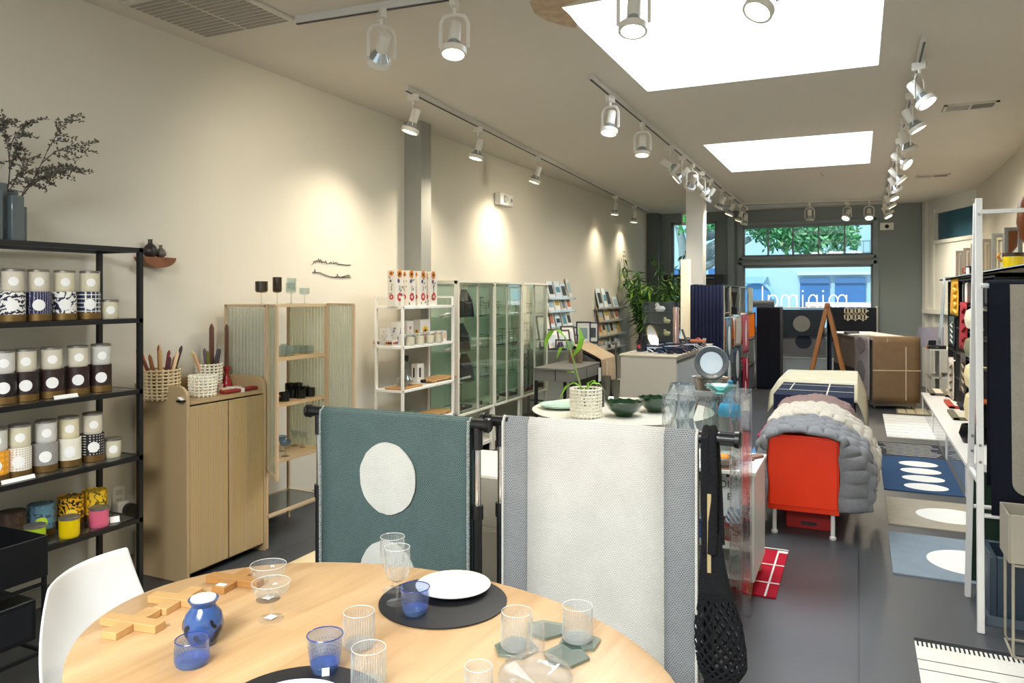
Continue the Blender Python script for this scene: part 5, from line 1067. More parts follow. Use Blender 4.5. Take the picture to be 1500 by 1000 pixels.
def hang(y, w_, z1, z0, hexs, label, ovals=(), x=SXB + .02, name='hanging_textile', wav=.006, front=0):
    mats = [weave('tx_' + hexs[0], hexs[0], hexs[0], 90, False)] + [mat('tx_' + h_, h_, .85, var=.08) for h_ in hexs[1:]]
    mb = MB().grid(lambda u, v: (x + wav * math.sin(7 * u + 2 * v), -w_ / 2 + w_ * u, z1 - (z1 - z0) * v), 10, 8)
    mb.grid(lambda u, v: (x - .12 * v, -w_ / 2 + w_ * u, z1 + .004 * math.sin(PI * v)), 6, 3)
    for cy, cz, ry, rz_, mi in ovals: mb.poly([(x + wav + .004, a, b__) for a, b__ in ell(cy, cz, ry, rz_, 20)], mi)
    o = obj(name, mb, mats, solid=.005, loc=(0, y, 0)); return tag(o, label, 'textile', 'textiles hung on the modular shelf')
MBAY = [(a + b__) / 2 for a, b__ in zip(SYS, SYS[1:])]
hang(MBAY[0], .46, 1.28, .3, ('5d7078', 'ccd2cf'), 'blue grey textile with pale ovals in the first bay of the chrome shelf', ((0, 1.0, .1, .19, 1), (0, .55, .1, .19, 1)))
hang(MBAY[1] + .0, .7, 1.29, .88, ('c3bcb0', 'b06a2c'), 'crinkled silver grey textile in the second bay of the chrome shelf', ((-.28, 1.1, .05, .17, 1),), wav=.02)
hang(MBAY[1] + .02, .66, .86, .08, ('3d4a58', 'b9c0bf'), 'dark slate textile with pale ovals low in the second bay of the chrome shelf', ((.0, .62, .13, .2, 1), (.0, .2, .13, .19, 1)))
hang(MBAY[2], .6, 1.29, .72, ('c9647a', 'f0e2e2'), 'pink textile with a pale cross stripe in the third bay of the chrome shelf', ((0, 1.02, .08, .2, 1),))
hang(MBAY[2], .6, .62, .12, ('a8243f', 'e8cfd0'), 'deep red textile with pale shapes low in the third bay of the chrome shelf', ((.1, .48, .05, .16, 1), (-.05, .2, .06, .1, 1)))
hang(MBAY[3] - .3, .5, 1.71, 1.3, ('b9c6c0', 'd4dbd6'), 'pale sage towel hanging from the top rail at the end of the chrome shelf')
o = thing('storage_bin', 'translucent orange storage bin at the far end of the chrome shelf', 'bin', (-1.8, MBAY[3], .9)); obj('bin_body', MB().box((-.2, -.36, 0), (.215, .36, .4)), mat('orange_plastic_glow', 'e8791c', .3, emit=.1), o, bevel=.02); obj('rim', MB().box((-.205, -.37, .385), (.22, .37, .405)), mat('orange_rim', 'c85f12', .4), o)  # orange bin plastic is given a faint glow of its own
o = thing('storage_bin', 'grey translucent bin below the orange bin on the chrome shelf', 'bin', (-1.8, MBAY[3], .075)); obj('bin_body', MB().box((-.2, -.36, 0), (.2, .36, .36)), mat('grey_bin_plastic', '5d6470', .35), o, bevel=.02); obj('rim', MB().box((-.205, -.37, .345), (.205, .37, .362)), mat('grey_bin_rim', '4c525c', .4), o)
tag(obj('folded_textile', MB().prism(rrect(-.17, -.2, .17, .2, .05), 'z', 0, .2), mat('grey_fold', '8f969a', .85), bevel=.02, loc=(-1.8, MBAY[0], 1.31)), 'grey folded textile on the upper tray of the first bay of the chrome shelf', 'textile')
o = thing('brush_set', 'dark wooden brushes standing on the upper tray of the chrome shelf', 'brushes', (-1.7, MBAY[2] - .2, 1.305)); obj('block', MB().box((-.05, -.08, 0), (.05, .08, .12)), BLACKP, o, bevel=.006)
for k in range(3): obj('brush', MB().tube([(.0, -.05 + .05 * k, .12), (.02 * k - .02, -.06 + .06 * k, .34)], [.008, .014], 6), mat('brush_wood', '2c2320', .6), o)
for y in (.0,):
    pass
# dark cabinet behind
dcab = thing('dark_cabinet', 'tall near black navy draped cabinet beyond the chrome shelf', 'cabinet', (-1.38, 13.6, 0)); dx0, dx1 = P(1108, 500, y=13.4).x, P(1143, 500, y=13.4).x
dcab.location = ((dx0 + dx1) / 2, 13.4, 0); hw = (dx1 - dx0) / 2; hz = P(1125, 450, y=13.4).z
obj('carcass', MB().box((-hw, .01, 0), (hw, .5, hz)), NAVY, dcab, bevel=.01)
obj('door', MB().box((-hw + .005, -.008, .03), (-.003, .01, hz - .02)), NAVY, dcab, bevel=.004); obj('door', MB().box((.003, -.008, .03), (hw - .005, .01, hz - .02)), NAVY, dcab, bevel=.004)
o = tag(obj('rolled_cloth', MB().tube([(-.2, 0, .06), (.2, 0, .06)], [.06, .06], 14).box((-.2, -.05, 0), (.2, .1, .03)), mat('roll_grey', '6d7478', .85), loc=(dcab.location.x - .12, 13.55, hz)), 'grey rolled cloth lying on top of the tall dark cabinet', 'cloth roll')

# ================================================================ round white table
rt = thing('round_table', 'round white marble topped table with green bowls on it', 'table', (-1.62, 5.48, 0))
obj('tabletop', MB().lathe([(0, .735), (.66, .735), (.675, .745), (.675, .75), (0, .752)], n=64), mat('white_marble_top', 'e9e5d6', .12, var=.05, scale=4), rt)
obj('pedestal', MB().lathe([(0, 0), (.3, 0), (.3, .015), (.05, .04), (.04, .4), (.06, .735), (0, .735)], n=28), WHITE, rt)
TZ = .752
def tpos(px, py): q = P(px, py, z=TZ); return (q.x, q.y, TZ)
l = tpos(858, 610); woven(l, .108, .205, 'large white woven ceramic planter on the round white table', MIV, 9, 22, 'woven_planter', 'planter', None, .95)
gp = thing('tall_plant', 'young bamboo shoot with long green leaves in the white woven planter', 'plant', (l[0], l[1], TZ + .06))
st = MB(); st.tube([Vector((0, 0, 0)), Vector((-.03, 0, .12)), Vector((-.07, 0, .26)), Vector((-.12, .0, .42)), Vector((-.16, 0, .5))], [.008, .008, .008, .007, .005], 8)
obj('stem', st, mat('bamboo_cane', '7d8a4a', .5), gp); lf = MB()
def blade(p, pts, w_):
    pts = [Vector(p) + Vector(q) for q in pts]; n = len(pts)
    for i in range(n - 1):
        w0, w1 = w_ * math.sin(PI * (i / (n - 1) * .9 + .08)), w_ * math.sin(PI * ((i + 1) / (n - 1) * .9 + .08)); s_ = Vector((CS, SN, 0)) if abs((pts[-1] - pts[0]).z) > .05 else Vector((-SN, CS, .3))
        lf.quad(pts[i] - s_ * w0, pts[i] + s_ * w0, pts[i + 1] + s_ * w1, pts[i + 1] - s_ * w1)
blade((-.16, 0, .5), [(0, 0, 0), (-.05, 0, .05), (-.1, .0, .04), (-.14, 0, -.03), (-.15, 0, -.1)], .02); blade((-.1, 0, .36), [(0, 0, 0), (.05, 0, .06), (.07, 0, .13), (.05, 0, .22)], .022); blade((-.13, 0, .44), [(0, 0, 0), (-.06, 0, -.02), (-.09, 0, -.1)], .014)
blade((0, 0, .13), [(0, 0, 0), (-.08, -.02, .05), (-.14, -.02, .02), (-.2, -.02, -.09)], .012); blade((0, 0, .12), [(0, 0, 0), (.05, 0, .06), (.1, 0, .06), (.16, 0, -.02)], .011); blade((0, 0, .1), [(0, 0, 0), (.02, 0, .08), (.06, 0, .1), (.09, 0, .06)], .01); blade((-.05, 0, .2), [(0, 0, 0), (-.04, 0, .05), (-.1, 0, .05)], .01)
obj('leaves', lf, mat('fresh_leaf', '7fb52c', .4, var=.2), gp)
GRN = mat('green_glaze', '0c3219', .1, var=.5, scale=30, coat=.6)
def gbowl(loc, r0, h, label):
    o = thing('green_bowl', label, 'bowl', loc, 0, 'green glazed bowls'); 
    prof = [(0, 0), (r0 * .45, 0), (r0 * .47, .01), (r0 * .5, .02), (r0 * .8, h * .45), (r0 * .97, h * .85), (r0, h), (r0 * .97, h), (r0 * .92, h * .8), (r0 * .75, h * .45), (r0 * .4, .03), (0, .025)]
    mb = MB(); n = 36; oo = 0
    for r_, z in prof:
        for j in range(n): k = 1 + .025 * math.cos(12 * 2 * PI * j / n) * (z / h); mb.v.append((r_ * k * math.cos(2 * PI * j / n), r_ * k * math.sin(2 * PI * j / n), z + (.004 * math.cos(12 * 2 * PI * j / n) if z == h else 0)))
    for i in range(len(prof) - 1):
        for j in range(n): mb.f.append([i * n + j, i * n + (j + 1) % n, (i + 1) * n + (j + 1) % n, (i + 1) * n + j]); mb.m.append(0)
    obj('bowl_body', mb, GRN, o); return o
gbowl(tpos(914, 609), .135, .105, 'green glazed fluted bowl in front on the round white table'); gbowl(tpos(959, 603), .12, .11, 'green glazed fluted bowl at the back right on the round white table')
MPLG = mat('green_white_glaze', 'a9c2b2', .2, var=.35, scale=8)
vessel('platter', [(0, .004), (.1, .004), (.15, .012), (.17, .03), (.165, .032), (.14, .018), (0, .012)], MPLG, tpos(822, 597), 'pale green glass platter at the left of the round white table', 'platter', part='plate')
for i, (px, py, h, r0) in enumerate(((879, 595, .175, .042), (888, 588, .205, .042), (901, 588, .175, .042))):
    vessel('glass_vase', [(0, 0), (r0 * .8, 0), (r0, h), (r0 - .004, h), (r0 * .76, .015), (0, .015)], glass('taupe_glass', '6d675c', 1.0, body=.35), tpos(px, py), '%s taupe glass vase on the round white table' % ('short left', 'tall middle', 'right hand')[i], 'vase', 'taupe vases on the round table')
tag(obj('white_cube', MB().prism(rrect(-.02, -.02, .02, .02, .006), 'z', 0, .05), LABEL, loc=tpos(895, 590)), 'tiny white tag block between the taupe vases on the round table', 'price card')
bs = thing('low_bench', 'dark low bench beyond the grey and white rug', 'bench', (-1.05, 4.75, 0)); obj('seat', MB().box((-.22, -.18, .5), (.22, .18, .56)), BLACK, bs, bevel=.01)
for x in (-.2, .2):
    for y in (-.16, .16): obj('leg', MB().bar((x, y, 0), (x, y, .5), .03), BLACK, bs)
for nm, (x0, x1, y0, y1, z0, z1), hx in (('low white drawer cabinet on the floor behind the black racks', (-2.45, -1.75, 3.7, 4.3, .0, .62), 'd9d6cd'),):
    o = thing('low_cabinet', nm, 'cabinet', (x0, y0, 0)); obj('carcass', MB().box((0, 0, .02), (x1 - x0, y1 - y0, z1)), mat('low_cab', hx, .4), o, bevel=.006); 
    for k in range(2): obj('drawer', MB().box((.01, -.012, .05 + .29 * k), (x1 - x0 - .01, 0, .32 + .29 * k)), mat('low_cab_drawer', 'b9b3a6', .4), o, bevel=.003)
# ================================================================ acrylic pedestal and things on it
AX0, AX1, AY0, AY1, AZ = -.86, -.49, 3.58, 3.96, 1.14
t = NT('lucite'); tc = t.n('ShaderNodeTexCoord'); no = t.n('ShaderNodeTexNoise'); no.inputs['Scale'].default_value = 16; no.inputs['Distortion'].default_value = 1.5
mp = t.n('ShaderNodeMapping'); mp.inputs['Scale'].default_value = (1.6, 1.6, .5); t.l(tc.outputs['Object'], mp.inputs[0]); t.l(mp.outputs[0], no.inputs['Vector'])
bp = t.n('ShaderNodeBump'); bp.inputs['Strength'].default_value = .55; bp.inputs['Distance'].default_value = .02; t.l(no.outputs['Fac'], bp.inputs['Height'])
gg = t.n('ShaderNodeBsdfGlass'); gg.inputs['IOR'].default_value = 1.22; gg.inputs['Roughness'].default_value = .01; gg.inputs['Color'].default_value = (.97, .985, .99, 1); t.l(bp.outputs[0], gg.inputs['Normal'])
tr = t.n('ShaderNodeBsdfTransparent'); tr.inputs[0].default_value = (.98, .99, 1, 1); m2 = t.n('ShaderNodeMixShader'); m2.inputs[0].default_value = .4; t.l(tr.outputs[0], m2.inputs[1]); t.l(gg.outputs[0], m2.inputs[2]); t.l(m2.outputs[0], t.out.inputs[0]); LUC = t.mat
ap = thing('acrylic_pedestal', 'tall clear acrylic pedestal with wavy edges behind the black string bag', 'pedestal', (AX0, AY0, 0)); o_ = Vector((AX0, AY0, 0)); aw, ad = AX1 - AX0, AY1 - AY0; e = .055
for x, y in ((0, 0), (aw - e, 0), (0, ad - e), (aw - e, ad - e)): obj('corner_post', MB().box((x, y, 0), (x + e, y + e, AZ - .03)), LUC, ap, bevel=.004)
obj('top_slab', MB().box((0, 0, AZ - .03), (aw, ad, AZ)), LUC, ap, bevel=.004)
obj('side_wall', MB().box((aw - .012, e, 0), (aw - .002, ad - e, AZ - .03)), glass('lucite_clear', 'fcfdfd', .6), ap)
for y in (.003, ad - .012): obj('front_wall' if y < .1 else 'back_wall', MB().box((e, y, 0), (aw - e, y + .008, AZ - .03)), glass('lucite_clear', 'fcfdfd', .6), ap)
# mirror bowl on top
q = P(1042, 535, y=3.84); sb = P(1040, 572, z=AZ)
ST = mat('steel_bowl_warm', 'a8a29a', .22, .9, stretch=(1, 1, .05))
vessel('steel_bowl', [(0, 0), (.075, 0), (.09, .06), (.095, .062), (.088, .058), (.072, .008), (0, .008)], ST, (-.675, 3.84, AZ), 'wide brushed steel bowl on the acrylic pedestal', 'bowl', extra=[('price_tag', [(0, .0)], LABEL)] if False else None)
tag(obj('price_sticker', MB().box((-.009, -.001, -.012), (.009, .001, .012)), LABEL, loc=(-.668, 3.747, AZ + .03)), 'small white price sticker on the front of the steel bowl', 'price sticker')
rb = thing('round_tray', 'round grey rimmed bowl standing upright with pale centre in the steel bowl', 'bowl', (-.675, 3.86, AZ + .012))
d_ = obj('rim', MB().lathe([(.056, -.01), (.062, -.014), (.08, -.004), (.085, .01), (.08, .016), (.06, .006), (.056, -.002)], n=48), mat('enamel_grey', '5f676c', .3), rb); d_.location = (0, 0, .12); d_.rotation_euler = (rad(82), 0, rad(12))
d2 = obj('pale_centre', MB().lathe([(0, -.012), (.057, -.012), (.057, -.006), (0, -.006)], n=40), mat('enamel_pale', 'c9d2d6', .08, .4), rb); d2.location = (0, 0, .12); d2.rotation_euler = (rad(82), 0, rad(12))
vessel('glass_dish', [(0, .004), (.03, .004), (.062, .03), (.076, .042), (.074, .044), (.05, .028), (.025, .012), (0, .01)], glass('aqua_glass', 'b5e2dc', 1.6, body=.12), (-.60, 3.68, AZ), 'shallow aqua glass dish at the front of the acrylic pedestal top', 'dish', part='dish')
# white low cabinet behind the pedestal
BX0, BX1, BY0, BY1, BZ = -1.08, -.5, 4.12, 4.62, .68
wc = thing('kitchen_cabinet', 'low white open cabinet with kitchen things behind the acrylic pedestal', 'cabinet', (BX0, BY0, 0)); bw, bd = BX1 - BX0, BY1 - BY0
obj('side_panel', MB().box((0, 0, .1), (.02, bd, BZ - .02)), WHITE, wc); obj('side_panel', MB().box((bw - .02, 0, .1), (bw, bd, BZ - .02)), WHITE, wc)
obj('top', MB().box((-.01, -.01, BZ - .02), (bw + .01, bd, BZ)), WHITE, wc, bevel=.002); obj('back_panel', MB().box((.02, bd - .012, .1), (bw - .02, bd, BZ - .02)), OFFW, wc)
for z in (.1, .26): obj('shelf', MB().box((.02, 0, z), (bw - .02, bd - .012, z + .018)), WHITE, wc)
for x in (.03, bw - .03):
    for y in (.04, bd - .04): obj('leg', MB().lathe([(0, 0), (.012, 0), (.02, .1), (0, .1)], (x, y, 0), 12), OAK, wc)
vessel('ribbed_carafe', [(0, 0), (.05, 0), (.052, .04), (.046, .06), (.052, .08), (.046, .1), (.052, .12), (.046, .14), (.052, .16), (.046, .18), (.052, .2), (.046, .22), (.05, .24), (.04, .29), (.03, .31), (.034, .33), (.028, .33), (.03, .29), (0, .1)], CLRT, (-.76, 4.36, BZ), 'ribbed clear glass bottle on the white cabinet seen through the acrylic', 'bottle', part='body')
vessel('decanter', [(0, 0), (.055, 0), (.06, .06), (.03, .13), (.028, .15), (.055, .24), (.056, .27), (.05, .27), (.024, .15), (.05, .06), (0, .02)], CLRT, (-.655, 4.3, BZ), 'hourglass shaped clear decanter under the blue funnel', 'decanter', part='body')
vessel('funnel', [(.055, .262), (.06, .265), (.062, .29), (.05, .325), (.024, .345), (.02, .38), (.02, .455), (0, .455)], mat('bright_blue_silicone', '1fa4d8', .5), (-.655, 4.3, BZ), 'bright blue funnel shaped vase stopper seen through the acrylic pedestal', 'funnel', part='body')
fv = thing('faceted_vase', 'large faceted clear vase on the white cabinet seen through the acrylic', 'vase', (-.93, 4.38, BZ)); mb = MB()
rings = [(.05, 0), (.1, .12), (.06, .22), (.105, .33), (.07, .42)]; n = 6
for i, (r_, z) in enumerate(rings):
    for j in range(n): a = 2 * PI * (j + .5 * (i % 2)) / n; mb.v.append((r_ * math.cos(a), r_ * math.sin(a), z))
for i in range(len(rings) - 1):
    for j in range(n):
        j2 = (j + 1) % n; a, b__, c_, d_ = i * n + j, i * n + j2, (i + 1) * n + j, (i + 1) * n + j2
        fs = [[a, b__, c_], [b__, d_, c_]] if i % 2 == 0 else [[a, b__, d_], [a, d_, c_]]
        mb.f += fs; mb.m += [0, 1]
obj('facets', mb, [glass('facet_lit', 'f0f5f8', 1.8, body=.55), glass('facet_shaded', '9aa8b2', 1.8, body=.4)], fv, flat=True)  # bright and dark facets put glints and shade into the clear glass colour
BRW = wood('leather_brown_board', '6e4230', '8a5640', 6)
tag(obj('leather_trivet', MB().lathe([(0, 0), (.085, 0), (.085, .004), (0, .004)], n=36), mat('leather_brown', '8a563c', .6), loc=(-.66, 4.2, BZ)), 'round brown leather trivet at the front of the white cabinet', 'trivet')
sk_ = thing('small_pan', 'stoneware pan with a fried egg toy in it on the leather trivet', 'pan', (-.665, 4.2, BZ + .004))
obj('pan_body', MB().lathe([(0, 0), (.05, 0), (.062, .018), (.06, .042), (.052, .046), (.05, .04), (0, .035)], n=32), mat('stoneware_brown', '6d6258', .25, var=.3, scale=30), sk_)
obj('handle', MB().bar((.055, 0, .035), (.15, .03, .04), .03, .012), BRW, sk_, bevel=.004)
tag(obj('toy_egg_yolk', MB().lathe([(.034, 0), (.032, .008), (.02, .02), (0, .024)], n=20), mat('yolk_orange', 'f59a12', .4), loc=(-.668, 4.195, BZ + .048)), 'orange domed yolk shape sitting in the stoneware pan', 'egg')
tag(obj('wooden_board', MB().prism(rrect(-.03, -.1, .03, .1, .028), 'z', 0, .014), BRW, bevel=.003, loc=(-.56, 4.46, BZ), rz=rad(-30)), 'small brown wooden board at the back right of the white cabinet', 'board')
tag(obj('blue_coaster', MB().lathe([(0, 0), (.028, 0), (.028, .006), (0, .006)], n=20), mat('bright_blue_silicone', ''), loc=(-.58, 4.3, BZ)), 'small bright blue disc on the white cabinet top', 'coaster')
pr = thing('print_card', 'white card with black leaf wreath and lettering standing in the white cabinet', 'card', (-.68, 4.42, .279))
obj('card', MB().obox((0, 0, .165), (.3, .004, .33), (-.12, 0, 0)), LABEL, pr)
textmesh('lettering', 'DISH', .06, INK, pr, (.02, -.028, .255), (PI / 2 - .12, 0, 0), .0005); textmesh('lettering', 'E', .055, INK, pr, (.01, -.019, .185), (PI / 2 - .12, 0, 0), .0005)
mb = MB()
for i in range(16):
    a = -1.9 + 3.4 * i / 15; c_ = (.0 + .12 * math.cos(a), .17 + .14 * math.sin(a))
    for s_ in (-1, 1): mb.poly([(c_[0] + .016 * math.cos(b__) * math.cos(a + s_) - .006 * math.sin(b__) * math.sin(a + s_), -.0235 + (c_[1] - .165) * -.1206, c_[1] + .016 * math.cos(b__) * math.sin(a + s_) + .006 * math.sin(b__) * math.cos(a + s_)) for b__ in [2 * PI * k / 8 for k in range(8)]])
obj('leaf_wreath', mb, mat('wreath_green_black', '23302a', .7), pr)
pot = thing('enamel_pot', 'dark red enamel pot on the lower shelf of the white cabinet', 'pot', (-.62, 4.26, .278)); obj('pot_body', MB().lathe([(0, 0), (.07, 0), (.08, .02), (.08, .1), (.075, .1), (.072, .01), (0, .01)], n=28), mat('enamel_red', '7d1420', .2, coat=.5), pot); obj('band', MB().lathe([(.0805, .03), (.081, .032), (.081, .075), (.0805, .077)], n=28), mat('pot_label_brown', '6a5236', .6), pot)
tag(obj('striped_towel', MB().obox((0, 0, .055), (.09, .06, .11), (.2, .25, .1)), None or (lambda: (lambda t: t)(None))() or mat('towel_white', 'ece9e2', .9), bevel=.012, loc=(-.62, 4.25, .33)), 'blue and white striped towel tucked in the red enamel pot', 'towel')
tw = bpy.data.objects['striped_towel']; tt = NT('blue_white_stripe'); b = tt.n('ShaderNodeBsdfPrincipled'); tc = tt.n('ShaderNodeTexCoord'); wv = tt.n('ShaderNodeTexWave'); wv.inputs['Scale'].default_value = 14; mp = tt.n('ShaderNodeMapping'); mp.inputs['Rotation'].default_value = (0, .6, 0); tt.l(tc.outputs['Object'], mp.inputs[0]); tt.l(mp.outputs[0], wv.inputs['Vector'])
m_ = tt.n('ShaderNodeMath', operation='GREATER_THAN'); m_.inputs[1].default_value = .55; tt.l(wv.outputs['Fac'], m_.inputs[0]); tt.l(mix(tt, m_.outputs[0], lin('ebe8e0'), lin('2f5d93')), b.inputs['Base Color']); tt.l(b.outputs[0], tt.out.inputs[0]); tw.data.materials[0] = tt.mat
vessel('blue_cup', [(0, 0), (.035, 0), (.05, .08), (.046, .08), (.032, .006), (0, .006)], mat('cobalt_ceramic', '2f4f96', .3), (-.79, 4.22, .278), 'cobalt blue cup beside the enamel pot in the white cabinet', 'cup', part='cup')

# ================================================================ orange cabinet, throws, benches
ORG = mat('orange_lacquer', 'ff3c0a', .35, var=.02); OY0, OY1 = 5.33, 6.75; OX0, OX1 = -.56, -.115; OZ0, OZ1 = .17, .675
oc_ = thing('orange_cabinet', 'bright orange lacquered cabinet on white legs under fur throws', 'cabinet', (OX0, OY0, 0)); ow, od = OX1 - OX0, OY1 - OY0
obj('carcass', MB().box((0, .004, OZ0), (ow, od, OZ1)), ORG, oc_, bevel=.004); obj('front_panel', MB().box((.012, -.006, OZ0 + .035), (ow - .012, .004, OZ1 - .012)), ORG, oc_, bevel=.003)
for x in (.04, ow - .04):
    for y in (.05, od - .05): obj('leg', MB().tube([(x, y, OZ0), (x, y, .02)], .014, 12).lathe([(0, 0), (.02, 0), (.022, .015), (.014, .025), (0, .025)], (x, y, 0), 12), WHITE, oc_)
def throw(name, y0, y1, col, label, ztop, left, right, zl, zr, nb, amp, flare=.1, lumps=(8, 5)):
    """puffy throw draped over the cabinet across x"""
    prof = [(OX0 - .05, zl), (OX0 - .06, zl + .2), (OX0 - .06, OZ1 - .12), (OX0 - .01, ztop - .04), (OX0 + .1, ztop + .0), ((OX0 + OX1) / 2, ztop + .02), (OX1 - .08, ztop + .005), (OX1 + .03, ztop - .04), (OX1 + .03 + flare * .7, OZ1 - .1), (OX1 + .04 + flare, zr + .22), (OX1 + .03 + flare * .9, zr)]
    L_ = [0]
    for a, b__ in zip(prof, prof[1:]): L_.append(L_[-1] + math.hypot(b__[0] - a[0], b__[1] - a[1]))
    def at(s_):
        s_ *= L_[-1]
        for i in range(len(prof) - 1):
            if s_ <= L_[i + 1] + 1e-9: break
        f_ = (s_ - L_[i]) / (L_[i + 1] - L_[i]); a, b__ = prof[i], prof[i + 1]
        nx, nz = -(b__[1] - a[1]), b__[0] - a[0]; l_ = math.hypot(nx, nz)
        return a[0] + (b__[0] - a[0]) * f_, a[1] + (b__[1] - a[1]) * f_, nx / l_, nz / l_
    def fn(u, v):
        x, z, nx, nz = at(u); row = math.floor(v * lumps[1]); off = .5 * (row % 2)
        bu = abs(math.sin(PI * (u * lumps[0] + off))); bv = abs(math.sin(PI * v * lumps[1]))
        k = amp * (bu * bv) ** .45 + .006 * math.sin(31 * u + 17 * v)
        y = y0 + (y1 - y0) * v + .02 * math.sin(9 * u + y0)
        if v < .2:                                        # the front edge tucks in against the cabinet
            f_ = (v / .2) ** .6; ex = max(0, x - OX1 - .012); x = x - ex * (1 - f_); ex = max(0, OX0 - .012 - x); x = x + ex * (1 - f_); k -= .012 * (1 - f_)
        return (x + nx * k, y, z + nz * k)
    o = obj(name, MB().grid(fn, lumps[0] * 7, lumps[1] * 7), mat('fur_' + col, col, .95, var=.12, scale=40, bump=.9, bscale=260, spec=.1), solid=.02); return tag(o, label, 'throw', 'fur throws on the orange cabinet')
throw('fur_throw', 5.30, 5.86, '9a9a9c', 'quilted grey fur throw at the front end of the orange cabinet', .70, 0, 0, .1, .2, 0, .03, .15, (17, 6))
throw('fur_throw', 5.82, 6.34, 'e6dccb', 'cream fur throw in the middle of the orange cabinet', .735, 0, 0, .2, .22, 0, .028, .19, (17, 6))
throw('fur_throw', 6.3, 6.76, 'a98f88', 'mauve fur throw at the far end of the orange cabinet', .75, 0, 0, .3, .34, 0, .012, .1, (30, 10))
rbx = thing('red_box', 'dark red box on the floor beneath the orange cabinet', 'box', (-.5, 5.55, 0)); obj('box_body', MB().box((.04, 0, 0), (.34, .5, .13)), mat('dark_red_board', 'b01c14', .5), rbx, bevel=.004); obj('lid', MB().box((.035, -.006, .1), (.345, .506, .138)), mat('dark_red_lid', 'a5150f', .5), rbx, bevel=.004); obj('handle_slot', MB().box((.14, -.008, .03), (.24, 0, .05)), BLACKP, rbx)
# navy covered bench with pale lines
NVW = weave('navy_wool', '20263a', '2c3448', 130, False); PLN = mat('pale_line', 'd9d4c2', .8)
nb_ = thing('bench', 'navy wool covered bench with pale crossing lines behind the fur throws', 'bench', (-.36, 7.45, 0))
obj('cover', MB().box((-.32, -.5, .2), (.32, .5, .74)).box((-.321, -.12, .74), (.321, -.108, .7415), 1).box((.1, -.501, .74), (.112, .501, .7418), 1).box((-.22, -.1, .74), (-.21, .45, .7418), 1).box((-.321, .3, .74), (.321, .31, .7415), 1), [NVW, PLN], nb_, bevel=.0)
for x in (-.27, .27):
    for y in (-.44, .44): obj('leg', MB().bar((x, y, 0), (x, y, .2), .03), BLACK, nb_)
# cream cloth over a low table
ctb = thing('low_table', 'low table under a stiff cream cloth beyond the navy bench', 'table', (-.39, 9.0, 0))
obj('tabletop', MB().box((-.38, -.55, .68), (.38, .55, .71)), WHITE, ctb, bevel=.004)
for x in (-.34, .34):
    for y in (-.5, .5): obj('leg', MB().bar((x, y, 0), (x, y, .68), .04), BLACK, ctb)
def cloth(u, v):
    x = -.52 + 1.06 * u; y = -.8 + 1.38 * v; z = .716 + .006 * math.sin(6 * u) * math.sin(5 * v)
    if y < -.55: d_ = -.55 - y; y = -.55 - d_ * .75; z -= d_ * .75
    if x > .38: d_ = x - .38; x = .38 + d_ * .6; z -= d_ * 1.6 
    if x < -.38: d_ = -.38 - x; x = -.38 - d_ * .7; z -= d_ * 1.1
    return (x, y, z)
tag(obj('cream_cloth', MB().grid(cloth, 26, 30), weave('cream_canvas', 'd9d2b8', 'c9c1a4', 110, False), solid=.004, loc=(-.39, 9.0, 0)), 'stiff cream cloth with pointed corners over the low table', 'cloth')
# A frame rail
WDN = wood('honey_wood', '9a5f2c', 'bd7f42', 6, (1, 1, .1)); 
af = thing('wooden_trestle', 'wooden A frame rack with crossed legs before the back window', 'rack', (-.42, 11.8, 0))
tz2 = 1.46
for y in (0, .36):
    obj('leg', MB().bar((.0, y, tz2), (-.32, y, 0), .055, .05, up=(0, 1, 0)), WDN, af, bevel=.004); obj('leg', MB().bar((.0, y + .05, tz2), (.32, y + .05, 0), .055, .05, up=(0, 1, 0)), WDN, af, bevel=.004)
obj('top_bar', MB().tube([(0, -.06, tz2), (0, .48, tz2)], .03, 14), WDN, af)
tag(obj('hanging_runner', MB().grid(lambda u, v: (-.03 + .06 * (u > .5) , .05 + .25 * (u if u <= .5 else 1 - u) * 2, tz2 - .03 - 1.2 * v), 2, 6).grid(lambda u, v: (-.03 + .04 * v, .06 + .24 * u, tz2 - .02 - 1.25 * (1 - v * .02)), 1, 1), mat('dark_runner', '2b2f38', .9), solid=.006, loc=(-.39, 11.85, 0)), 'dark textile hanging inside the wooden A frame rack', 'textile')
# sales desk with kraft and dotted drapes
ds = thing('reception_desk', 'pale reception desk draped with kraft brown and dotted grey textiles', 'desk', (.17, 11.65, 0), rad(18)); dw, dl, dh = .63, 1.9, 1.0
obj('top', MB().box((0, 0, dh - .03), (dw, dl, dh)), mat('desk_top_white', 'e6e6e2', .3), ds, bevel=.004)
obj('side_panel', MB().box((.03, .05, .05), (.05, dl - .05, dh - .03)), mat('desk_taupe', '84796c', .6), ds); obj('side_panel', MB().box((dw - .05, .05, .05), (dw - .03, dl - .05, dh - .03)), mat('desk_taupe', ''), ds)
obj('front_panel', MB().box((.03, .04, .05), (dw - .03, .06, dh - .03)), mat('desk_taupe', ''), ds); obj('kick', MB().box((.025, .35, .05), (.03, dl - .06, .5)), BLACK, ds)
for x in (.06, dw - .06): obj('foot', MB().bar((x, .1, 0), (x, .1, .06), .03), STEEL, ds)
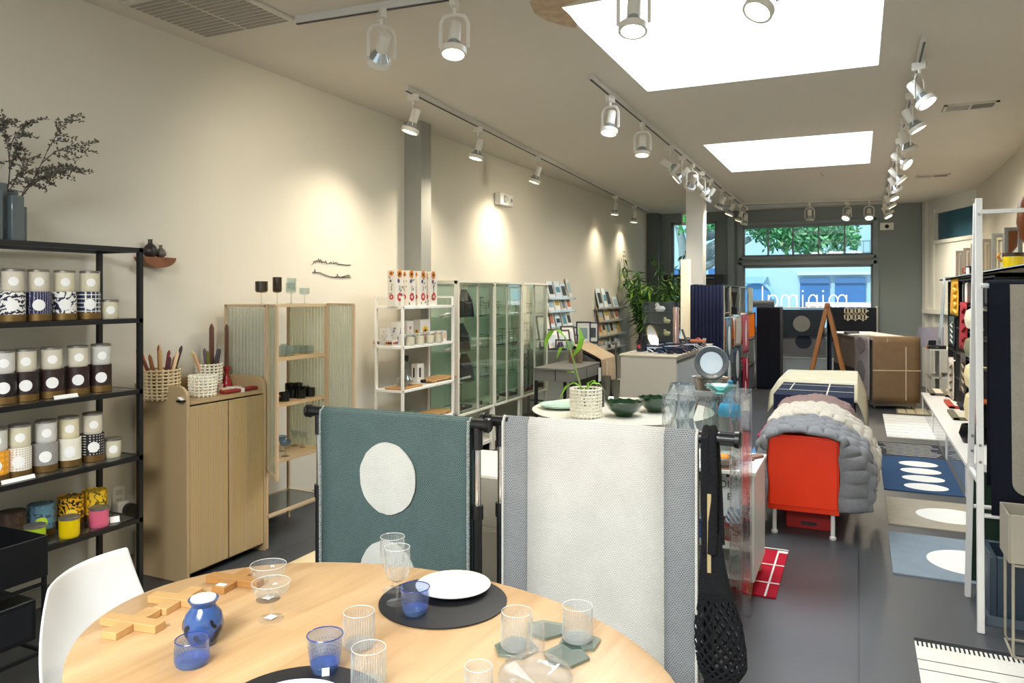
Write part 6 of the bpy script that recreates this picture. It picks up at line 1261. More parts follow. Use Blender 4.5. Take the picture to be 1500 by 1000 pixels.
KR = weave('kraft_cloth', '96795a', '8a6f52', 150, True); o = obj('kraft_drape', MB().grid(lambda u, v: (.0 + dw * u, -.015 - .012 * math.sin(PI * v * .9) , .1 + (dh - .09) * v), 6, 10).grid(lambda u, v: (dw * u, -.015 + .3 * v, dh + .008), 4, 3).box((-.0, -.034, .545), (dw, -.03, .557), 1).box((.43, -.034, .14), (.442, -.03, .88), 1).box((.19, -.034, .95), (.2, -.03, 1.0), 1), [KR, mat('kraft_line', 'cdb592', .8)], solid=.006, loc=(.17, 11.65, 0), rz=rad(18)); tag(o, 'kraft brown cloth with pale crossing lines draped over the desk front', 'cloth')
GRD = mat('drape_dot', '8a827f', .9); o = obj('dotted_drape', MB().grid(lambda u, v: (-.02 + .004 * math.sin(7 * u + 3 * v), .06 + .62 * u, .12 + (dh - .11) * v), 10, 10).grid(lambda u, v: (-.02 + .2 * v, .06 + .62 * u, dh + .006), 4, 3).poly([(-.034, a, b__) for a, b__ in ell(.37, .5, .17, .16)], 1).poly([(-.034, a, b__) for a, b__ in ell(.37, .88, .17, .11)], 1), [weave('greige_cloth', 'b5aaa4', 'a9a09b', 120, False), GRD], solid=.006, loc=(.17, 11.65, 0), rz=rad(18)); tag(o, 'greige cloth with two grey dots draped over the left side of the desk', 'cloth')
o = thing('desk_phone', 'small dark grey device lying on the reception desk', 'phone', (-.1, 12.75, dh), rad(40)); obj('body', MB().prism(rrect(-.12, -.05, .12, .05, .03), 'z', 0, .035), mat('device_grey', '55585b', .35), o, bevel=.008); obj('pad', MB().prism(rrect(-.02, -.035, .1, .035, .01), 'z', .035, .038), BLACKP, o)
for px, w_ in ((0, .3), (1, .22)): tag(obj('paper_sheet', MB().box((-w_ / 2, -.1, 0), (w_ / 2, .1, .003)), LABEL, loc=(-.22 + .16 * px, 13.0 - .25 * px, dh + .0), rz=.3 + px), ('larger white paper sheet at the back of the reception desk', 'smaller white paper sheet on the reception desk')[px], 'paper')

# ================================================================ floor rugs
def rug(name, x0, x1, y0, y1, mats, label, extra=None, th=.008):
    mb = MB().box((0, 0, 0), (x1 - x0, y1 - y0, th))
    if extra: extra(mb, x1 - x0, y1 - y0, th)
    o = obj(name, mb, mats, loc=(x0, y0, .0)); return tag(o, label, 'rug', 'rugs on the floor')
RW = mat('rug_white', 'efece4', .9, var=.04, bump=.4, bscale=200); RBK = mat('rug_black', '1c1d22', .9)
def wv2(name, a, b__): return weave(name, a, b__, 90, False)
def e_beige(mb, w_, l_, th): mb.poly([(a, b__, th + .001) for a, b__ in ell(.46, .44, .19, .21, 36)], 1)
rug('runner_rug', .19, .95, 5.9, 6.68, [wv2('rug_beige', 'b5ab98', 'a79d8b'), RW], 'beige rug with one large white oval on the aisle floor', lambda mb, w_, l_, th: mb.poly([(a, b__, th + .001) for a, b__ in ell(.42, .37, .23, .2, 36)], 1))
rug('runner_rug', .18, .95, 4.87, 5.71, [wv2('rug_blue_grey', '7c8993', '8b979f'), RW], 'blue grey rug with one large white oval, nearest the ladder rack', lambda mb, w_, l_, th: mb.poly([(a, b__, th + .001) for a, b__ in ell(.42, .36, .225, .23, 36)], 1))
def e_blue(mb, w_, l_, th):
    for k in range(4): mb.poly([(a, b__, th + .001) for a, b__ in ell(.32 - .0 * k, .2 + .31 * k, .165, .125, 30)], 1)
    mb.box((.0, 1.45, 0), (w_, l_, th + .0008), 2)
    for k in range(9): mb.box((R.uniform(0, .1), 1.52 + .075 * k, th), (w_ - R.uniform(0, .1), 1.53 + .075 * k, th + .002), 1)
rug('runner_rug', .19, .765, 6.93, 9.13, [wv2('rug_denim', '2c4666', '35506f'), RW, mat('rug_midnight', '20242c', .9)], 'denim blue runner with four white ovals in a row on the aisle floor', e_blue)
def e_str(mb, w_, l_, th):
    for k in range(8): mb.box((0, .12 + l_ * k / 8, th), (w_, .126 + l_ * k / 8, th + .001), 1)
    for k in range(34): mb.box((w_ * k / 34, 0, th), (w_ * (k + .4) / 34, .035, th + .001), 1)
rug('runner_rug', .29, .8, 9.48, 11.24, [RW, mat('rug_thin_line', '8a8478', .9)], 'white runner with thin stripes and fringe dashes farther along the aisle', e_str)
def e_blk(mb, w_, l_, th):
    for k in range(5): mb.box((.02 + .11 * k, .02, th), (.11 + .11 * k, l_ - .02, th + .001), 1)
rug('runner_rug', .47, .78, 11.4, 12.0, [mat('rug_tan', '9a8a6c', .9), mat('rug_cream_block', 'cfc29a', .9)], 'small tan rug with cream blocks at the far end of the aisle', e_blk)
def e_near(mb, w_, l_, th):
    mb.box((0, l_ - .035, 0), (w_, l_, th + .001), 1)
    for k in range(60): mb.box((.008 + w_ * k / 60, l_ - .085, th), (.008 + w_ * (k + .42) / 60, l_ - .035, th + .001), 1)
    for yy in (.75, 1.45, 2.0, 2.35): mb.box((0, l_ - .23 - (2.35 - yy) * .27, th), (w_, l_ - .225 - (2.35 - yy) * .27, th + .001), 1)
rug('runner_rug', .235, 1.35, 2.1, 3.99, [weave('rug_near_white', 'f2efe6', 'e4e0d4', 100, False), RBK], 'white rug with black dashed edge and thin lines at lower right', e_near)
p0, p1 = P(1107, 590, z=0), P(1137, 567, z=0)
rug('floor_mat', -1.05, -.74, 8.9, 11.2, [wv2('rug_pink', 'c8486c', 'b23c60'), RW], 'deep pink mat with white marks on the floor by the dark cabinet', lambda mb, w_, l_, th: [mb.poly([(a, b__, th + .001) for a, b__ in ell(.12 + .05 * k, .3 + .5 * k, .05, .12, 16)], 1) for k in range(3)])
rug('floor_mat', -1.0, -.72, 7.1, 8.8, [wv2('rug_sky', '5f8fc0', '6f9bc8'), RW], 'sky blue mat with white marks on the floor beside the navy bench', lambda mb, w_, l_, th: [mb.poly([(a, b__, th + .001) for a, b__ in ell(.14 + .03 * k, .25 + .3 * k, .07, .05, 12)], 1) for k in range(4)])
def e_red(mb, w_, l_, th):
    for k in range(3): mb.box((0, .2 + .3 * k, th), (w_, .213 + .3 * k, th + .001), 1)
    mb.box((w_ - .06, 0, th), (w_ - .05, l_, th + .001), 1); mb.box((w_ - .05, l_ - .04, th), (w_, l_, th + .001), 1)
rug('floor_mat', -.95, -.40, 4.2, 4.98, [wv2('rug_red', 'c02338', 'b01c30'), RW], 'red mat with white lines on the floor beside the white cabinet', e_red)
rug('floor_mat', -3.1, -2.3, 2.85, 4.3, [mat('mat_pale_wood', 'dccaa0', .8, var=.05), mat('mat_tan_dot', 'b59a66', .8)], 'pale cream rug with a tan dot on the floor by the tan cabinet', lambda mb, w_, l_, th: mb.poly([(a, b__, th + .001) for a, b__ in ell(.78, .2, .14, .14, 20)], 1))
# ================================================================ right wall: low plinth, textile rack, shelf and frames
KX0, KX1, KY0, KY1, KZ = .775, 1.55, 6.9, 11.55, .285
pl_ = thing('low_plinth', 'long low white plinth along the right wall with clear front panels', 'plinth', (KX0, KY0, 0))
obj('top', MB().box((-.01, 0, KZ - .03), (KX1 - KX0, KY1 - KY0, KZ)), WHITE, pl_, bevel=.003)
for k in range(4): yy = (KY1 - KY0 - .1) * k / 3; obj('divider', MB().box((0, yy, 0), (KX1 - KX0, yy + .1, KZ - .03)), WHITE, pl_, bevel=.002)
obj('back_board', MB().box((.35, .1, 0), (.37, KY1 - KY0 - .1, KZ - .03)), mat('plinth_back', 'cfd4d8', .3), pl_)
for k in range(3): yy = (KY1 - KY0 - .1) * k / 3; obj('front_glass', MB().box((.006, yy + .1, .01), (.012, yy + (KY1 - KY0 - .1) / 3, KZ - .03)), glass('plinth_glass', 'd3dce4', 1.0, body=.35), pl_)
TX0, TX1, TY0, TY1 = 1.06, 1.55, 7.6, 11.35; TZ0, TZ1 = KZ, 1.80
tr_ = thing('textile_rack', 'tall dark pigeonhole rack of folded textiles against the right wall', 'rack', (TX0, TY0, 0)); MRK = mat('rack_charcoal', '2c2926', .5); o_ = Vector((TX0, TY0, 0)); tl = TY1 - TY0
rows = [.3, .62, .92, 1.22, 1.5, 1.78]; cols_ = [0, .73, 1.46, 2.19, 2.9, 3.0 + .1, tl]
mb = MB()
for z in rows: obj('shelf_board', MB().box((0, 0, z - .015), (TX1 - TX0, tl, z)), MRK, tr_)
for y in cols_: obj('upright', MB().box((.002, max(0, y - .012), TZ0), (TX1 - TX0, min(tl, y + .012), TZ1 - .02)), MRK, tr_)
obj('back_panel', MB().box((TX1 - TX0 - .012, 0, TZ0), (TX1 - TX0, tl, TZ1 - .02)), mat('rack_back', '4d4640', .6), tr_)
gs = tag(obj('glass_shelf', MB().box((1.02, 5.6, 1.80), (1.6, 12.0, 1.815)).box((1.02, 5.6, 1.80), (1.035, 12.0, 1.822), 1), [mat('top_shelf_beige', 'b5ab97', .4), mat('shelf_bright_edge', 'cfe3ea', .2)]), 'long beige shelf with bright front edge above the textile rack', 'shelf')
def htow(y, w_, z1, z0, hx, label, x=1.045, tilt=.0, deco=None):
    mats = [mat('tw_' + hx, hx, .9, var=.1, bump=.4, bscale=150)] + ([mat('tw_' + deco, deco, .9)] if deco else [])
    mb = MB().grid(lambda u, v: (x + .006 * math.sin(8 * u + 3 * v) - tilt * v, -w_ / 2 + w_ * u, z1 - (z1 - z0) * v), 8, 8).grid(lambda u, v: (x + .25 * v, -w_ / 2 + w_ * u, z1 + .003), 4, 2)
    if deco:
        for k in range(4):
            pts = [(x - .012, -w_ * .4 + w_ * .8 * ((i * .5) % 1), z1 - .05 - (z1 - z0 - .1) * (i / 8 + k * .02)) for i in range(9)]; mb.tube(pts, .003, 4, 1)
    return tag(obj('hung_towel', mb, mats, solid=.004, loc=(0, y, 0)), label, 'towel', 'towels on the textile rack')
def RY(px, x=1.04): return P(px, 480, x=x).y
htow(11.36, .36, 1.83, .95, 'a9b6bd', 'blue grey scarf hanging down the far end of the textile rack', tilt=.05, x=1.02)
htow(RY(1397), .75, 1.8, 1.36, 'e0a72a', 'mustard yellow patterned towel hanging from the rack top', deco='f0c860')
htow(RY(1410), .62, 1.52, 1.0, 'a51f2c', 'deep red towel hanging on the textile rack', deco='8a1420')
htow(RY(1393), .6, 1.33, .98, '3d4b50', 'dark slate towel with pale lattice below the yellow one', deco='d9dbd4')
htow(RY(1409.5), .5, .95, .52, '4a423c', 'dark brown towel with pale arcs on the rack, low', deco='9a8a70')
htow(RY(1392), .62, .8, .32, 'd9d0c0', 'natural linen towel with dark branch print low on the rack', deco='8a7f70')
def rolled(y, z, w_, h_, hx, label, inner='efe6d0'):
    o = thing('folded_towel', label, 'towel', (1.06, y, z), 0, 'folded towels on the textile rack')
    prof = [(.1, h_ * .95), (-.02, h_), (-.07, h_ * .85), (-.085, h_ * .5), (-.07, h_ * .1), (-.04, 0), (.0, .02)]
    obj('fold', MB().grid(lambda u, v: (lambda i, f_: (prof[i][0] + (prof[i + 1][0] - prof[i][0]) * f_, -w_ / 2 + w_ * u, prof[i][1] + (prof[i + 1][1] - prof[i][1]) * f_))(min(int(v * 6), 5), v * 6 - min(int(v * 6), 5)), 4, 24), mat('tw_' + hx, hx, .9, var=.06, bump=.4, bscale=150), o, solid=.025)
    obj('tag', MB().box((-.05, -w_ * .1, -.07), (-.046, w_ * .22, -.02)), mat('tag_yellow', 'd9a81e', .6), o) if inner == 'tag' else None
    return o
rolled(RY(1431), 1.27, .55, .2, 'e6dcc4', 'cream folded towel over dark cloth on the upper middle of the rack', 'tag')
rolled(RY(1430), .98, .55, .2, '7d7a5c', 'olive green folded towel on the middle of the rack', 'tag')
rolled(RY(1430), .68, .55, .24, 'e6d3a0', 'pale yellow folded towel on the lower middle of the rack')
o = rolled(RY(1429), .34, .45, .3, 'e3cf9e', 'cream folded towel low on the rack beside the rust one')
rolled(RY(1437), .34, .4, .28, 'b5562a', 'rust orange folded towel low on the rack')
for i, (px, hx) in enumerate(((1406, 'e8e2da'), (1413, '4a3a32'), (1420, 'ece6de'), (1428, '8a6f62'), (1435, '2a2c33'))):
    tag(obj('upright_fold', MB().box((0, -.16, 0), (.3, .16, .25)), mat('tw_' + hx, hx, .9), bevel=.03, loc=(1.08, RY(px), 1.503)), '%s upright folded textile from the left in the top row of the rack' % ORD[i], 'textile', 'upright textiles on the rack')
# folded towels on the plinth
def flatfold(px, py, hx, label, stripe=None, rz=0.0):
    q = P(px, py, z=KZ + .02); o = thing('folded_tea_towel', label, 'towel', (q.x, q.y, KZ + .0), rz, 'folded towels on the low plinth')
    obj('cloth', MB().prism([(-.16, 0), (.2, 0), (.2, .022), (-.14, .03), (-.175, .022), (-.18, .01)], 'y', -.3, .3), mat('tw_' + hx, hx, .9, var=.05), o, bevel=.006)
    if stripe: obj('border', MB().box((-.183, -.305, .0), (-.12, .305, .033)).box((-.18, -.305, .0), (.2, -.26, .032)), mat('tw_' + stripe, stripe, .9), o, bevel=.004)
    return o
flatfold(1383, 574, 'd9cfbb', 'beige folded tea towel with grey border, farthest on the low plinth', '6a6659')
flatfold(1404, 576, 'cdbd96', 'straw coloured folded tea towel behind on the low plinth', '7a7560')
flatfold(1412, 592, 'e9e4d6', 'white folded tea towel with red border on the low plinth', 'b0402c')
flatfold(1420, 608, 'cfc6b0', 'white folded tea towel with olive and black border, nearest on the plinth', '6e6a50')
tag(obj('navy_folded_cloth', MB().box((0, -.2, 0), (.3, .2, .05)), NAVY, bevel=.015, loc=(1.05, RY(1402), KZ)), 'navy folded cloth at the foot of the rack', 'cloth')
q = P(1424, 655, z=KZ); tag(obj('black_bag', MB().lathe([(0, 0), (.09, 0), (.12, .08), (.1, .16), (.09, .16), (.1, .08), (0, .02)], n=20, sx=1.1), BLACK, loc=(.95, q.y + .25, KZ)), 'black soft basket on the near end of the low plinth', 'basket')
# frames on the shelf
MFRB = mat('frame_taupe', '9b8f80', .5); MFRG = mat('frame_grey', '7f807c', .45); CRM = mat('frame_panel_cream', 'd8cfb2', .6); WPN = mat('frame_panel_white', 'e2ded6', .5)
for i, (pxa, pxb, pyt, y, m, pm) in enumerate(((1400, 1412, 367, 11.6, MFRB, WPN), (1411, 1424, 363, 10.7, MFRB, WPN), (1422, 1440, 357, 9.8, MFRB, CRM), (1437, 1454, 350, 9.0, MFRB, CRM), (1453, 1474, 342, 8.2, MFRG, CRM), (1471, 1498, 333, 7.4, MFRG, MIRROR))):
    a, b__ = P(pxa, pyt, y=y), P(pxb, pyt, y=y); w_ = b__.x - a.x; h_ = a.z - 1.815; xa = min(a.x, 1.6 - w_)
    o = thing('standing_frame', '%s standing frame from the far end on the long beige shelf' % ORD[i], 'frame', (xa, y, 1.815), 0, 'frames on the long shelf'); e = .03
    fr = obj('frame', MB().box((0, 0, 0), (e, .03, h_)).box((w_ - e, 0, 0), (w_, .03, h_)).box((e, 0, h_ - e), (w_ - e, .03, h_)).box((e, 0, 0), (w_ - e, .03, e)), m, o, bevel=.003)
    obj('panel', MB().box((e, .012, e), (w_ - e, .018, h_ - e)), pm, o)
    if pm is not MIRROR: obj('inner_moulding', MB().box((e + .02, .004, e), (e + .03, .012, h_ - e - .03)).box((e + .02, .004, h_ - e - .04), (w_ - e, .012, h_ - e - .03)), m, o)
yp = P(1480, 390, x=1.12).y; o = thing('yellow_pot', 'bright yellow enamel pot with wooden lid on the long shelf', 'pot', (1.14, yp, 1.822)); obj('pot_body', MB().lathe([(0, 0), (.07, 0), (.075, .02), (.075, .1), (0, .1)], n=28), mat('enamel_yellow', 'f2d800', .2, coat=.5), o); obj('lid', MB().lathe([(0, .135), (.076, .13), (.078, .1), (0, .1)], n=28), mat('lid_walnut', '3b2618', .4), o); obj('loop', MB().tube([(-.08, 0, .06), (-.11, -.01, .1), (-.09, 0, .13)], .01, 6), mat('loop_ochre', 'c8871a', .5), o)
tag(obj('leather_vessel', MB().lathe([(0, 0), (.03, .01), (.1, .1), (.12, .22), (.11, .36), (.06, .44), (0, .46)], n=24), mat('cognac_leather', '7a3f14', .35, var=.2), loc=(1.2, 6.75, 1.94)), 'cognac brown rounded vessel on a wire stand at the right edge', 'vessel')
o = thing('wire_stand', 'thin dark wire stand under the cognac vessel', 'stand', (1.2, 6.75, 1.815)); obj('wires', MB().tube([(-.05, -.05, 0), (-.03, -.03, .13)], .004, 5).tube([(.05, -.05, 0), (.03, -.03, .13)], .004, 5).tube([(0, .06, 0), (0, .04, .13)], .004, 5).tube([(.05 * math.cos(a), .05 * math.sin(a), .125) for a in [2 * PI * k / 14 for k in range(14)]], .004, 5, closed=True), BLACK, o)
ym_ = P(1422, 398, x=1.12).y; o = thing('mug', 'black white and red patterned mug on the long shelf', 'mug', (1.13, ym_, 1.822)); obj('mug_body', MB().lathe([(0, 0), (.05, 0), (.06, .1), (.055, .1), (.045, .008), (0, .008)], n=24), BLACKP, o); obj('white_mark', MB().lathe([(.0535, .02), (.0615, .1)], n=5).v and MB().obox((-.04, -.04, .05), (.02, .03, .07), (0, 0, .8)), WHITE, o); obj('handle', MB().tube([(-.05, .0, .08), (-.09, 0, .075), (-.085, 0, .035), (-.048, 0, .025)], .008, 6), mat('mug_red', 'b5443a', .4), o)

# ================================================================ ladder rack with hanging rug
lr = thing('ladder_rack', 'white metal A frame ladder rack carrying the navy and beige rug', 'rack', (.55, 4.44, 0)); lw = .98
for x in (0, lw):
    obj('rail', MB().bar((x - .02, -.24, 0), (x, .0, 2.1), .03, .03), WHITE, lr, bevel=.002); obj('rail', MB().bar((x - .02, .24, 0), (x - .005, .03, 2.08), .028, .028), WHITE, lr, bevel=.002)
    for sy in (-1, 1):
        for z in (.88, .80, 2.02): obj('bolt', MB().lathe([(0, 0), (.007, 0), (.007, .004), (0, .004)], (x - .02 + .0095 * z * 1.0, sy * .24 * (1 - z / 2.1) - .016 * (1 if sy < 0 else 1), z), 10, rot=(PI / 2, 0, 0)), STEEL, lr)
    obj('side_rung', MB().bar((x - .015, -.16, .7), (x - .015, .16, .7), .02), WHITE, lr)
obj('rung', MB().tube([(-.0, -.175, .545), (lw, -.175, .545)], .011, 8), WHITE, lr); obj('rung', MB().tube([(0, .18, .5), (lw, .18, .5)], .011, 8), WHITE, lr); obj('rung', MB().tube([(0, -.07, 1.66), (lw, -.07, 1.66)], .012, 8), WHITE, lr); obj('rung', MB().box((0, -.03, 2.022), (lw, -.01, 2.042)), WHITE, lr)
NV2 = weave('rug_navy_knit', '11131b', '1c1f2a', 130); BG2 = weave('rug_beige_knit', 'b9b2a2', '9a9386', 120)
rg = MB(); rx0, rx1, ry, rz1, rz0 = .03, .97, -.1, 1.685, .555
rg.grid(lambda u, v: (rx0 + (rx1 - rx0) * u, ry - .02 - .07 * (1 - v) , rz0 + (rz1 - rz0 - .02) * v), 4, 10).grid(lambda u, v: (rx0 + (rx1 - rx0) * u, ry - .02 + .06 * v, rz1 - .02 + .02 * math.sin(PI * v)), 2, 6).grid(lambda u, v: (rx0 + (rx1 - rx0) * u, ry + .04 + .02 * v, rz1 - .02 - 1.0 * v), 2, 4)
inner = rrect(.115, .66, rx1 - .02, 2.0, .06)
inner = [(x, min(z, rz1 - .02)) for x, z in inner]
rg.poly([(x, ry - .026 - .07 * (1 - (z - rz0) / (rz1 - rz0 - .02)), z) for x, z in inner], 1)
o = obj('hanging_rug', rg, [NV2, BG2], solid=.006, loc=(.55, 4.44, 0)); tag(o, 'navy bordered beige rug hanging on the white ladder rack', 'rug')
# green board, navy planter, beige planter box
tag(obj('green_board', MB().box((0, 0, 0), (.6, .02, .62)), mat('forest_green', '12301f', .7), bevel=.003, loc=(.57, 4.92, 0)), 'dark forest green board behind the navy planter', 'board')
np_ = thing('navy_planter', 'navy blue rectangular planter standing under the ladder rack', 'planter', (.55, 4.33, 0)); MNP = mat('planter_navy', '2b3a48', .4)
w_, l_, h_ = .62, .3, .33; mb = MB(); e = .03
mb.box((0, 0, .03), (e, l_, h_)).box((w_ - e, 0, .03), (w_, l_, h_)).box((e, 0, .03), (w_ - e, e, h_)).box((e, l_ - e, .03), (w_ - e, l_, h_)).box((e, e, .03), (w_ - e, l_ - e, .06)); obj('box_body', mb, MNP, np_, bevel=.004)
obj('base_lip', MB().hexa([(-.03, -.03, 0), (w_ + .03, -.03, 0), (w_ + .03, l_ + .03, 0), (-.03, l_ + .03, 0), (-.015, -.015, .045), (w_ + .015, -.015, .045), (w_ + .015, l_ + .015, .045), (-.015, l_ + .015, .045)]), MNP, np_, bevel=.003)
np_.location.x = .585
pb = thing('planter_box', 'beige metal planter box on thin wire legs at the right edge', 'planter', (.6, 3.93, 0)); MPB = mat('planter_beige', 'a39c8b', .45); w_, l_ = .6, .23; z0, z1 = .43, .645; e = .006
mb = MB().box((0, 0, z0), (e, l_, z1)).box((w_ - e, 0, z0), (w_, l_, z1)).box((e, 0, z0), (w_ - e, e, z1)).box((e, l_ - e, z0), (w_ - e, l_, z1)).box((e, e, z0), (w_ - e, l_ - e, z0 + e)); obj('box_body', mb, MPB, pb, bevel=.002)
for y in (.015, l_ - .015): obj('leg_frame', MB().tube([(.02, y, z0 + .02), (.02, y, .03), (.03, y, .012), (w_ - .03, y, .012), (w_ - .02, y, .03), (w_ - .02, y, z0 + .02)], .0065, 8).tube([(.02, y, z0 - .012), (w_ - .02, y, z0 - .012)], .0055, 8), MPB, pb)
obj('cross_wire', MB().tube([(.02, .015, .012), (.02, l_ - .015, .012)], .006, 6), MPB, pb); obj('cross_wire', MB().tube([(.14, .015, .012), (.14, l_ - .015, .012)], .006, 6), MPB, pb)
# white side bookcase in front of the entry wall
bk = thing('low_bookcase', 'low white bookcase with desk items beside the reception desk', 'bookcase', (.93, 12.35, 0)); bw, bd, bh = .5, .75, .82
for x in (0, bw - .02): obj('side_panel', MB().box((x, 0, 0), (x + .02, bd, bh - .02)), WHITE, bk)
for z in (.06, .42, bh): obj('shelf', MB().box((0, 0, z - .02), (bw, bd, z)), WHITE, bk)
obj('divider', MB().box((.12, 0, .06), (.14, bd, bh - .02)), WHITE, bk)
def on(px, dy, z=bh): return (min(max(P(px, 500, y=12.35 + dy).x, .98), 1.4), 12.35 + dy, z)
l = on(1352, .3); o = thing('card_terminal', 'small dark payment terminal on the low white bookcase', 'terminal', l); obj('body', MB().prism([(-.06, 0), (.06, 0), (.06, .05), (-.06, .12)], 'x', -.05, .05), BLACKP, o, bevel=.008); obj('screen', MB().obox((0, -.0, .092), (.07, .07, .004), (-.53, 0, 0)), mat('screen_grey', '7c8a94', .2), o)
l = on(1355, .12); tag(obj('orange_tray', MB().box((-.08, -.05, 0), (.08, .05, .045)).box((-.07, -.04, .045), (.07, .04, .05)), mat('tray_orange', 'c8501c', .5), loc=l, bevel=.004), 'small orange tray at the front of the low white bookcase', 'tray')
l = on(1372, .14); o = thing('black_case', 'black case with small tools on the low white bookcase', 'case', l); obj('body', MB().prism(rrect(-.12, -.08, .12, .08, .03), 'z', 0, .05), BLACKP, o, bevel=.006); obj('clasp', MB().box((-.02, -.085, .02), (.02, -.079, .035)), STEEL, o)
l = on(1362, .5); tag(obj('acrylic_stand', MB().box((-.17, -.01, 0), (.17, .01, .3)), glass('acrylic_lilac', 'd8d4e4', 1.2, body=.35), loc=l), 'clear acrylic sign stand at the back of the low white bookcase', 'stand')
for k in range(3): tag(obj('magazine', MB().box((-.12, -.15, 0), (.12, .15, .012)), mat('mag_%d' % k, ('d9dde0', 'b9c0c4', '8f979c')[k], .5), loc=(1.25, 12.6, .42 + .012 * k), rz=.1 * k), ('lowest', 'middle', 'topmost')[k] + ' magazine in the small stack inside the low white bookcase', 'magazine', 'magazines in the bookcase')
# ================================================================ back wall pieces
q0, q1 = P(1143, 453, y=14.55), P(1208, 492, y=14.55)
def rail_rug(x0, x1, z1, z0, mats, label, y, deco):
    mb = MB().box((x0, y, z0), (x1, y + .012, z1)); deco(mb, y - .002)
    return tag(obj('hanging_rug', mb, mats), label, 'rug')
def dd(cx, cz, r_, rz2=None): return lambda mb, y: mb.poly([(a, y, b__) for a, b__ in ell(cx, cz, r_, rz2 or r_, 30)], 1)
rk = thing('rug_rail', 'low white rail stand carrying the hanging rugs under the back window', 'rack', (0, 14.6, 0))
X0, X1 = P(1143, 450, y=14.55).x, P(1284, 450, y=14.55).x
for x in (X0, (X0 + X1) / 2, X1): obj('post', MB().bar((x, .06, 0), (x, .06, 1.4), .03), WHITE, rk)
for z in (1.36, .82, .45, .12): obj('rail', MB().tube([(X0, .06, z), (X1, .06, z)], .012, 8), WHITE, rk)
obj('panel', MB().box((X0, .08, .0), (X1, .09, .46)), mat('rail_panel_white', 'c4c9cb', .5), rk)
cx = P(1174, 474, y=14.5).x
rail_rug(q0.x, q1.x, P(1143, 453, y=14.55).z, P(1143, 491, y=14.55).z, [weave('rug_slate', '2c333c', '353d46', 80), mat('rug_dot_grey', '82837f', .9)], 'dark slate rug with a grey dot hanging under the back window', 14.52, dd(cx, P(1174, 474, y=14.52).z, .145))
rail_rug(q0.x, q1.x, P(1143, 491, y=14.55).z, P(1143, 517, y=14.55).z, [weave('rug_mid_grey', '74757a', '6a6b70', 80), mat('rug_dot_navy', '222b38', .9)], 'mid grey rug with a dark dot hanging below the slate one', 14.54, dd(cx + .03, P(1176, 500, y=14.54).z, .14, .13))
def keys(mb, y):
    for i in range(3):
        for j in range(2):
            x = P(1242 + 11 * i, 455 + 9 * j, y=y).x; z = P(1242, 455 + 9 * j, y=y).z; e = .018
            for a, b__, c_, d_ in ((-.06, .06, .035, .05), (-.06, .06, -.05, -.035), (-.06, -.04, -.05, .05), (.04, .06, -.05, .05)): mb.box((x + a, y - .004, z + b__ - b__ + c_), (x + b__, y, z + d_), 1)
            mb.box((x - .012, y - .004, z - .07), (x + .012, y, z + .07), 1); mb.box((x + .06, y - .004, z - .01), (x + .09, y, z + .01), 1)
rail_rug(P(1216, 450, y=14.55).x, X1, P(1217, 450, y=14.55).z, P(1217, 500, y=14.55).z, [NAVY, mat('key_cream', 'cdc6ae', .9)], 'black rug with cream square link pattern at the right under the back window', 14.5, keys)
# black open shelf against the door bay
q0, q1 = P(973, 403, y=14.55), P(1061, 403, y=14.55)
bs_ = thing('black_shelf', 'black open shelf unit standing in front of the glazed door', 'shelf', (q0.x, 14.5, 0)); w_ = q1.x - q0.x
for x in (0, w_ - .18): obj('side_panel', MB().box((x, 0, 0), (x + .18, .3, 1.98)), BLACK, bs_)
for z in (1.98, 1.62, 1.5, .75): obj('shelf', MB().box((.18, 0, z - .05), (w_ - .18, .3, z)), BLACK, bs_)
obj('grey_panel', MB().box((.2, .2, 1.63), (w_ - .2, .22, 1.92)), mat('panel_grey', '5d6163', .6), bs_)
q = P(1061, 410, y=14.9); tag(obj('wall_switch', MB().box((-.04, -.012, -.09), (.04, 0, .09)), mat('switch_grey', '9a9a98', .4), bevel=.004, loc=(q.x, 14.9 + .1, q.z)), 'grey switch plate on the wall by the glazed door', 'switch')
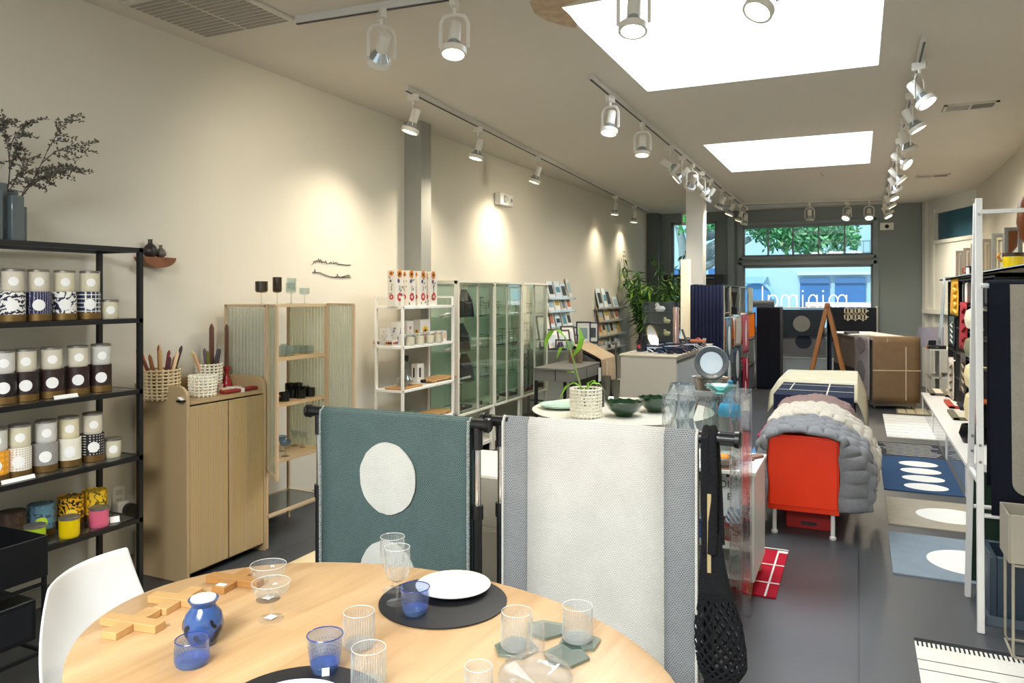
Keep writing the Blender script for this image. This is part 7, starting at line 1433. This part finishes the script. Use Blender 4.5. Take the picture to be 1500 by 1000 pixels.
# ================================================================ garment racks with rugs
def rack(xa, xb, y, zbar, label, cap_left, cap_right, chrome_bottom=.84):
    r = thing('garment_rack', label, 'rack', (xa, y, 0), 0, 'black telescopic racks'); w = xb - xa
    for x in (0, w):
        obj('lower_tube', MB().tube([(x, 0, .06), (x, 0, chrome_bottom)], .0165, 12), BLACKP, r); obj('collar', MB().tube([(x, 0, chrome_bottom - .03), (x, 0, chrome_bottom + .02)], .021, 12), BLACKP, r)
        obj('chrome_tube', MB().tube([(x, 0, chrome_bottom), (x, 0, zbar - .03)], .0125, 12), CHROME, r)
        obj('tee_joint', MB().tube([(x, 0, zbar - .09), (x, 0, zbar)], .0185, 12).tube([(x - .035, 0, zbar), (x + .035, 0, zbar)], .021, 12), BLACKP, r)
        obj('foot_bar', MB().tube([(x, -.22, .035), (x, .22, .035)], .0165, 10), BLACKP, r)
        for yy in (-.2, .2): obj('caster', MB().lathe([(0, -.012), (.022, -.012), (.022, .012), (0, .012)], (x, yy, .022), 14, rot=(0, PI / 2, 0)), BLACKP, r)
    obj('top_bar', MB().tube([(-.03, 0, zbar), (w + .03, 0, zbar)], .015, 12), BLACKP, r)
    for s_, c_ in ((-1, cap_left), (1, cap_right)):
        x0 = -.03 if s_ < 0 else w + .03
        mb = MB()
        pr = [(0, 0), (.016, 0), (.02, .004), (.02, c_), (.026, c_ + .002), (.027, c_ + .016), (.022, c_ + .022), (0, c_ + .022)]
        mb.lathe(pr, (x0, 0, zbar), 24, rot=(0, s_ * PI / 2, 0))
        for k in range(12): a = 2 * PI * k / 12; mb.bar((x0 + s_ * .006, .0205 * math.cos(a), zbar + .0205 * math.sin(a)), (x0 + s_ * c_, .0205 * math.cos(a), zbar + .0205 * math.sin(a)), .004)
        obj('ribbed_cap', mb, BLACKP, r)
    obj('lower_rail', MB().tube([(0, 0, .12), (w, 0, .12)], .012, 8), BLACKP, r)
    return r
RY1, RY2 = 2.40, 2.47
rack(-1.955, -1.245, RY1, 1.15, 'black and chrome rack carrying the green rug with white ovals', .012, .0)
rack(-1.185, -.44, RY2, 1.155, 'black and chrome rack carrying the pale rug with grey borders', .03, .05)
def hung(x0, x1, y, ztop, zf, zb, mats, label, deco, name='hanging_rug', cat='rug'):
    mb = MB(); r_ = .022
    def prof(v):
        L1, L2 = ztop - r_ - zf, PI * r_; L3 = ztop - r_ - zb; s = v * (L1 + L2 + L3)
        if s < L1: return y - r_ , zf + s
        if s < L1 + L2: a = (s - L1) / r_; return y - r_ * math.cos(a), ztop - r_ + r_ * math.sin(a)
        return y + r_, ztop - r_ - (s - L1 - L2)
    deco(mb, prof, x0, x1)
    return tag(obj(name, mb, mats, solid=.005), label, cat)
def d1(mb, prof, x0, x1):
    mb.grid(lambda u, v: (x0 + (x1 - x0) * u,) + (lambda q: (q[0] + .004 * math.sin(5 * u + 9 * v), q[1]))(prof(v)), 12, 60)
    for cz, m_ in ((.925, 1), (.555, 1)):
        n = 44; mb.poly([(-1.61 + .125 * math.cos(2 * PI * i / n) + R.uniform(-.0015, .0015), RY1 - .032, cz + .135 * math.sin(2 * PI * i / n) + R.uniform(-.0015, .0015)) for i in range(n)], 1)
    for xe in (x0, x1): mb.tube([(xe, prof(v / 60)[0] - .003, prof(v / 60)[1]) for v in range(0, 34)], .0035, 5, 2)
GW = weave('rug_green_weave', '394a49', '647774', 105, ratio=.3); WW = weave('rug_white_weave', 'e6e5dc', 'c2c3bc', 100, ratio=.2); EDG = weave('rug_edge_stitch', 'e3e3dc', '4a605f', 120)
hung(-1.93, -1.27, RY1, 1.172, .3, .35, [GW, WW, EDG], 'dark green woven rug with white ovals hanging on the left rack', d1)
LW = weave('rug_pale_weave', 'eceae2', 'c8c5bd', 95, ratio=.3); LG = weave('rug_grey_weave', '575d61', 'a9abaa', 105, ratio=.2)
def d2(mb, prof, x0, x1):
    xs = [x0, x0 + .095, x1 - .105, x1]
    for (a, b__, m_) in ((xs[0], xs[1], 1), (xs[1], xs[2], 0), (xs[2], xs[3], 1)):
        mb.grid(lambda u, v: (a + (b__ - a) * u,) + (lambda q: (q[0] + .004 * math.sin(7 * (a + (b__ - a) * u) + 5 * v), q[1]))(prof(v)), 4, 60, m_)
    for xe in (x0, x1): mb.tube([(xe, prof(v / 60)[0] - .003, prof(v / 60)[1]) for v in range(0, 34)], .0035, 5, 0)
hung(-1.165, -.475, RY2, 1.178, .28, .35, [LW, LG], 'pale ivory woven rug with grey border bands hanging on the right rack', d2)
# black string bag
sb = thing('string_bag', 'black crocheted string bag hanging from the right rack end', 'bag', (-.437, RY2, 1.155))
KN = mat('black_cotton_cord', '0c0d12', .95, var=.3, bump=.8, bscale=120)
obj('strap', MB().tube([(-.004, -.024, -.36), (-.006, -.03, -.12), (-.01, -.026, -.0), (-.01, .0, .028), (-.01, .028, 0), (-.006, .03, -.12), (.0, .02, -.3)], [.019, .017, .0145, .014, .0145, .017, .019], 8), KN, sb)
obj('strap', MB().tube([(.014, -.04, -.36), (.014, -.028, -.12), (.012, -.024, -.0), (.012, .0, .03), (.012, .028, 0), (.018, .03, -.12), (.032, .0, -.34)], [.016, .015, .0135, .013, .0135, .015, .016], 8), KN, sb)
PR = [(-.3, .024, .008), (-.4, .036, .012), (-.5, .05, .02), (-.58, .072, .028), (-.66, .078, .035), (-.72, .076, .04), (-.77, .05, .035), (-.785, .015, .03)]
def bagp(u, v):
    k = v * (len(PR) - 1); i = min(int(k), len(PR) - 2); f_ = k - i; z, r_, cx_ = [PR[i][j] + (PR[i + 1][j] - PR[i][j]) * f_ for j in range(3)]
    a = 2 * PI * u; return (cx_ + r_ * math.cos(a), r_ * .6 * math.sin(a) - .015, z)
nu, nv = 15, 30; mb = MB()
for i in range(nu):
    for s_ in (1, -1): mb.tube([bagp(i / nu + s_ * j * .85 / nv, j / nv) for j in range(nv + 1)], .0042, 5)
obj('net', mb, KN, sb)
obj('base', MB().grid(lambda u, v: bagp(u, .8 + .2 * v), 18, 5), KN, sb, solid=.006)
obj('gathered_top', MB().grid(lambda u, v: bagp(u, .0 + .3 * v), 18, 6), KN, sb, solid=.008)
obj('paper_tag', MB().box((.0, -.046, -.42), (.012, -.044, -.17)), mat('tag_manila', 'b9a277', .7), sb)

# ================================================================ dining table
TC = Vector((-1.114, 1.515, 0)); TA, TB, TH_ = .805, .556, .74
WT = wood('ash_table_top', 'c0986a', 'dab88a', 7, (1.8, .22, 1), .38, plank=4, prot=PI / 2)
dt = thing('dining_table', 'large oval pale wood dining table in the foreground', 'table', TC, rad(-4.8))
def ring(k, z): return [(TA * k * math.cos(2 * PI * i / 96), TB * k * math.sin(2 * PI * i / 96), z) for i in range(96)]
mb = MB(); levels = [(0.96, .712), (.985, .716), (1.0, .727), (.998, .736), (.99, .74)]
for k, z in levels: mb.v += ring(k, z) if k == 1 else [(p[0] * (1), p[1], p[2]) for p in ring(k, z)]
for i in range(len(levels) - 1):
    for j in range(96): mb.f.append([i * 96 + j, i * 96 + (j + 1) % 96, (i + 1) * 96 + (j + 1) % 96, (i + 1) * 96 + j]); mb.m.append(0)
mb.f += [list(range(96))[::-1], [(len(levels) - 1) * 96 + j for j in range(96)]]; mb.m += [0, 0]
obj('tabletop', mb, WT, dt)
for sx, sy in ((1, 1), (1, -1), (-1, 1), (-1, -1)): obj('leg', MB().tube([(sx * .42, sy * .26, .712), (sx * .5, sy * .32, 0)], [.03, .02], 14), WT, dt)
obj('apron', MB().box((-.45, -.28, .66), (.45, -.25, .712)).box((-.45, .25, .66), (.45, .28, .712)), WT, dt)
def tp3(px, py): q = P(px, py, z=TH_); return Vector((q.x, q.y, TH_))
# wooden cross trivets
OK1 = wood('oak_trivet_pale', 'b98e56', 'd9b47c', 7, (.15, 1, 1)); OK2 = wood('oak_trivet_dark', '9a6c38', 'bb8a50', 7, (.15, 1, 1))
def trivet(px, py, ang, label, m, hid=None):
    q = tp3(px, py); o = thing('cross_trivet', label, 'trivet', q, ang, 'wooden cross trivets'); 
    obj('bar', MB().box((-.09, -.019, .0), (.09, .019, .022)), m, o, bevel=.002)
    for a_, b_ in ((-.078, -.0195), (.0195, .078)): obj('crossing_arm', MB().box((-.022, a_, 0), (.022, b_, .02)), m, o, bevel=.002)
    return o
trivet(194, 918, rad(8), 'pale oak cross trivet nearest the left edge of the table', OK1); trivet(262, 884, rad(10), 'oak cross trivet partly behind the blue oil burner', OK1)
o = trivet(344, 855, rad(8), 'darker oak cross trivet beside the coupe glasses', OK2); obj('price_sticker', MB().box((-.014, -.07, .0202), (.014, -.052, .0208)), LABEL, o)
# oil burner
q = tp3(298, 941); ob = thing('oil_burner', 'mottled blue ceramic oil burner with cut out leaves and white bowl', 'oil burner', q)
BLU = mat('reactive_blue_glaze', '34548c', .2, var=.5, scale=22, coat=.5)
prof = [(0, 0), (.03, 0), (.034, .004), (.046, .03), (.049, .05), (.043, .075), (.031, .09), (.028, .096), (.036, .108), (.037, .112), (.033, .112), (.026, .097), (0, .09)]
obj('pot_body', MB().lathe(prof, n=36), BLU, ob)
mb = MB()
def leafcut(az0, z0, r_, tilt):
    pts = []
    for i in range(16):
        a = 2 * PI * i / 16; lx, lz = r_ * .55 * math.cos(a) * abs(math.sin(a / 2)) ** .3, r_ * math.sin(a)
        dx, dz = lx * math.cos(tilt) - lz * math.sin(tilt), lx * math.sin(tilt) + lz * math.cos(tilt)
        z = z0 + dz; rr = None
        for (ra, za), (rb_, zb_) in zip(prof, prof[1:]):
            if za <= z <= zb_ and zb_ > za: rr = ra + (rb_ - ra) * (z - za) / (zb_ - za); break
        rr = (rr or .045) + .0012; an = az0 + dx / rr; pts.append((rr * math.cos(an), rr * math.sin(an), z))
    obj('leaf_opening', MB().poly(pts), BLACKP, ob)
for az0, z0, r_, tl_ in ((-1.66, .045, .017, -.3), (-.98, .026, .017, .7), (-.24, .06, .012, .5), (.06, .03, .022, -.5), (-2.5, .05, .016, .5)): leafcut(az0, z0, r_, tl_)
obj('white_bowl', MB().lathe([(0, .105), (.028, .106), (.0315, .112), (.03, .116), (.024, .114), (0, .113)], n=30), WHITE, ob)
# glasses on the table
BLT = glass('blue_bead_glass', 'e3ebfb', .9, body=.03); BLT2 = glass('blue_bead_base', 'a0c6fa', .9, body=.2); RIMB = mat('cobalt_rim', '27408f', .2, coat=.5); CL2 = glass('ribbed_table_glass', 'fafbfb', .8, body=.04); RIBG = glass('ribbed_fill', 'f6f8f8', .6, body=.16)
def beadglass(px, py, r0, r1, h, label, sticker=False):
    q = tp3(px, py); o = thing('tumbler', label, 'glass', q, 0, 'blue dimpled tumblers')
    obj('body', MB().lathe([(r0, .004), (r1, h), (r1 - .0025, h), (r0 - .003, .016)], n=36), BLT, o)
    obj('base', MB().lathe([(0, 0), (r0 - .004, 0), (r0, .005), (r0 + (r1 - r0) * .28, h * .28), (0, h * .24)], n=36), BLT2, o)
    mb = MB()
    for k in range(6):
        z = h * (.22 + .1 * k); rr = r0 + (r1 - r0) * z / h
        for j in range(30): a = 2 * PI * (j + .5 * (k % 2)) / 30; mb.ball((rr * math.cos(a), rr * math.sin(a), z), .0028 - .0002 * k, 6)
    obj('dimples', mb, BLT, o); obj('rim', MB().tube([((r1 - .001) * math.cos(2 * PI * i / 36), (r1 - .001) * math.sin(2 * PI * i / 36), h) for i in range(36)], .0014, 5, closed=True), RIMB, o)
    if sticker: obj('sticker', MB().obox((r0 * .75, -r0 * .85, .016), (.017, .001, .02), (.15, 0, .7)), LABEL, o)
    return o
beadglass(281, 972, .0375, .0385, .06, 'low wide blue dimpled tumbler in front of the oil burner')
beadglass(476, 984, .029, .042, .088, 'tall blue dimpled tumbler with price sticker on the near placemat', True)
TMAT = TH_ + .006
q = tp3(649, 881); tag(obj('placemat', MB().lathe([(0, 0), (.178, 0), (.182, .002), (.182, .005), (.179, .006), (0, .006)], n=72), mat('black_leather_mat', '15161a', .55, var=.1), loc=q), 'round black placemat with white plate at the far side of the table', 'placemat')
q = tp3(437, 1040); tag(obj('placemat', MB().lathe([(0, 0), (.178, 0), (.182, .002), (.182, .005), (.179, .006), (0, .006)], n=72), mat('black_leather_mat', ''), loc=q), 'round black placemat cut off by the lower edge of the picture', 'placemat')
beadglass(608, 900, .03, .041, .076, 'blue dimpled tumbler standing on the far black placemat')
def plate(px, py, r_, label, rimm, z):
    q = tp3(px, py); q.z = z; o = thing('plate', label, 'plate', q, 0, 'plates on the placemats')
    obj('plate_body', MB().lathe([(0, 0), (r_ * .6, 0), (r_ * .68, .004), (r_ * .97, .014), (r_, .017), (r_ * .96, .0165), (r_ * .66, .007), (0, .0055)], n=64), WHITE, o)
    for k, (a, b__, m_) in enumerate(rimm): obj('rim_line', MB().lathe([(r_ * a, .0173 - (1 - a) * .08), (r_ * b__, .0174 - (1 - b__) * .08)], n=64), m_, o)
    return o
plate(664, 866, .111, 'white dinner plate with thin gold edge on the far black placemat', [(.975, 1.0, mat('gold_line', '9a7f52', .4))], TMAT)
plate(428, 1052, .118, 'white plate with navy and gold rim at the bottom edge of the picture', [(.93, .999, mat('navy_rim', '1c2c6c', .25)), (.88, .905, mat('gold_line', ''))], TMAT)
RIMGLINT = mat('glass_rim_glint', 'eef0f0', .1)  # white rings paint the glint along clear glass rims
def rimring(o, r_, z): obj('rim', MB().tube([(r_ * math.cos(2 * PI * i / 40), r_ * math.sin(2 * PI * i / 40), z) for i in range(40)], .0007, 5, closed=True), RIMGLINT, o)
def wine(px, py, label, z):
    q = tp3(px, py); q.z = z; o = thing('wine_glass', label, 'glass', q, 0, 'stemmed glasses on the table')
    obj('bowl', MB().lathe([(0, .062), (.015, .064), (.03, .074), (.0345, .09), (.036, .12), (.036, .158), (.0345, .158), (.0345, .12), (.033, .09), (.028, .077), (0, .068)], n=40), CL2, o)
    mb = MB()
    for k in range(28): a = 2 * PI * k / 28; mb.tube([(.0355 * math.cos(a), .0355 * math.sin(a), z2) for z2 in (.09, .15)], .0008, 4)
    obj('ribs', mb, RIBG, o); rimring(o, .0352, .158); obj('stem', MB().lathe([(0, 0), (.031, 0), (.031, .002), (.006, .006), (.0035, .015), (.0035, .062), (0, .062)], n=28), CL2, o); return o
wine(582, 886, 'clear ribbed wine glass standing in front on the far placemat', TMAT); wine(575, 867, 'clear ribbed wine glass behind the other on the far placemat', TMAT)
def coupe2(px, py, label):
    q = tp3(px, py); o = thing('coupe_glass', label, 'glass', q, 0, 'coupe glasses on the table')
    obj('bowl', MB().lathe([(0, .068), (.03, .069), (.045, .073), (.0495, .079), (.051, .1), (.0496, .1), (.048, .081), (.044, .076), (0, .0715)], n=44), CL2, o)
    rimring(o, .0503, .1); obj('stem', MB().lathe([(0, 0), (.034, 0), (.034, .002), (.006, .006), (.0032, .014), (.0032, .066), (0, .066)], n=28), CL2, o); obj('sticker', MB().box((-.012, -.012, .0045), (.012, .012, .0055)), LABEL, o); return o
coupe2(393, 877, 'clear coupe glass, the farther of the two on the table'); coupe2(397, 906, 'clear coupe glass, the nearer of the two on the table')
def ribtum(px, py, label, z=TH_, r_=.039, h=.085):
    q = tp3(px, py); q.z = z; o = thing('ribbed_tumbler', label, 'glass', q, 0, 'clear ribbed tumblers')
    obj('body', MB().lathe([(0, 0), (r_ - .002, 0), (r_, .004), (r_, h), (r_ - .0022, h), (r_ - .0026, .012), (0, .01)], n=44), CL2, o)
    mb = MB()
    for k in range(40): a = 2 * PI * k / 40; mb.tube([(r_ * math.cos(a), r_ * math.sin(a), z2) for z2 in (.006, h * .88)], .001, 4)
    obj('ribs', mb, RIBG, o); rimring(o, r_ - .001, h); obj('base', MB().lathe([(0, .002), (r_ - .003, .002), (r_ - .003, .011), (0, .011)], n=30), RIBG, o); return o
ribtum(526, 945, 'clear ribbed tumbler left of the far placemat, the farther of two'); ribtum(540, 1003, 'clear ribbed tumbler at the bottom edge beside the blue one'); ribtum(701, 1033, 'clear ribbed tumbler cut off at the bottom centre', r_=.03)
CG2 = glass('recycled_coaster_glass', 'b9cabd', 1.4, body=.3)
def coaster(px, py, r_, ph, label):
    q = tp3(px, py); pts = [(r_ * k * math.cos(ph + a), r_ * k * math.sin(ph + a)) for a, k in ((0, 1), (1.1, .92), (2.0, 1.05), (3.2, .95), (4.1, 1), (5.2, .98))]
    return tag(obj('coaster', MB().prism(pts, 'z', 0, .008), CG2, bevel=.001, loc=q), label, 'coaster', 'green glass coasters')
coaster(756, 951, .058, .2, 'irregular green glass coaster under the left ribbed tumbler'); coaster(800, 924, .055, 1.0, 'irregular green glass coaster lying between the two ribbed tumblers'); coaster(849, 942, .056, .6, 'irregular green glass coaster under the right ribbed tumbler'); coaster(830, 962, .058, .1, 'bare irregular green glass coaster nearest the carafe')
ribtum(757, 953, 'clear ribbed tumbler on the left glass coaster', TH_ + .008, .0385, .09); ribtum(846, 941, 'clear ribbed tumbler on the right glass coaster', TH_ + .008, .038, .086)
q = tp3(784, 1008); o = thing('carafe', 'clear squat glass carafe with straight neck at the bottom right of the table', 'carafe', q)
obj('body', MB().lathe([(0, 0), (.055, 0), (.08, .014), (.086, .028), (.078, .044), (.05, .06), (.026, .068), (.0205, .08), (.0205, .152), (.0185, .152), (.0185, .08), (.05, .056), (.075, .042), (.082, .028), (0, .01)], n=48), CL2, o)
# white shell chair
ch = thing('shell_chair', 'white moulded shell chair pulled up at the left end of the table', 'chair', (-2.02, 1.49, 0), rad(10)); 
bl_, br_, tl_, tr2 = Vector((-.03, -.30, .46)), Vector((-.03, .30, .46)), Vector((-.08, -.10, .80)), Vector((-.08, .14, .845))
def shell(u, v):
    # v 0..0.45 seat front to back, then up the backrest
    w = .21 + .03 * math.sin(PI * min(1, v * 1.4))
    if v < .5: k = v / .5; x = .42 - .4 * k; z = .455 - .02 * math.sin(PI * k) + .0; w_ = .2 + .03 * k
    else: k = (v - .5) / .5; x = .02 - .1 * math.sin(k * PI / 2); z = .455 + .03 * k + .335 * k ** 1.1 ; w_ = .23 - .085 * k ** 1.6
    y = (u - .5) * 2 * w_; cup = (abs(u - .5) * 2) ** 2
    return (x + cup * .05 * (v > .5), y, z + cup * .035 * (1 if v < .5 else .0) + (.02 * (u - .5) if v > .5 else 0))
obj('shell', MB().grid(shell, 28, 44), mat('white_moulded_plastic', 'f4f3f0', .3, var=.01), ch, solid=.008, sub=1)
obj('seat_pad', MB().prism(rrect(.05, -.17, .4, .17, .06), 'z', .462, .48), mat('seat_pad_blue_grey', '8fa0aa', .9), ch, bevel=.006)
for sx in (.06, .36):
    for sy in (-.15, .15): obj('leg', MB().tube([(sx, sy, .44), (sx + (.05 if sx > .2 else -.05), sy * 1.3, 0)], [.016, .011], 10), mat('pale_beech', 'c9a878', .5), ch)
# black planter box stand at the lower left
bb = thing('black_planter_box', 'black metal planter box on a stand at the lower left corner', 'planter', (-3.36, 1.2, 0)); w_, l_ = .43, .74; z0, z1 = .50, .66; e = .006
mb = MB().box((0, 0, z0), (e, l_, z1)).box((w_ - e, 0, z0), (w_, l_, z1)).box((e, 0, z0), (w_ - e, e, z1)).box((e, l_ - e, z0), (w_ - e, l_, z1)).box((e, e, z0), (w_ - e, l_ - e, z0 + e)); obj('box_body', mb, BLACK, bb, bevel=.002)
for x in (.01, w_ - .01):
    for y in (.01, l_ - .01): obj('leg', MB().bar((x, y, 0), (x, y, z0), .014), BLACK, bb)
obj('lower_drawer', MB().box((.02, .04, .26), (w_ - .012, l_ - .04, .42)), BLACK, bb, bevel=.004); obj('drawer_front', MB().box((w_ - .012, .06, .28), (w_ - .008, l_ - .06, .4)), mat('drawer_black', '17181c', .35), bb)
for y in (.01, l_ - .01): obj('cross_bar', MB().bar((.01, y, .2), (w_ - .01, y, .2), .012), BLACK, bb)
obj('side_bar', MB().bar((w_ - .01, .01, .2), (w_ - .01, l_ - .01, .2), .012).bar((w_ - .01, .01, .47), (w_ - .01, l_ - .01, .47), .012), BLACK, bb); obj('filler', MB().box((.01, .01, z0 + .01), (w_ - .01, l_ - .01, z0 + .05)), mat('dark_filler', '101114', .9), bb)
q = P(8, 795, z=.62); o = thing('white_ornament', 'white lumpy ornament lying in the black planter box', 'ornament', (-3.12, 1.72, .545)); obj('body', MB().ball((0, 0, .025), .03, 14, sz=.8).ball((.04, .02, .03), .022, 12).ball((-.035, .01, .02), .022, 12), WHITE, o)
q = tag(obj('wooden_ring', MB().tube([(.032 * math.cos(a), 0, .04 + .032 * math.sin(a)) for a in [2 * PI * k / 24 for k in range(24)]], .007, 8, closed=True), WLN, loc=(-3.2, 1.64, .55), rz=rad(30)), 'small walnut ring standing in the black planter box', 'ring')
tag(obj('black_storage_tray', MB().prism(rrect(-.16, -.2, .16, .2, .05), 'z', 0, .06), BLACKP, bevel=.01, loc=(-3.05, 2.72, 0)), 'low black tray on the floor in front of the tan cabinet', 'tray')
